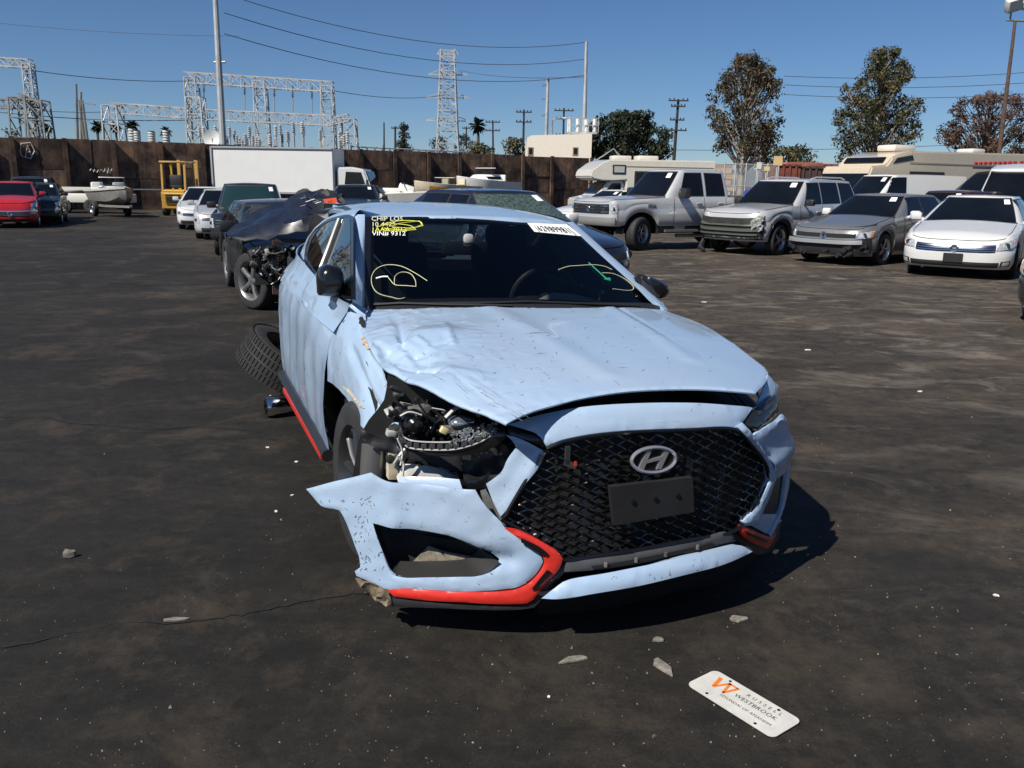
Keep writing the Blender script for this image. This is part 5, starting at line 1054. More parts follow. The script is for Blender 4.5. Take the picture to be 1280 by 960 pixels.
# ---- right grille frame and corner
FRM = [(921, 534), (927, 528), (944, 548), (964, 579), (970, 597), (958, 628), (946, 656), (930, 657), (928, 652), (946, 632), (962, 600), (957, 577), (940, 555)]
panel('grille_frame', FRM, 'y', Ff, HP, hero, .012, .02, er=.007, off=.008)
panel('bumper_corner', [(944, 546), (949, 541), (980, 517), (988, 531), (989, 552), (988, 573), (984, 592), (970, 600), (963, 577)], 'y', Ff, HP, hero, .016, .01, er=.008, disp=lambda p, n, k, q: n * .022 * math.exp(-(segd(Vector((p.x, p.z)), (.56, .535), (.92, .60))[0] / .05) ** 2))
panel('intake_recess', [(966, 602), (984, 588), (985, 625), (976, 650), (940, 658), (950, 638)], 'y', lambda x, z: Ff(x, z) + .10, DGREY, hero, .02, .004, er=.004)  # dark colour puts the shade into the recess, body paint in itself
panel('intake_ledge', [(938, 656), (951, 644), (976, 642), (972, 658), (964, 670)], 'y', lambda x, z: Ff(x, z) + .01, HP, hero, .012, .006, er=.004)
panel('corner_edge', [(985, 590), (989, 574), (988, 600), (983, 628), (974, 655), (965, 672), (962, 668), (972, 650), (980, 626)], 'y', Ff, HP, hero, .01, .012, er=.004)
panel('corner_black', [(909, 667), (928, 655), (964, 671), (972, 660), (978, 650), (975, 672), (962, 690), (942, 692), (921, 677)], 'y', lambda x, z: Ff(x, z) + .03, DGREY, hero, .02, .004, er=.004)
rt = panel('red_accent', [(924, 656), (930, 658), (962, 671), (971, 666), (966, 678), (960, 686), (940, 678), (927, 668)], 'y', Ff, REDT, hero, .01, .012, er=.005, off=.004)
panel('red_accent_slot', [(931, 663), (958, 675), (955, 678), (931, 667)], 'y', Ff, GLOSSB, rt, .01, .004, er=0, off=.007)
# right headlight
hlr = panel('headlight', [(930, 526), (944, 511), (958, 503), (972, 492), (975, 500), (975, 514), (962, 528), (948, 541), (938, 534)], 'y', lambda x, z: Ff(x, z) + .012, mat('smoked_lens', (.016, .017, .018), .06, coat=.3), hero, .015, .02, er=.008)
panel('headlight_brow', [(944, 510), (961, 468), (974, 482), (972, 492), (958, 503)], 'y', lambda x, z: Ff(x, z) + .05, HP, hero, .02, .004, er=.004)
panel('headlight_strip', [(946, 515), (970, 498), (971, 501), (948, 519)], 'y', lambda x, z: Ff(x, z) + .012, DGREY, hlr, .01, .003, er=0, off=.003)
# ---- lower spoiler and lip
sp_o = panel('lower_spoiler', [(701, 716), (709, 702), (748, 697), (792, 690), (850, 679), (909, 666), (921, 677), (880, 688), (837, 698), (792, 707), (748, 713)], 'y', lambda x, z: Ff(x, z) - .004, mat('satin_grey_spoiler', (.10, .10, .105), .45, .3), hero, .02, .01, er=.006)
panel('spoiler_slot', [(739, 708), (790, 700), (850, 688), (890, 679), (894, 682), (850, 692), (792, 704), (742, 711)], 'y', lambda x, z: Ff(x, z) - .010, GAP, sp_o, .02, .002, er=0)
for u, v in ((757, 706), (795, 700), (832, 693), (872, 684)): q = on(u, v, 'y', lambda x, z: Ff(x, z) - .016); c = MB(); c.box(q, (.008, .008, .016)); c.build('slot_rib', METAL, sp_o, None)
panel('front_lip', [(677, 748), (694, 735), (713, 724), (760, 716), (806, 707), (870, 694), (923, 682), (943, 689), (925, 698), (902, 707), (860, 718), (806, 731), (750, 741), (715, 747), (695, 749)], 'y', lambda x, z: Ff(x, z) - .03 - .5 * max(0, .28 - z), HP, hero, .02, .012, er=.010)
c = MB(); LB_ = [on(u, v, 'y', Ff) for u, v in ((690, 738), (713, 722), (806, 704), (922, 681))]; c.grid([[p + Vector((0, .02, .012)) for p in LB_], [p + Vector((0, .10, -.05)) for p in LB_]]); c.build('lip_shadow_gap', DARK, hero)  # dark sheet standing in for the shade behind the lip
c = MB(); c.grid([[(x, Ff(x, .3) + .10 + dy, z) for x in [-.72 + .09 * k for k in range(17)]] for dy, z in ((0, .30), (.0, .16), (.25, .13), (1.2, .14))]); c.build('undertray', DARK, hero)
panel('under_lip_shade', [(672, 748), (700, 744), (806, 726), (905, 702), (944, 689), (968, 676), (975, 690), (940, 712), (870, 735), (800, 752), (720, 766), (672, 768)], 'y', lambda x, z: Ff(x, z) + .06 + .5 * max(0, .2 - z), DARK, hero, .04, .004, er=0)  # black sheet added as the shade below the lip
LE = [(677, 748), (695, 749), (750, 741), (806, 731), (860, 718), (902, 707), (925, 698), (943, 689)]; fl = lambda x, z: Ff(x, z) - .03 - .5 * max(0, .28 - z)
LQ = [on(u, v, 'y', fl) + Vector((0, .012, .004)) for u, v in LE]; c = MB(); c.grid([[p for p in LQ], [p + Vector((0, .16, -.02)) for p in LQ], [Vector((p.x, p.y + .5, .13)) for p in LQ]]); c.build('lip_light_stop', DARK, hero, None)  # added dark sheet, keeps sunlight out of the slit behind the lip
# ---- torn left bumper
def Fl(x, z): t = max(0., (-x - .22)) / .7; return -.855 + .30 * t ** 1.9 - .06 * (.4 - z)
LBP = [(381, 612), (410, 604), (440, 597), (463, 591), (472, 596), (481, 600), (499, 604), (540, 607), (575, 612), (594, 613), (601, 625), (613, 640), (626, 653), (634, 663), (655, 677), (674, 692), (679, 703), (672, 716), (660, 728), (648, 734), (632, 737), (580, 740), (510, 736), (483, 737), (462, 729), (444, 721), (442, 715), (449, 710), (447, 696), (440, 677), (427, 643), (419, 637), (401, 632)]
HOLE = [(466, 654), (491, 659), (522, 663), (560, 670), (586, 681), (610, 692), (624, 702), (618, 710), (604, 718), (579, 721), (516, 722), (495, 720), (487, 713), (479, 693)]
def lb_disp(p, n, k, q):
    o = .010 * math.exp(-(segd(q, (-.86, .62), (-.84, .35))[0] / .03) ** 2) + .012 * nz(p, 6) * max(0, min(1, (-q.x - .7) / .2)) + .003 * nz(p, 20)
    o -= .02 * math.exp(-(segd(q, (-.80, .33), (-.5, .30))[0] / .03) ** 2); return n * o
lbo = panel('torn_bumper', LBP, 'y', Fl, HP, hero, .014, .004, [HOLE], er=.005, disp=lb_disp)
panel('bumper_ledge', [(497, 603), (498, 596), (540, 596), (574, 599), (578, 612), (540, 607)], 'y', lambda x, z: Fl(x, z) + .03 + .5 * max(0, z - .5), HP, hero, .015, .004, er=.003)
rs = random.Random(41); c = MB(); lo = 0
for k in range(90):
    if k < 55: u, v = rs.gauss(458, 10), rs.uniform(640, 716)
    elif k < 72: u, v = rs.uniform(470, 640), rs.uniform(615, 735)
    else: u, v = rs.uniform(400, 470), rs.uniform(622, 640)
    pp = [on(u + f * rs.uniform(-3, 3), v + f * rs.uniform(-4, 4), 'y', Fl) for f in (0, .5, 1)]
    if inside((u, v), HOLE) or not inside((u, v), LBP): continue
    c.tube([p + lb_disp(p, Vector((0, -1, 0)), 1, Vector((p.x, p.z))) + Vector((0, -.0006, 0)) for p in pp], rs.uniform(.0004, .0011), 4)
c.build('bumper_scratches', mat('grime_scratch', (.06, .055, .05), .8), lbo, None, kind='stuff')
# inner return of the fog opening
hr = [on(u, v, 'y', Fl) for u, v in HOLE]; hr = crom([tuple(p) for p in hr], .02); c = MB(); cen = sum(hr, Vector()) / len(hr)
c.grid([[p + Vector((0, .002, 0)) for p in hr], [p + (cen - p) * .10 + Vector((0, .05, 0)) for p in hr], [p + (cen - p) * .16 + Vector((0, .10, 0)) for p in hr]], True); c.build('intake_return', mat('inner_plastic', (.02, .02, .02), .5), lbo, 40)
panel('intake_back', [(460, 650), (640, 665), (640, 728), (470, 728)], 'y', lambda x, z: Fl(x, z) + .17, DARK, hero, .05, .003, er=0)
panel('torn_bracket', [(535, 683), (560, 691), (617, 700), (614, 715), (590, 716), (560, 708), (515, 703)], 'y', lambda x, z: Fl(x, z) + .11, mat('taped_card', (.20, .17, .13), .8, var=.5, vscale=30), hero, .014, .01, er=.003)
c = MB(); c.tube([lat(552, 690, 'y', -.62), lat(565, 705, 'y', -.63), lat(580, 698, 'y', -.63), lat(592, 713, 'y', -.62)], .004, 5); c.build('black_strap', TRIM, hero)
rl = panel('red_accent', [(631, 661), (648, 664), (668, 673), (684, 682), (697, 690), (704, 699), (700, 711), (684, 731), (663, 753), (641, 756), (580, 754), (530, 751), (491, 746), (483, 738), (510, 737), (580, 741), (632, 740), (650, 736), (663, 729), (675, 716), (681, 704), (676, 693), (655, 678)], 'y', lambda x, z: Fl(x, z) - .004, REDT, hero, .012, .012, er=.006)
panel('red_accent_slot', [(651, 671), (672, 681), (684, 690), (682, 693), (668, 687), (651, 676)], 'y', Fl, GLOSSB, rl, .01, .004, er=0, off=.012); panel('red_accent_slot', [(683, 711), (688, 713), (672, 732), (664, 735), (674, 722)], 'y', Fl, GLOSSB, rl, .01, .004, er=0, off=.012)
panel('bumper_skirt', [(454, 729), (485, 741), (491, 748), (580, 756), (641, 758), (664, 755), (702, 709), (707, 714), (668, 760), (640, 763), (560, 761), (484, 757), (466, 747)], 'y', lambda x, z: Fl(x, z) + .01, BLACKP, hero, .012, .01, er=.003)
def crump(p, n, k, q): return n * (.03 * nz(p, 26) + .015 * nz(p, 60))
panel('scraped_corner', [(446, 722), (470, 731), (486, 742), (490, 757), (474, 752), (456, 742)], 'y', lambda x, z: Fl(x, z) - .002, mat('scraped_plastic', (.06, .045, .03), .85, col2=(.22, .17, .11), vscale=40), hero, .010, .01, er=0, disp=crump)
# shard between bumper and grille
shard = panel('bumper_shard', [(632, 543), (652, 549), (683, 566), (672, 585), (651, 610), (637, 632), (626, 645), (616, 628), (607, 606), (617, 599), (627, 590), (634, 575), (645, 560), (640, 551)], 'y', lambda x, z: Ff(x, z) + .01, HP, hero, .014, .004, er=.004, disp=lambda p, n, k, q: n * (.012 * nz(p, 9) + .014 * math.exp(-(segd(q, (-.42, .62), (-.50, .42))[0] / .03) ** 2)))
panel('grey_strut', [(600, 614), (607, 612), (618, 632), (628, 650), (633, 659), (622, 650), (606, 632)], 'y', lambda x, z: Ff(x, z) + .05, METAL, hero, .012, .006, er=.003)
# ---- fender
def fen(rows, name, m, parent, disp=None, k=6, th=.005, px=True, sharp=45):
    """smooth sheet through a grid of control points (u, v, y) or local xyz"""
    P = [[(lat(a, b, 'y', c) if px else Vector((a, b, c))) for a, b, c in r] for r in rows]
    def cr1(L):
        out = []
        for i in range(len(L) - 1):
            p1, p2 = L[i], L[i + 1]; p0 = L[i - 1] if i else p1 * 2 - p2; p3 = L[i + 2] if i + 2 < len(L) else p2 * 2 - p1
            for j in range(k): t = j / k; out.append(.5 * ((2 * p1) + (p2 - p0) * t + (2 * p0 - 5 * p1 + 4 * p2 - p3) * t * t + (3 * p1 - p0 - 3 * p2 + p3) * t ** 3))
        return out + [L[-1]]
    Q = [cr1(r) for r in P]; Q = [list(x) for x in zip(*[cr1(list(c)) for c in zip(*Q)])]
    h, w = len(Q), len(Q[0]); N = [[None] * w for _ in range(h)]
    for i in range(h):
        for j in range(w):
            da = Q[i][min(j + 1, w - 1)] - Q[i][max(j - 1, 0)]; db = Q[min(i + 1, h - 1)][j] - Q[max(i - 1, 0)][j]; n = da.cross(db); n = n.normalized() if n.length > 1e-9 else Vector((0, -1, 0))
            if n.dot(CO - Q[i][j]) < 0: n = -n
            N[i][j] = n
    F = [[Q[i][j] + (N[i][j] * disp(Q[i][j], i / (h - 1), j / (w - 1)) if disp else Vector()) for j in range(w)] for i in range(h)]
    mb = MB(); mb.grid(F); B = [[F[i][j] - N[i][j] * th for j in range(w)] for i in range(h)]; mb.grid(B)
    rim = [(0, j) for j in range(w)] + [(i, w - 1) for i in range(1, h)] + [(h - 1, j) for j in range(w - 2, -1, -1)] + [(i, 0) for i in range(h - 2, 0, -1)]
    mb.grid([[F[i][j] for i, j in rim], [B[i][j] for i, j in rim]], True); o = mb.build(name, m, parent, sharp, 1e-5); SHEET[name] = (F, N); return o
SHEET = {}
def on_sheet(name, a, b, off):
    F, N = SHEET[name]; h, w = len(F) - 1, len(F[0]) - 1; x, y = a * h, b * w; i, j = min(int(x), h - 1), min(int(y), w - 1); fx_, fy_ = x - i, y - j
    return F[i][j].lerp(F[i][j + 1], fy_).lerp(F[i + 1][j].lerp(F[i + 1][j + 1], fy_), fx_) + N[i][j] * off
def tear(name, pts, m, parent, sheet, off=.003, wid=.02):
    c = MB(); L_ = [on_sheet(sheet, a, b, off) for a, b in crom([p for p in pts], .012, False, 80)]; n = len(L_); rj_ = random.Random(len(pts) * 7 + n)
    G_ = []
    for k, p in enumerate(L_):
        d = (L_[min(k + 1, n - 1)] - L_[max(k - 1, 0)]).normalized(); nn = (CO - p).normalized(); sd = d.cross(nn).normalized(); w = wid * (math.sin(PI * (k + .5) / n) ** .6) * rj_.uniform(.55, 1.2); G_.append([p + sd * w * .5 - nn * .004, p + sd * w * .4, p - sd * w * .4, p - sd * w * .5 - nn * .004])
    c.grid(G_); return c.build(name, m, parent, 60)
FD = [  # rows from rear (door edge) to front; columns from top (hood edge) down
 [(437, 381, .46), (430, 391, .50), (419, 407, .52), (412, 440, .53), (410, 476, .54)],
 [(446, 388, .40), (440, 402, .36), (430, 424, .34), (424, 452, .34), (421, 484, .36)],
 [(453, 398, .30), (450, 415, .22), (444, 440, .18), (437, 468, .16), (433, 497, .16)],
 [(460, 427, .14), (460, 438, .06), (456, 462, .0), (449, 490, -.02), (445, 517, -.02)],
 [(474, 449, -.02), (471, 462, -.08), (470, 487, -.14), (464, 512, -.17), (456, 536, -.18)],
 [(479, 468, -.14), (481, 482, -.2), (482, 503, -.26), (478, 523, -.30), (472, 542, -.32)],
 [(484, 486, -.24), (489, 502, -.3), (493, 517, -.36), (497, 532, -.40), (500, 546, -.42)]]
fender = fen(FD, 'fender', HP, hero, lambda p, a, b: .008 * nz(p, 6, 3) + .006 * abs(nz(p, 13, 1)) - .02 * math.exp(-((b - .55 - .25 * (a - .4)) / .05) ** 2) * (a > .25) * .5, 6)
BARE = mat('bare_filler', (.34, .29, .22), .8, var=.45, vscale=60)
tear('paint_tear', [(.27, .93), (.36, .90), (.45, .86), (.55, .83), (.62, .80)], BARE, fender, 'fender', .004, .016)
tear('paint_tear', [(.40, .22), (.46, .2), (.52, .22)], BARE, fender, 'fender', .004, .035)
tear('scrape', [(.62, .55), (.66, .60), (.70, .62)], mat('scrape_dark', (.05, .05, .05), .8), fender, 'fender', .003, .0035); tear('scrape', [(.74, .60), (.78, .64), (.82, .66)], MAT['scrape_dark'], fender, 'fender', .003, .0035); tear('scrape', [(.50, .40), (.54, .42)], MAT['scrape_dark'], fender, 'fender', .003, .0035)
tear('torn_seam', [(.36, .05), (.44, .06), (.5, .04), (.58, .06), (.66, .04), (.74, .05)], GAP, fender, 'fender', .003, .014); tear('torn_seam', [(.30, .03), (.36, .08), (.41, .08)], GAP, fender, 'fender', .003, .022)
# liner, front wheel
lin = MB(); arc = [(math.cos(PI * k / 12 - .25), math.sin(PI * k / 12 - .25)) for k in range(15)]
lin.grid([[(x, -.0 + .40 * ca_, .33 + .40 * sa_) for ca_, sa_ in arc] for x in (-.83, -.50)]); lin.add([(-.52, .40 * ca_, .33 + .40 * sa_) for ca_, sa_ in arc], [tuple(range(15))]); lin.build('wheel_arch_liner', DARK, hero, None)
BRIM = mat('black_alloy', (.075, .075, .08), .28, .7, coat=.4)
for (x, y, st, z, ln) in ((-.765, .0, .10, .325, 0), (.79, .0, .16, .325, 0), (.79, 2.65, 0, .325, 0), (-.87, 2.72, -.30, .22, 1.02)): add_wheel(hero, x, y, .325, .235, 'multi' if abs(y) < 1 else 'five', BRIM, st, z, ln)
rw = [o for o in hero.children if o.name.startswith('wheel') and abs(o.location.y - 2.72) < .01][0]; tb = MB()
for k in range(64):
    a = 2 * PI * k / 64
    for xo, w_, sh in ((-.088, .05, .02), (-.03, .045, -.015), (.03, .045, .015), (.088, .05, -.02)): tb.box((xo, .326 * math.cos(a + sh * .5), .326 * math.sin(a + sh * .5)), (w_, .024, .010), Matrix.Rotation(a - PI / 2, 3, 'X'))
tb.build('tyre_tread', mat('dusty_dark_rubber', (.012, .012, .012), .85, var=.4, vscale=14), rw, None, kind='stuff')
# ---- headlamp wreckage
dk = panel('bay_dark', [(484, 468), (640, 530), (680, 560), (660, 600), (620, 645), (590, 620), (470, 612), (440, 600), (452, 540), (480, 500)], 'y', lambda x, z: -.42 + .25 * max(0, -x - .6), DARK, hero, .06, .003, er=0)
hl = thing('y', 'y', 'y'); bpy.data.objects.remove(hl)
hlo = panel('broken_headlight', [(500, 540), (512, 550), (535, 556), (575, 555), (600, 547), (618, 532), (632, 535), (628, 552), (600, 566), (560, 571), (520, 566), (502, 552)], 'y', lambda x, z: Ff(x, z) + .06, GLOSSB, hero, .014, .01, er=.004)
c = MB(); LP = crom([tuple(on(u, v, 'y', lambda x, z: Ff(x, z) + .055)) for u, v in ((500, 536), (504, 546), (515, 551), (540, 553), (570, 552), (595, 545), (612, 536), (622, 526))], .01, False)
c.tube(LP, .004, 5); c.tube([p + Vector((0, -.004, -.026)) for p in LP], .004, 5); c.build('led_frame', mat('dull_chrome', (.10, .10, .105), .5, .4), hlo)
for k in range(0, len(LP) - 1, max(1, len(LP) // 11)): c = MB(); c.box(LP[k] + Vector((0, -.004, -.013)), (.016, .01, .014)); c.build('led_cell', mat('led_clear', (.32, .32, .33), .12, .8), hlo, None)
rc = random.Random(8); c = MB()
for k in range(120):
    u = rc.uniform(564, 620); v = 549 - (u - 564) * .26 + rc.uniform(-8, 7); q = on(u, v, 'y', lambda x, z: Ff(x, z) + .05); R_ = Matrix.Rotation(rc.uniform(-1.5, 1.5), 3, 'Y') @ Matrix.Rotation(rc.uniform(-1, 1), 3, 'X') @ Matrix.Rotation(rc.uniform(-1, 1), 3, 'Z'); z_ = rc.uniform(.004, .009); c.prism([q + R_ @ Vector(w_) * z_ for w_ in ((-1, 0, -.6), (1, 0, -.5), (.2, 0, 1))], R_ @ Vector((0, .003, 0)))
c.build('shattered_lens', mat('clear_shards', (.42, .42, .43), .08, .7), hlo, None, kind='stuff')
q = lat(519, 531, 'y', -.50); c = MB(); c.lathe([(0, -.03), (.022, -.026), (.036, -.01), (.042, .0), (.048, .0), (.05, .03), (.03, .05)], 20, 'y', q); c.build('projector_lens', GLOSSB, hlo)
q = lat(577, 527, 'y', -.58); c = MB(); c.lathe([(0, -.034), (.02, -.031), (.034, -.020), (.04, 0), (.04, .01)], 20, 'y'); lo_ = c.build('reflector', mat('mirror_chrome', (.75, .80, .88), .08, .9), hlo); lo_.location = q; lo_.scale = (1.15, 1, .55); c = MB(); c.tube([q + Vector((-.06 + .0 * k, -.01, .02 + .04 * math.sin(PI * k / 6))) + Vector((.02 * k, 0, 0)) for k in range(7)], .007, 5); c.box(q + Vector((0, .02, -.03)), (.13, .03, .02)); c.build('reflector_cup', METAL, hlo)
panel('bracket', [(491, 484), (499, 479), (516, 485), (520, 492), (518, 504), (506, 504), (501, 498), (491, 499)], 'y', lambda x, z: -.37 + .3 * (z - .7), mat('pale_bracket', (.42, .43, .40), .5, .3, var=.4, vscale=30), hero, .012, .006, [[(503, 488), (509, 488), (509, 495), (503, 495)]], er=.002, disp=lambda p, n, k, q: n * .01 * nz(p, 22)); c = MB(); c.bar(lat(500, 504, 'y', -.40), lat(518, 508, 'y', -.40), .012, .010); c.build('bracket_lip', MAT['pale_bracket'], hero)
q = lat(487, 498, 'y', -.3); c = MB(); c.bar(q + Vector((0, 0, .05)), q + Vector((.02, -.05, -.06)), .018, .03); c.build('inner_rail', mat('pale_bracket', (.42, .43, .4)), hero)
q = lat(520, 512, 'y', -.42); c = MB(); c.box(q + Vector((0, -.03, 0)), (.07, .05, .042), Matrix.Rotation(-.15, 3, 'Y'), .008); c.build('lamp_motor', METAL, hero)
q = lat(555, 538, 'y', -.60); c = MB(); c.box(q, (.026, .02, .022), Matrix.Rotation(.5, 3, 'Y'), .003); c.build('connector', mat('cream_connector', (.6, .5, .28), .5), hero)
rj = random.Random(21)
wr_ = [((540, 510), (560, 515), (570, 530)), ((556, 536), (556, 515), (566, 508), (580, 512)), ((500, 520), (512, 515), (530, 520)), ((590, 514), (602, 528), (612, 540)), ((497, 548), (503, 565), (500, 585)), ((520, 500), (535, 520), (545, 525)), ((497, 570), (505, 580), (503, 598))]
for k, w_ in enumerate(wr_): c = MB(); c.tube(crom([tuple(lat(u, v, 'y', -.50 - .01 * k)) for u, v in w_], .01, False), .004 if k else .003, 5); c.build('wire', [mat('white_wire', (.5, .5, .48), .5), TRIM][k % 2], hero)
CLM = [mat('clutter_black', (.012, .012, .012), .4), mat('clutter_dark', (.03, .03, .03), .5, .3, var=.4, vscale=40), mat('clutter_metal', (.20, .20, .20), .4, .7, var=.5, vscale=40), mat('clutter_pale', (.38, .38, .36), .5, .2, var=.4, vscale=50)]
junk = [MB() for _ in CLM]
for k in range(190):
    u = rj.uniform(486, 645); lo = 470 + (u - 480) * .42; v = lo + 5 + (582 - lo) * rj.random() ** .9; q = lat(u, v, 'y', rj.uniform(-.52, -.36)); jb = junk[min(3, int(rj.random() ** 2.0 * 4.2))]; R_ = Matrix.Rotation(rj.uniform(-1.5, 1.5), 3, 'Y') @ Matrix.Rotation(rj.uniform(-.6, .6), 3, 'X'); t_ = rj.random()
    if t_ < .35: jb.box(q, (rj.uniform(.012, .05), rj.uniform(.01, .04), rj.uniform(.006, .022)), R_, .003)
    elif t_ < .65: d_ = R_ @ Vector((rj.uniform(.015, .04), 0, 0)); jb.tube([q - d_, q + Vector((0, -.008, rj.uniform(-.01, .012))), q + d_], rj.uniform(.002, .007), 6)
    elif t_ < .8: jb.lathe([(.0, -.008), (.010, -.008), (.012, .0), (.007, .006), (0, .006)], 10, 'y', q)
    else: jb.prism([q + R_ @ Vector(w_) for w_ in ((-.02, 0, -.008), (.018, 0, -.012), (.024, 0, .004), (.0, 0, .014), (-.014, 0, .006))], (0, .004, 0))
for jb, cm in zip(junk, CLM): jb.build('engine_bay_clutter', cm, hero, 40, kind='stuff')
panel('liner_flap', [(452, 537), (470, 543), (500, 548), (503, 556), (495, 566), (478, 564), (462, 556), (450, 546)], 'y', lambda x, z: -.50 + .5 * (-x - .75), BLACKP, hero, .012, .008, er=.002, disp=lambda p, n, k, q: n * .02 * nz(p, 25))
q0, q1 = lat(472, 556, 'y', -.36), lat(468, 604, 'y', -.34); c = MB(); c.tube([q0, q1], .056, 18); c.build('grey_canister', mat('satin_canister', (.27, .27, .27), .3, .7), hero)
panel('tan_block', [(486, 567), (503, 570), (503, 600), (486, 600)], 'y', lambda x, z: -.47, mat('tan_foam', (.50, .44, .32), .8, var=.2, vscale=30), hero, .02, .04, er=.004)
panel('washer_tank', [(506, 580), (525, 581), (548, 585), (574, 597), (575, 603), (540, 603), (498, 603), (500, 592)], 'y', lambda x, z: -.52 + .3 * abs(z - .5), mat('milky_tank', (.60, .57, .52), .4), hero, .014, .03, er=.008)
panel('black_housing', [(512, 566), (530, 564), (576, 566), (578, 590), (560, 588), (540, 580), (514, 575)], 'y', lambda x, z: -.54, DGREY, hero, .016, .03, er=.004)
panel('black_housing', [(577, 566), (600, 562), (630, 555), (646, 566), (638, 590), (620, 603), (600, 612), (580, 610)], 'y', lambda x, z: Ff(x, z) + .14, BLACKP, hero, .016, .02, er=.004, disp=lambda p, n, k, q: n * .012 * nz(p, 30))
panel('black_shard', [(572, 600), (596, 600), (614, 588), (606, 606), (598, 612), (576, 613)], 'y', lambda x, z: Ff(x, z) + .05, GLOSSB, hero, .012, .006, er=.003)
panel('seam_filler', [(632, 532), (650, 533), (672, 545), (686, 556), (684, 566), (660, 556), (640, 546)], 'y', lambda x, z: Ff(x, z) + .035, GLOSSB, hero, .014, .006, er=.003, disp=lambda p, n, k, q: n * .012 * nz(p, 22))
# ---- right hand (viewer left) side
ZL = [.235, .30, .45, .62, .78, .90, .975]
def sidex(y, z, sg):
    f = max(0, min(1, (y - .5) / 1.7)); a = np.interp(z, ZL, [.885, .90, .915, .918, .91, .88, .84]); b = np.interp(z, ZL, [.925, .945, .955, .958, .955, .915, .845]); r = lerp(a, b, f) if sg < 0 else a - .02 - .12 * max(0, z - .6) - .55 * max(0, -.18 - y)
    if y > 2.2: r -= (y - 2.2) ** 2 * .24
    r -= .05 * math.exp(-((y - .5) / .22) ** 2) * max(0, (z - .7) / .27) if sg < 0 else 0
    return sg * r
def zbelt(y): return .958 + .022 * (y - .45) + .02 * max(0, y - 1.6)
def side(name, y0, y1, sg, m, parent, disp=None, ztop=zbelt, zbot=lambda y: .235, ny=14):
    P = [[Vector((0, lerp(y0, y1, j / ny), lerp(zbot(lerp(y0, y1, j / ny)), ztop(lerp(y0, y1, j / ny)), i / 14))) for j in range(ny + 1)] for i in range(15)]
    for r in P:
        for p in r: p.x = sidex(p.y, min(p.z, .975), sg); p.x += disp(p) if disp else 0
    mb = MB(); mb.grid(P); Bk = [[p - Vector((sg * .006, 0, 0)) for p in r] for r in P]; mb.grid(Bk)
    rim = P[0] + [r[-1] for r in P[1:]] + P[-1][-2::-1] + [r[0] for r in P[-2:0:-1]]; mb.grid([rim, [p - Vector((sg * .006, 0, 0)) for p in rim]], True)
    return mb.build(name, m, parent, 50)
def sdisp(p):
    e = min(1, max(0, (p.z - .2) * 5)) * min(1, max(0, (.97 - p.z) * 6)); return e * (.003 * math.sin(p.y * 9 + 4 * nz(p, 2)) + .014 * nz((p.x, p.y * 3.2, p.z * .8), 2.4, 5) + .008 * nz(p, 12))
fd = side('front_door', .53, 1.40, -1, HP, hero, sdisp); rd = side('rear_door', 1.41, 2.06, -1, HP, hero, sdisp)
qb = lambda y: max(.235, .33 + math.sqrt(max(0, .37 ** 2 - (y - 2.65) ** 2)) if abs(y - 2.65) < .37 else 0)
side('quarter_panel', 2.07, 3.32, -1, HP, hero, sdisp, zbot=qb, ny=30)
fb_ = lambda y: max(.235, .33 + math.sqrt(max(0, .37 ** 2 - y ** 2)) if abs(y) < .37 else 0)
side('fender', -.44, .52, 1, HP, hero, None, ztop=lambda y: .60 + .27 * (y + .44) / .96, zbot=fb_, ny=28); side('front_door', .53, 1.55, 1, HP, hero); side('quarter_panel', 1.56, 3.32, 1, HP, hero, None, zbot=qb, ny=36)
# handle, sill, red strip
q = lat(387, 380, 'y', 1.28); c = MB(); c.box(q + Vector((-.02, 0, 0)), (.03, .2, .035), None, .012); c.build('door_handle', HP, fd); c = MB(); c.tube([q + Vector((-.012, -.14, -.05)), q + Vector((-.02, -.02, -.062)), q + Vector((-.012, .1, -.05))], .008, 5); c.build('handle_recess', GAP, fd)
A_, B_ = lat(410, 575, 'y', .52), lat(353, 470, 'y', 2.06)
c = MB(); c.tube([A_ + Vector((.0, 0, .02)), A_.lerp(B_, .5) + Vector((0, 0, .012)), B_ + Vector((0, 0, .01))], .03, 8); c.build('side_sill', BLACKP, hero)
A2, B2 = lat(406, 570, 'y', .55) + Vector((-.012, 0, 0)), lat(358, 487, 'y', 1.75) + Vector((-.012, 0, 0)); c = MB(); c.bar(A2, B2, .016, .026); c.build('red_sill_strip', REDT, hero)
c = MB(); c.bar((.87, .5, .22), (.87, 2.2, .22), .05); c.build('side_sill', BLACKP, hero)
# ---- glass house
def strip(name, A, B, m, parent, bulge=.012, th=.02):
    n = len(A); mb = MB(); G_ = []
    for a, b in zip(A, B):
        d = (CO - a).normalized(); G_.append([a + d * -th, a, a.lerp(b, .25) + d * bulge * .8, a.lerp(b, .5) + d * bulge, a.lerp(b, .75) + d * bulge * .8, b, b + d * -th])
    mb.grid(G_); return mb.build(name, m, parent, 60)
WS = [(464, 272), (530, 273), (600, 276), (650, 280), (690, 283), (712, 286), (760, 327), (800, 364), (820, 386), (740, 384), (640, 383), (540, 383), (463, 385), (463, 330)]
ws = panel('windshield', WS, 'y', Yw, GLASS, hero, .05, .0, er=0)
panel('windshield_band', [(456, 271), (530, 271), (600, 274), (650, 278), (690, 281), (714, 284), (824, 388), (815, 388), (708, 287), (690, 285), (650, 282), (600, 278), (530, 276), (467, 275), (467, 380), (464, 387), (456, 386)], 'y', lambda x, z: Yw(x, z) + .004, GLOSSB, hero, .03, .003, er=0)
panel('cowl', [(457, 387), (463, 377), (640, 376), (810, 378), (826, 388), (640, 386)], 'y', lambda x, z: Yw(x, z) - .012, BLACKP, hero, .04, .02, er=.004)
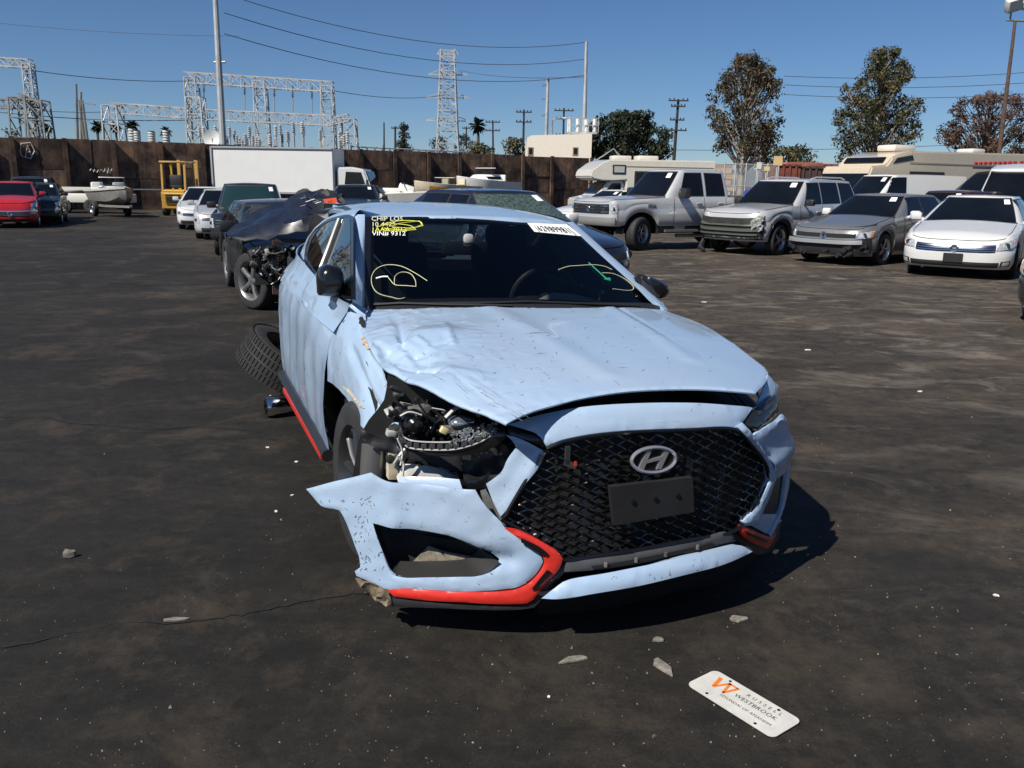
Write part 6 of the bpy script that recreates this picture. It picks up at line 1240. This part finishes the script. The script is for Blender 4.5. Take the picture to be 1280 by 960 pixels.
c = MB(); c.tube([on(u, v, 'y', lambda x, z: Yw(x, z) - .02) for u, v in ((466, 381), (500, 379), (560, 381), (640, 382))], .007, 6); c.tube([on(u, v, 'y', lambda x, z: Yw(x, z) - .02) for u, v in ((600, 379), (660, 377), (740, 380), (800, 383))], .007, 6); c.build('wiper', TRIM, hero)
ip = [on(u, v, 'y', Yw) for u, v in ((456, 268), (456, 300), (456, 340), (456, 388))]; op = [lat(u, v, 'y', y) for u, v, y in ((440, 268, 1.25), (441, 300, .98), (441, 340, .70), (440, 382, .46))]
strip('a_pillar', ip, op, HP, hero, .012, .04)
ip = [on(u, v, 'y', Yw) for u, v in ((708, 278), (750, 318), (790, 354), (824, 389))]; op = [p + Vector((.05, .03, .0)) for p in [on(u, v, 'y', Yw) for u, v in ((709, 277), (752, 316), (793, 352), (828, 388))]]
strip('a_pillar', ip, op, HP, hero, .006, .05)
fx = [(-.63, 1.17), (-.45, 1.10), (-.2, 1.055), (.05, 1.05), (.3, 1.08), (.5, 1.13), (.60, 1.18)]
panel('roof', [(457, 269), (530, 271), (600, 274), (650, 278), (690, 281), (711, 282)] if False else fx + [(.585, 1.5), (.575, 2.3), (.54, 2.82), (.2, 2.9), (-.2, 2.9), (-.58, 2.82), (-.63, 2.3), (-.635, 1.6)], 'z', Rz_, HP, hero, .04, .02, er=.02, px=False)
fen([[(440, 377, .45), (448, 381, .43), (458, 386, .42)], [(437, 386, .44), (446, 391, .40), (457, 392, .38)], [(441, 398, .37), (448, 402, .33), (457, 400, .30)]], 'cowl_corner', HP, hero, None, 4)
c = MB(); c.tube([Vector((x, y, Rz_(x, y) + .002)) for x, y in ((-.60, 1.165), (-.615, 1.3), (-.62, 1.8), (-.6, 2.7))], .012, 6); c.build('roof_molding', GLOSSB, hero); c = MB(); c.tube([Vector((x, y, Rz_(x, y) + .002)) for x, y in ((.57, 1.2), (.585, 1.5), (.58, 1.9), (.55, 2.7))], .01, 6); c.build('roof_molding', GLOSSB, hero)
# viewer-left roof rail and side glass
SGO = [(380, 325), (381, 310), (385, 298), (392, 287), (401, 278), (411, 273), (421, 270), (432, 268), (438, 269), (441, 275), (441, 320), (441, 374), (430, 373), (416, 365), (405, 357), (396, 348), (388, 338)]
IN = [(384, 324), (385, 311), (389, 299), (395, 290), (403, 281), (412, 276), (422, 273), (432, 271), (436, 273), (438, 278), (438, 320), (438, 370), (428, 368), (416, 360), (404, 351), (396, 342), (389, 333)]
panel('window_frame', SGO, 'x', Xg, GLOSSB, hero, .04, .012, [IN], er=.003)
panel('side_window', IN, 'x', lambda y, z: Xg(y, z) + .006, SGL, hero, .08, 0., er=0)
dv = [on(u, v, 'x', lambda y, z: Xg(y, z) - .004) for u, v in ((424, 274), (418, 290), (410, 312), (401, 335), (397, 345))]; c = MB(); c.tube(dv, .012, 6); c.build('window_divider', mat('satin_divider', (.3, .3, .3), .35, .6), hero)
# shoulder band between roof and side glass
ou = [(457, 258, 1.22), (446, 260, 1.4), (434, 263, 1.65), (421, 267, 1.9), (409, 274, 2.12), (397, 285, 2.35), (388, 296, 2.55), (379, 311, 2.65), (369, 326, 2.7)]
inn = [(441, 273, 1.2), (436, 269, 1.35), (428, 269, 1.6), (417, 272, 1.85), (405, 277, 2.05), (394, 286, 2.25), (386, 297, 2.4), (381, 312, 2.45), (380, 325, 2.4)]
A = [lat(*q[:2], 'y', q[2]) for q in ou]; B = [lat(*q[:2], 'y', q[2]) for q in inn]
c = MB(); c.grid([[a_ + Vector((.05, .0, .0)) for a_ in A], A, [a_.lerp(b_, .5) + Vector((-.012, -.01, .004)) for a_, b_ in zip(A, B)], B, [b_ + Vector((.02, .03, -.01)) for b_ in B]]); c.build('roof_rail', HP, hero, 60); c = MB()
A = [lat(u, v, 'y', y) for u, v, y in ((360, 336, 2.3), (366, 329, 2.25), (376, 322, 2.18))]
bl_ = [(437, 380, .46), (425, 374, .75), (414, 366, 1.0), (404, 358, 1.25), (395, 349, 1.5), (387, 338, 1.8), (380, 327, 2.1), (368, 327, 2.35), (358, 338, 2.6)]
c = MB(); c.grid([[on(u, v, 'x', Xg) if y < 2.2 else lat(u, v, 'y', y) for u, v, y in bl_], [Vector((sidex(y, .93, -1), y, .93)) for u, v, y in bl_], [Vector((sidex(y, .80, -1) + .004, y, .84)) for u, v, y in bl_]]); c.build('belt_shoulder', HP, hero, 60)
# rear of the body, far side glass
c = MB(); c.grid([[(x, 3.36 - .10 * (x / .8) ** 2, z) for x in [-.62 + .124 * k for k in range(11)]] for z in (.25, .5, .75, .93)]); c.build('tailgate', HP, hero, 50)
def rg(x, z): return 2.86 + (1.30 - z) * 1.55
panel('rear_window', [(-.49, 1.26), (.48, 1.26), (.56, .96), (-.56, .96)], 'y', rg, glass_mat('rear_glass', (.45, .5, .5), .6), hero, .1, 0, er=0, px=False)
for sg in (-1, 1): c = MB(); c.tube([(sg * .50, 2.82, 1.29), (sg * .54, 3.05, 1.13), (sg * .58, 3.3, .95)], .045, 8); c.build('c_pillar', HP, hero)
c = MB(); c.bar((-.6, 2.86, 1.30), (.56, 2.86, 1.30), .06, .04); c.bar((-.58, 3.36, .94), (.58, 3.36, .94), .06, .04); c.build('hatch_frame', GLOSSB, hero)
c = MB(); c.grid([[(.735 - .52 * (z - .94), y, z) for y in (yb, 1.4, 2.0, ye)] for z, yb, ye in ((.945, .52, 2.9), (1.1, .85, 2.85), (1.27, 1.2, 2.6))]); c.build('side_window', SGL, hero, 50)
c = MB(); c.tube([(.56, 1.22, 1.275), (.555, 1.8, 1.29), (.53, 2.7, 1.26)], .025, 8); c.tube([(.56, 1.58, 1.28), (.73, 1.5, .95)], .025, 6); c.build('roof_rail', GLOSSB, hero)
for sg in (-1, 1): c = MB(); c.box((sg * .45, 3.38, .80), (.30, .05, .10), None, .02); c.build('tail_light', REDL, hero)
# mirrors
def mirror(pts, y, dep, name='side_mirror'):
    P = [lat(u, v, 'y', y) for u, v in pts]; P = crom([tuple(p) for p in P], .03, True, 60); c_ = sum(P, Vector()) / len(P); mb = MB()
    mb.grid([[c_ + (p - c_) * .62 + Vector((0, -dep * .5, 0)) for p in P], [c_ + (p - c_) * .93 + Vector((0, -dep * .34, 0)) for p in P], [c_ + (p - c_) * 1.0 for p in P], [c_ + (p - c_) * .96 + Vector((0, dep * .5, 0)) for p in P]], True); mb.add([c_ + (p - c_) * .62 + Vector((0, -dep * .5, 0)) for p in P], [tuple(range(len(P)))]); mb.add([c_ + (p - c_) * .96 + Vector((0, dep * .5, 0)) for p in P], [tuple(range(len(P)))]); return mb.build(name, GLOSSB, hero, 50, 1e-5)
mirror([(398, 369), (397, 345), (401, 335), (407, 331), (418, 332), (426, 336), (429, 348), (428, 362), (424, 371), (410, 370)], .66, .14)
c = MB(); c.prism([lat(u, v, 'y', .66) for u, v in ((416, 368), (427, 360), (440, 362), (440, 378), (428, 373))], (0, .05, 0)); c.build('mirror_arm', BLACKP, hero)
mirror([(806, 362), (800, 350), (803, 343), (818, 348), (830, 355), (832, 364), (826, 371), (815, 372)], .70, .14); c = MB(); c.tube([lat(795, 345, 'y', .72), lat(812, 360, 'y', .70)], .02, 6); c.build('mirror_arm', BLACKP, hero)
# ---- interior
c = MB(); c.box((0, 1.9, .30), (1.6, 2.8, .06)); c.box((0, .40, .60), (1.5, .05, .62)); c.box((0, 3.15, .62), (1.5, .05, .6)); c.box((-.80, 1.85, .6), (.03, 2.7, .62)); c.box((.80, 1.85, .6), (.03, 2.7, .62)); c.build('cabin_tub', INT, hero, None)
c = MB(); c.grid([[(x, y, z + .02 * math.cos(x * 2)) for x in [-.72 + .144 * k for k in range(11)]] for y, z in ((.34, .90), (.55, .915), (.80, .918), (.98, .90), (1.0, .86), (1.0, .55))]); c.build('dashboard', INT, hero, 50)
c = MB(); c.box((.36, .84, .915), (.36, .2, .05), None, .02); c.build('instrument_hood', INT, hero)
stw = [(.36 + .185 * math.cos(a), 1.10 - .04 * math.sin(a), .90 + .17 * math.sin(a)) for a in [2 * PI * k / 32 for k in range(33)]]; c = MB(); c.tube(stw, .016, 8); c.tube([stw[0], (.36, 1.07, .90), stw[16]], .018, 6); c.tube([(.36, 1.07, .90), stw[24]], .02, 6); c.tube([(.36, 1.07, .9), (.36, .8, .86)], .04, 8); c.build('steering_wheel', mat('wheel_leather', (.03, .03, .032), .45), hero)
SEAT = mat('seat_cloth', (.018, .018, .02), .8)
def seat(x, y):
    c = MB(); c.box((x, y, .48), (.5, .5, .18), None, .06); c.box((x, y + .32, .82), (.48, .16, .66), Matrix.Rotation(-.25, 3, 'X'), .06); st_ = c.build('seat', SEAT, hero); c = MB(); c.box((x, y + .44, 1.17), (.27, .10, .19), Matrix.Rotation(-.15, 3, 'X'), .04); c.build('headrest', SEAT, st_); return st_
seat(-.38, 1.35); seat(.38, 1.35); c = MB(); c.box((0, 2.2, .5), (1.3, .5, .2), None, .05); c.box((0, 2.5, .70), (1.3, .14, .42), Matrix.Rotation(-.3, 3, 'X'), .05); c.build('rear_seat', SEAT, hero)
q = on(583, 303, 'y', lambda x, z: Yw(x, z) + .05); c = MB(); c.box(q + Vector((0, .02, -.03)), (.24, .03, .07), None, .012); c.build('rear_view_mirror', INT, hero); c = MB(); c.box(q + Vector((.0, -.03, .02)), (.05, .04, .05), None, .015); c.build('sensor_pod', mat('pod_grey', (.35, .35, .35), .5), hero)
c = MB(); c.prism([lat(u, v, 'z', .945) for u, v in ((674, 374), (752, 378), (722, 369), (690, 366))], (0, 0, .003)); c.build('dash_paper', mat('paper_cream', (.62, .62, .54), .8), hero, None)
c = MB(); q0, q1 = on(735, 330, 'y', lambda x, z: Yw(x, z) + .02), on(758, 351, 'y', lambda x, z: Yw(x, z) + .02); c.bar(q0, q1, .012, .02); c.bar(q1 + Vector((-.02, 0, -.005)), q1 + Vector((.02, 0, .0)), .02, .03); c.build('green_marker', mat('green_plastic', (.03, .38, .22), .4), hero)
# ---- marks on the windshield
YPEN = mat('yellow_paint_pen', (.62, .62, .08), .6); YEL2 = mat('pale_yellow_pen', (.62, .60, .36), .6)
def stroke(pts, r, m, name='paint_mark', o=.006, sm=True):
    P = [on(u, v, 'y', lambda x, z: Yw(x, z) - o) for u, v in pts]; P = crom([tuple(p) for p in P], .012, False, 75) + [P[-1]] if sm else P; c = MB(); c.tube(P, r, 4); return c.build(name, m, hero)
def ptxt(txt, u0, v0, size, m, o=.005, name='paint_writing', slope=.0):
    me = text_mesh(txt, 1.0, 0, 1, 1.0, 'LEFT')
    for v in me.vertices:
        p = on(u0 + v.co.x * size * 1.25 , v0 - v.co.y * size + slope * v.co.x * size, 'y', lambda x, z: Yw(x, z) - o); v.co = p
    return link(name, me, m, hero)
ptxt('CHIP LOS', 464, 273.5, 7.5, YEL2); ptxt('10 4425', 464, 280.5, 7.5, YEL2); ptxt('1AAA 7012', 464, 287, 7.5, YPEN); ptxt('VIN# 9312', 465, 291.5 + .5, 7.5, WHITE)
stroke([(476, 281), (500, 276), (524, 277), (528, 281), (515, 285), (490, 284), (500, 279), (524, 276), (529, 282), (505, 287), (480, 285)], .0024, YPEN); stroke([(470, 284), (490, 280), (512, 282), (520, 287), (495, 289), (478, 287)], .0022, YPEN)
stroke([(534, 351), (520, 342), (502, 333), (485, 331), (472, 335), (465, 344), (465, 356), (472, 366), (488, 371), (506, 372)], .0017, YEL2); stroke([(493, 355), (494, 345), (502, 340), (513, 342), (519, 350), (520, 358), (508, 357), (494, 356), (488, 350), (484, 345)], .0017, YEL2); stroke([(470, 348), (478, 346), (485, 346)], .0045, WHITE)
stroke([(698, 337), (710, 333), (722, 332), (742, 331), (756, 333), (765, 337)], .0017, YEL2); stroke([(753, 341), (766, 342), (780, 348), (791, 357), (791, 362), (783, 363), (766, 361)], .0017, YEL2)
sk = panel('lot_sticker', [(659, 279), (709, 281), (727, 295.5), (668, 290)], 'y', Yw, WHITE, hero, .02, .0005, er=0, off=.002)
me = text_mesh('|62989981|', 1.0, 0, 1, 1.0, 'LEFT'); w_ = max(v.co.x for v in me.vertices)
for v in me.vertices:
    a = .10 + .82 * v.co.x / w_; b = .52 - v.co.y * .75; p0 = (lerp(659, 709, a), lerp(279, 281, a)); p1 = (lerp(668, 727, a), lerp(290, 295.5, a)); v.co = on(lerp(p0[0], p1[0], b), lerp(p0[1], p1[1], b), 'y', lambda x, z: Yw(x, z) - .012)
link('sticker_number', me, TRIM, sk)
# ================================================================== WRECKED BLACK SUV BEHIND
WK = dict(ES, fo=.46, paint=mat('dusty_black_paint', (.012, .013, .015), .3, coat=.5, var=.4), hl=None, grille=None, intake=None, clad=None, sill=.28, R=.37, Lf=.22, fslope=0., rim='five', rimcol=mat('grimy_alloy', (.22, .22, .22), .4, .7, var=.4), steer=.45, hood=[(-.46, .78), (.2, .82), (.42, .90), (.7, .94), (3.5, 1.0)], gh=(.40, 3.40, .80, .45, 1.33), wsm=mat('shattered_glass', (.012, .014, .016), .12, spec=.4, col2=(.05, .055, .06), vscale=9))
wk, H, G = make_car('wrecked_suv', 'black SUV with folded up hood and missing front, standing left behind the blue hatchback', place(320, 386, .43, .92, -.8), .43, .92, WK, cat='suv', sticker=False)
patch(H.F, -.9, .9, .02, .98, 22, 6, .006).build('bare_front_panel', DARK, wk)
rj = random.Random(31); jm = [MB() for _ in CLM]
for k in range(260):
    p = H.F(rj.uniform(-.6, .6), rj.uniform(.05, 1.1)) + Vector((rj.uniform(-.1, .1), rj.uniform(-.22, .03), rj.uniform(-.05, .05))); jb = jm[min(3, int(rj.random() ** 2.2 * 4.2))]; R_ = Matrix.Rotation(rj.uniform(-1.5, 1.5), 3, 'Y') @ Matrix.Rotation(rj.uniform(-.9, .9), 3, 'X'); t_ = rj.random()
    if t_ < .4: jb.box(p, (rj.uniform(.03, .12), rj.uniform(.02, .1), rj.uniform(.015, .06)), R_, .006)
    elif t_ < .75: d_ = R_ @ Vector((rj.uniform(.04, .12), 0, 0)); jb.tube([p - d_, p + Vector((0, -.02, rj.uniform(-.03, .03))), p + d_], rj.uniform(.006, .018), 6)
    else: jb.prism([p + R_ @ Vector(w_) for w_ in ((-.05, 0, -.02), (.045, 0, -.03), (.06, 0, .01), (.0, 0, .035), (-.035, 0, .015))], (0, .01, 0))
for jb, cm in zip(jm, CLM): jb.build('front_wreckage', cm, wk, 40, kind='stuff')
c = MB(); c.bar((-.62, -.50, .25), (-.60, -.56, .92), .05, .07); c.bar((-.60, -.56, .92), (.5, -.6, .88), .05, .05); c.build('radiator_frame', mat('rust_frame', (.09, .06, .05), .6, .4, var=.4), wk)
WI = wk.matrix_basis.inverted() if False else None
wm = Matrix.Translation(wk.location) @ Matrix.Rotation(.43, 4, 'Z') @ Matrix.Scale(.92, 4); wmi = wm.inverted()
def wl(u, v, D): return wmi @ far(u, v, D)
def sheet(rows, name, m, parent, disp=None, k=6, th=.008):
    P = [[wl(*q) for q in r] for r in rows]; return fen_local(P, name, m, parent, disp, k, th)
def fen_local(P, name, m, parent, disp, k, th):
    def cr1(L):
        out = []
        for i in range(len(L) - 1):
            p1, p2 = L[i], L[i + 1]; p0 = L[i - 1] if i else p1 * 2 - p2; p3 = L[i + 2] if i + 2 < len(L) else p2 * 2 - p1
            for j in range(k): t = j / k; out.append(.5 * ((2 * p1) + (p2 - p0) * t + (2 * p0 - 5 * p1 + 4 * p2 - p3) * t * t + (3 * p1 - p0 - 3 * p2 + p3) * t ** 3))
        return out + [L[-1]]
    Q = [cr1(r) for r in P]; Q = [list(x) for x in zip(*[cr1(list(c)) for c in zip(*Q)])]
    if disp: Q = [[p + Vector((0, 0, disp * 1.2 * (.4 - abs(nz(p, 3.5, 7)) * 1.8))) + Vector((nz(p, 5), nz(p, 5, 2), nz(p, 5, 4))) * disp + Vector((0, 0, nz(p, 16, 1))) * disp * .5 for p in r] for r in Q]
    mb = MB(); mb.grid(Q); mb.grid([[p + Vector((0, .004, -th)) for p in r] for r in Q]); return mb.build(name, m, parent, 22)
HB = mat('crumpled_hood_paint', (.007, .009, .017), .38, coat=.25, var=.5, vscale=8)
sheet([[(281, 292, 10.5), (318, 268, 10.5), (352, 252, 10.5), (384, 242, 10.4), (420, 240, 10.3)], [(284, 294, 10.1), (325, 277, 10.0), (362, 262, 10.0), (392, 246, 10.0), (424, 250, 9.9)], [(288, 298, 9.8), (332, 288, 9.7), (366, 276, 9.65), (396, 262, 9.7), (428, 262, 9.7)], [(292, 301, 9.75), (336, 297, 9.6), (372, 291, 9.55), (402, 280, 9.6), (430, 280, 9.6)]], 'folded_hood', HB, wk, .05, 3)
sheet([[(372, 248, 10.6), (392, 241, 10.6), (420, 242, 10.6)], [(376, 252, 10.2), (398, 244, 10.1), (428, 248, 10.1)], [(380, 264, 9.9), (402, 256, 9.8), (432, 262, 9.8)]], 'folded_hood_flap', mat('hood_underside', (.01, .01, .01), .6, var=.5), wk, .08)
sheet([[(393, 266, 9.5), (412, 272, 9.5)], [(386, 285, 9.5), (404, 290, 9.5)], [(382, 305, 9.55), (396, 310, 9.55)]], 'hanging_panel', BLACKP, wk, .03)
c = MB(); P = [wl(u, v, 9.62) for u, v in ((404, 249), (420, 247), (424, 260), (408, 259))]; c.prism(P, (0, .01, 0)); tg = c.build('orange_tag', mat('orange_tag', (.75, .10, .03), .6), wk, None)
me = text_mesh('02', .075); me.transform(Matrix.Translation(sum(P, Vector()) / 4 + Vector((0, -.008, 0))) @ Matrix.Rotation(-.1, 4, 'Y') @ Matrix.Rotation(PI / 2, 4, 'X')); link('tag_number', me, TRIM, tg)
for k in range(6): c = MB(); a = wl(rj.uniform(375, 400), rj.uniform(248, 262), 9.6); c.tube([a, a + Vector((.06, -.02, .02)), a + Vector((.14, 0, -.03))], .006, 5); c.build('loose_cable', CLM[3] if k % 2 else CLM[0], wk)
# ================================================================== LITTER
plq = [gnd(u, v, .003) for u, v in ((857, 858), (893, 838), (1003, 903), (967, 924))]
ctr = sum(plq, Vector()) / 4; ex_ = (plq[2] - plq[1]).normalized(); ang = math.atan2(ex_.y, ex_.x); Lp = ((plq[2] - plq[1]).length + (plq[3] - plq[0]).length) / 2; Wp = ((plq[1] - plq[0]).length + (plq[2] - plq[3]).length) / 2
lp = thing('dealer_plate', 'white printed dealer plate lying on the asphalt in front of the blue hatchback', 'plate', (ctr.x, ctr.y, .006), ang)
pts = []
for cx, cy, a0 in ((1, 1, 0), (-1, 1, 90), (-1, -1, 180), (1, -1, 270)):
    for k in range(7): a = math.radians(a0 + 15 * k); r = .022; pts.append((cx * (Lp / 2 - r) + r * math.cos(a), cy * (Wp / 2 - r) + r * math.sin(a), 0))
c = MB(); c.prism(pts, (0, 0, .0025)); c.build('plate_board', mat('plate_white', (.50, .49, .46), .5, var=.12, vscale=14), lp, None)
def ptext(t, x, y, s, m, sx=1., spc=1.): me = text_mesh(t, s, 0, sx, spc, 'LEFT'); me.transform(Matrix.Translation((x, y, .0032))); link('plate_lettering', me, m, lp)
INK = mat('plate_ink', (.03, .03, .03), .6); ORI = mat('plate_orange', (.62, .17, .02), .5)
x0 = -Lp / 2
ptext('R U S S E L L', x0 + .148, .040, .020, INK, 1.0, 1.15); ptext('WESTBROOK', x0 + .126, .010, .024, INK, 1.0, 1.05); ptext('HYUNDAI OF ANAHEIM', x0 + .100, -.026, .0165, INK, 1.0, 1.05)
c = MB()
def wv(P): c.prism([(x0 + .036 + x, y + .012, .0028) for x, y in P], (0, 0, .0006))
wv([(0, .034), (.014, .034), (.026, -.012), (.018, -.026)]); wv([(.018, -.026), (.026, -.026), (.050, .034), (.040, .034)]); wv([(.040, .034), (.050, .034), (.066, -.026), (.058, -.026)]); wv([(.058, -.026), (.066, -.026), (.082, .030), (.072, .030)]); wv([(.046, .034), (.082, .034), (.078, .026), (.048, .026)])
c.build('plate_logo', ORI, lp, None)
for x, y in ((-.09, Wp / 2 - .014), (.09, Wp / 2 - .014), (-.09, -Wp / 2 + .014), (.09, -Wp / 2 + .014)): c = MB(); c.lathe([(0, .0034), (.005, .0034), (.005, .0026)], 12, 'z', (x, y, 0)); c.build('bolt_hole', GAP, lp)
def frag(u, v, L_, W_, rz, m, label, seed, h=.006, name='debris_fragment'):
    r = random.Random(seed); g_ = gnd(u, v); c = MB(); n = 7; P = []
    for k in range(n): a = 2 * PI * k / n; P.append((L_ / 2 * math.cos(a) * r.uniform(.55, 1.15), W_ / 2 * math.sin(a) * r.uniform(.5, 1.2), .001 + r.random() * h * .4))
    c.prism(P, (0, 0, h)); c.add([(x * .7, y * .7, z + h + r.random() * h * .6) for x, y, z in P] + [(x, y, z + h) for x, y, z in P], [tuple(range(n))] + [(k, (k + 1) % n, n + (k + 1) % n, n + k) for k in range(n)])
    o = c.build(name, m, None, 30, label=label, cat='debris', group='crash debris on the asphalt'); o.location = g_; o.rotation_euler = (0, 0, rz); return o
DG = mat('dirty_fragment', (.17, .155, .13), .85, var=.5, vscale=50); DW = mat('white_fragment', (.6, .58, .53), .6, var=.2, vscale=40)
frag(718, 826, .13, .04, .35, DG, 'flat grey shard left of the white plate, below the front lip', 1); frag(828, 834, .11, .045, -1.2, DG, 'grey splinter pointing at the white plate', 2); frag(823, 801, .05, .03, .2, DG, 'small pale chip above the grey splinter', 3); frag(923, 775, .10, .045, .3, DG, 'pale flat crumb right of the front lip shadow', 4); frag(374, 494, .09, .04, .4, DW, 'white plastic scrap beside the red sill strip', 5, .012); frag(220, 776, .09, .03, .2, DG, 'grey clod on the crack at lower left', 6); frag(338, 495, .02, .015, 0, DW, 'tiny white chip left of the chrome tip', 7, .004); frag(1245, 745, .03, .02, 0, DW, 'tiny white chip at the right edge', 8, .004); frag(686, 872, .012, .01, 0, DW, 'tiny white bead left of the plate', 9, .004); frag(88, 697, .05, .03, .5, DG, 'dark clod far left beside the crack', 10, .02)
frag(1150, 490, .05, .03, .4, DW, 'small white chip right of the blue hatchback', 11, .006); frag(1010, 438, .08, .05, .4, DW, 'pale scrap on the lane right of the side mirror', 12, .006); frag(880, 378, .12, .05, 0, DW, 'pale scrap on the lane in front of the silver pickup', 13, .006)
for k, (u, v) in enumerate(((370, 578), (365, 620), (345, 640), (335, 560))): frag(u, v, .025, .018, k, DW, 'tiny pale chip %s' % ['just outside the red sill strip', 'left of the front wheel', 'left of the torn bumper tip', 'left of the red sill strip in the shade'][k], 20 + k, .004)
# grit: uncountable crumbs
gr = random.Random(77); c = MB()
for k in range(1500):
    u = gr.uniform(-20, 1300); v = 300 + 660 * gr.random() ** .8; g_ = gnd(u, v); s = gr.uniform(.0015, .005) * (1 if gr.random() < .95 else 2)
    c.add([(g_.x + gr.uniform(-s, s), g_.y + gr.uniform(-s, s), 0) for _ in range(3)] + [(g_.x, g_.y, s)], [(0, 1, 3), (1, 2, 3), (2, 0, 3)])
c.build('grit', mat('pale_grit', (.17, .155, .13), .9, var=.5, vscale=9), None, None, label='fine pale grit and crumbs scattered over the asphalt', cat='grit', kind='stuff')
# chrome exhaust tip on the ground
et = thing('exhaust_tip', 'chrome exhaust tip lying under the red sill strip', 'exhaust', gnd(356, 519)); et.rotation_euler = (0, 0, .5)
c = MB(); c.lathe([(.062, -.12), (.070, -.09), (.066, .0), (.05, .10), (.045, .12), (.04, .10), (.058, -.08), (.056, -.12), (.062, -.12)], 24, 'x', (0, 0, .07)); c.build('tip_tube', CHROME, et); c = MB(); c.tube([(.1, 0, .07), (.22, .02, .09), (.4, .1, .14)], .03, 10); c.build('pipe', METAL, et)

# cracks in the asphalt
CRK = mat('crack_dark', (.006, .006, .006), .95)
def crack(pts, wmin, wmax, seed):
    r = random.Random(seed); P = [gnd(u, v, .004) for u, v in pts]; Q = []
    for a, b in zip(P, P[1:]):
        k = max(2, int((b - a).length / .03))
        for j in range(k): t = j / k; p = a.lerp(b, t); Q.append(p + Vector((r.gauss(0, .006), r.gauss(0, .006), 0)) + Vector((0, .03 * nz(p, 3), 0)))
    c = MB(); G_ = []
    for i, p in enumerate(Q):
        d = (Q[min(i + 1, len(Q) - 1)] - Q[max(i - 1, 0)]).normalized(); s_ = Vector((-d.y, d.x, 0)); w = (wmin + (wmax - wmin) * max(0, nz(p, 4, 3) + .3)) * r.uniform(.4, 1.2); G_.append([p + s_ * w, p - s_ * w])
    c.grid(G_); c.build('crack', CRK, bpy.data.objects['ground'], None)
crack([(-30, 812), (70, 795), (150, 778), (220, 775), (300, 768), (370, 754), (440, 742), (520, 738)], .0015, .008, 1)
crack([(-20, 521), (60, 523), (110, 530), (180, 536), (260, 533), (330, 540)], .002, .010, 2)
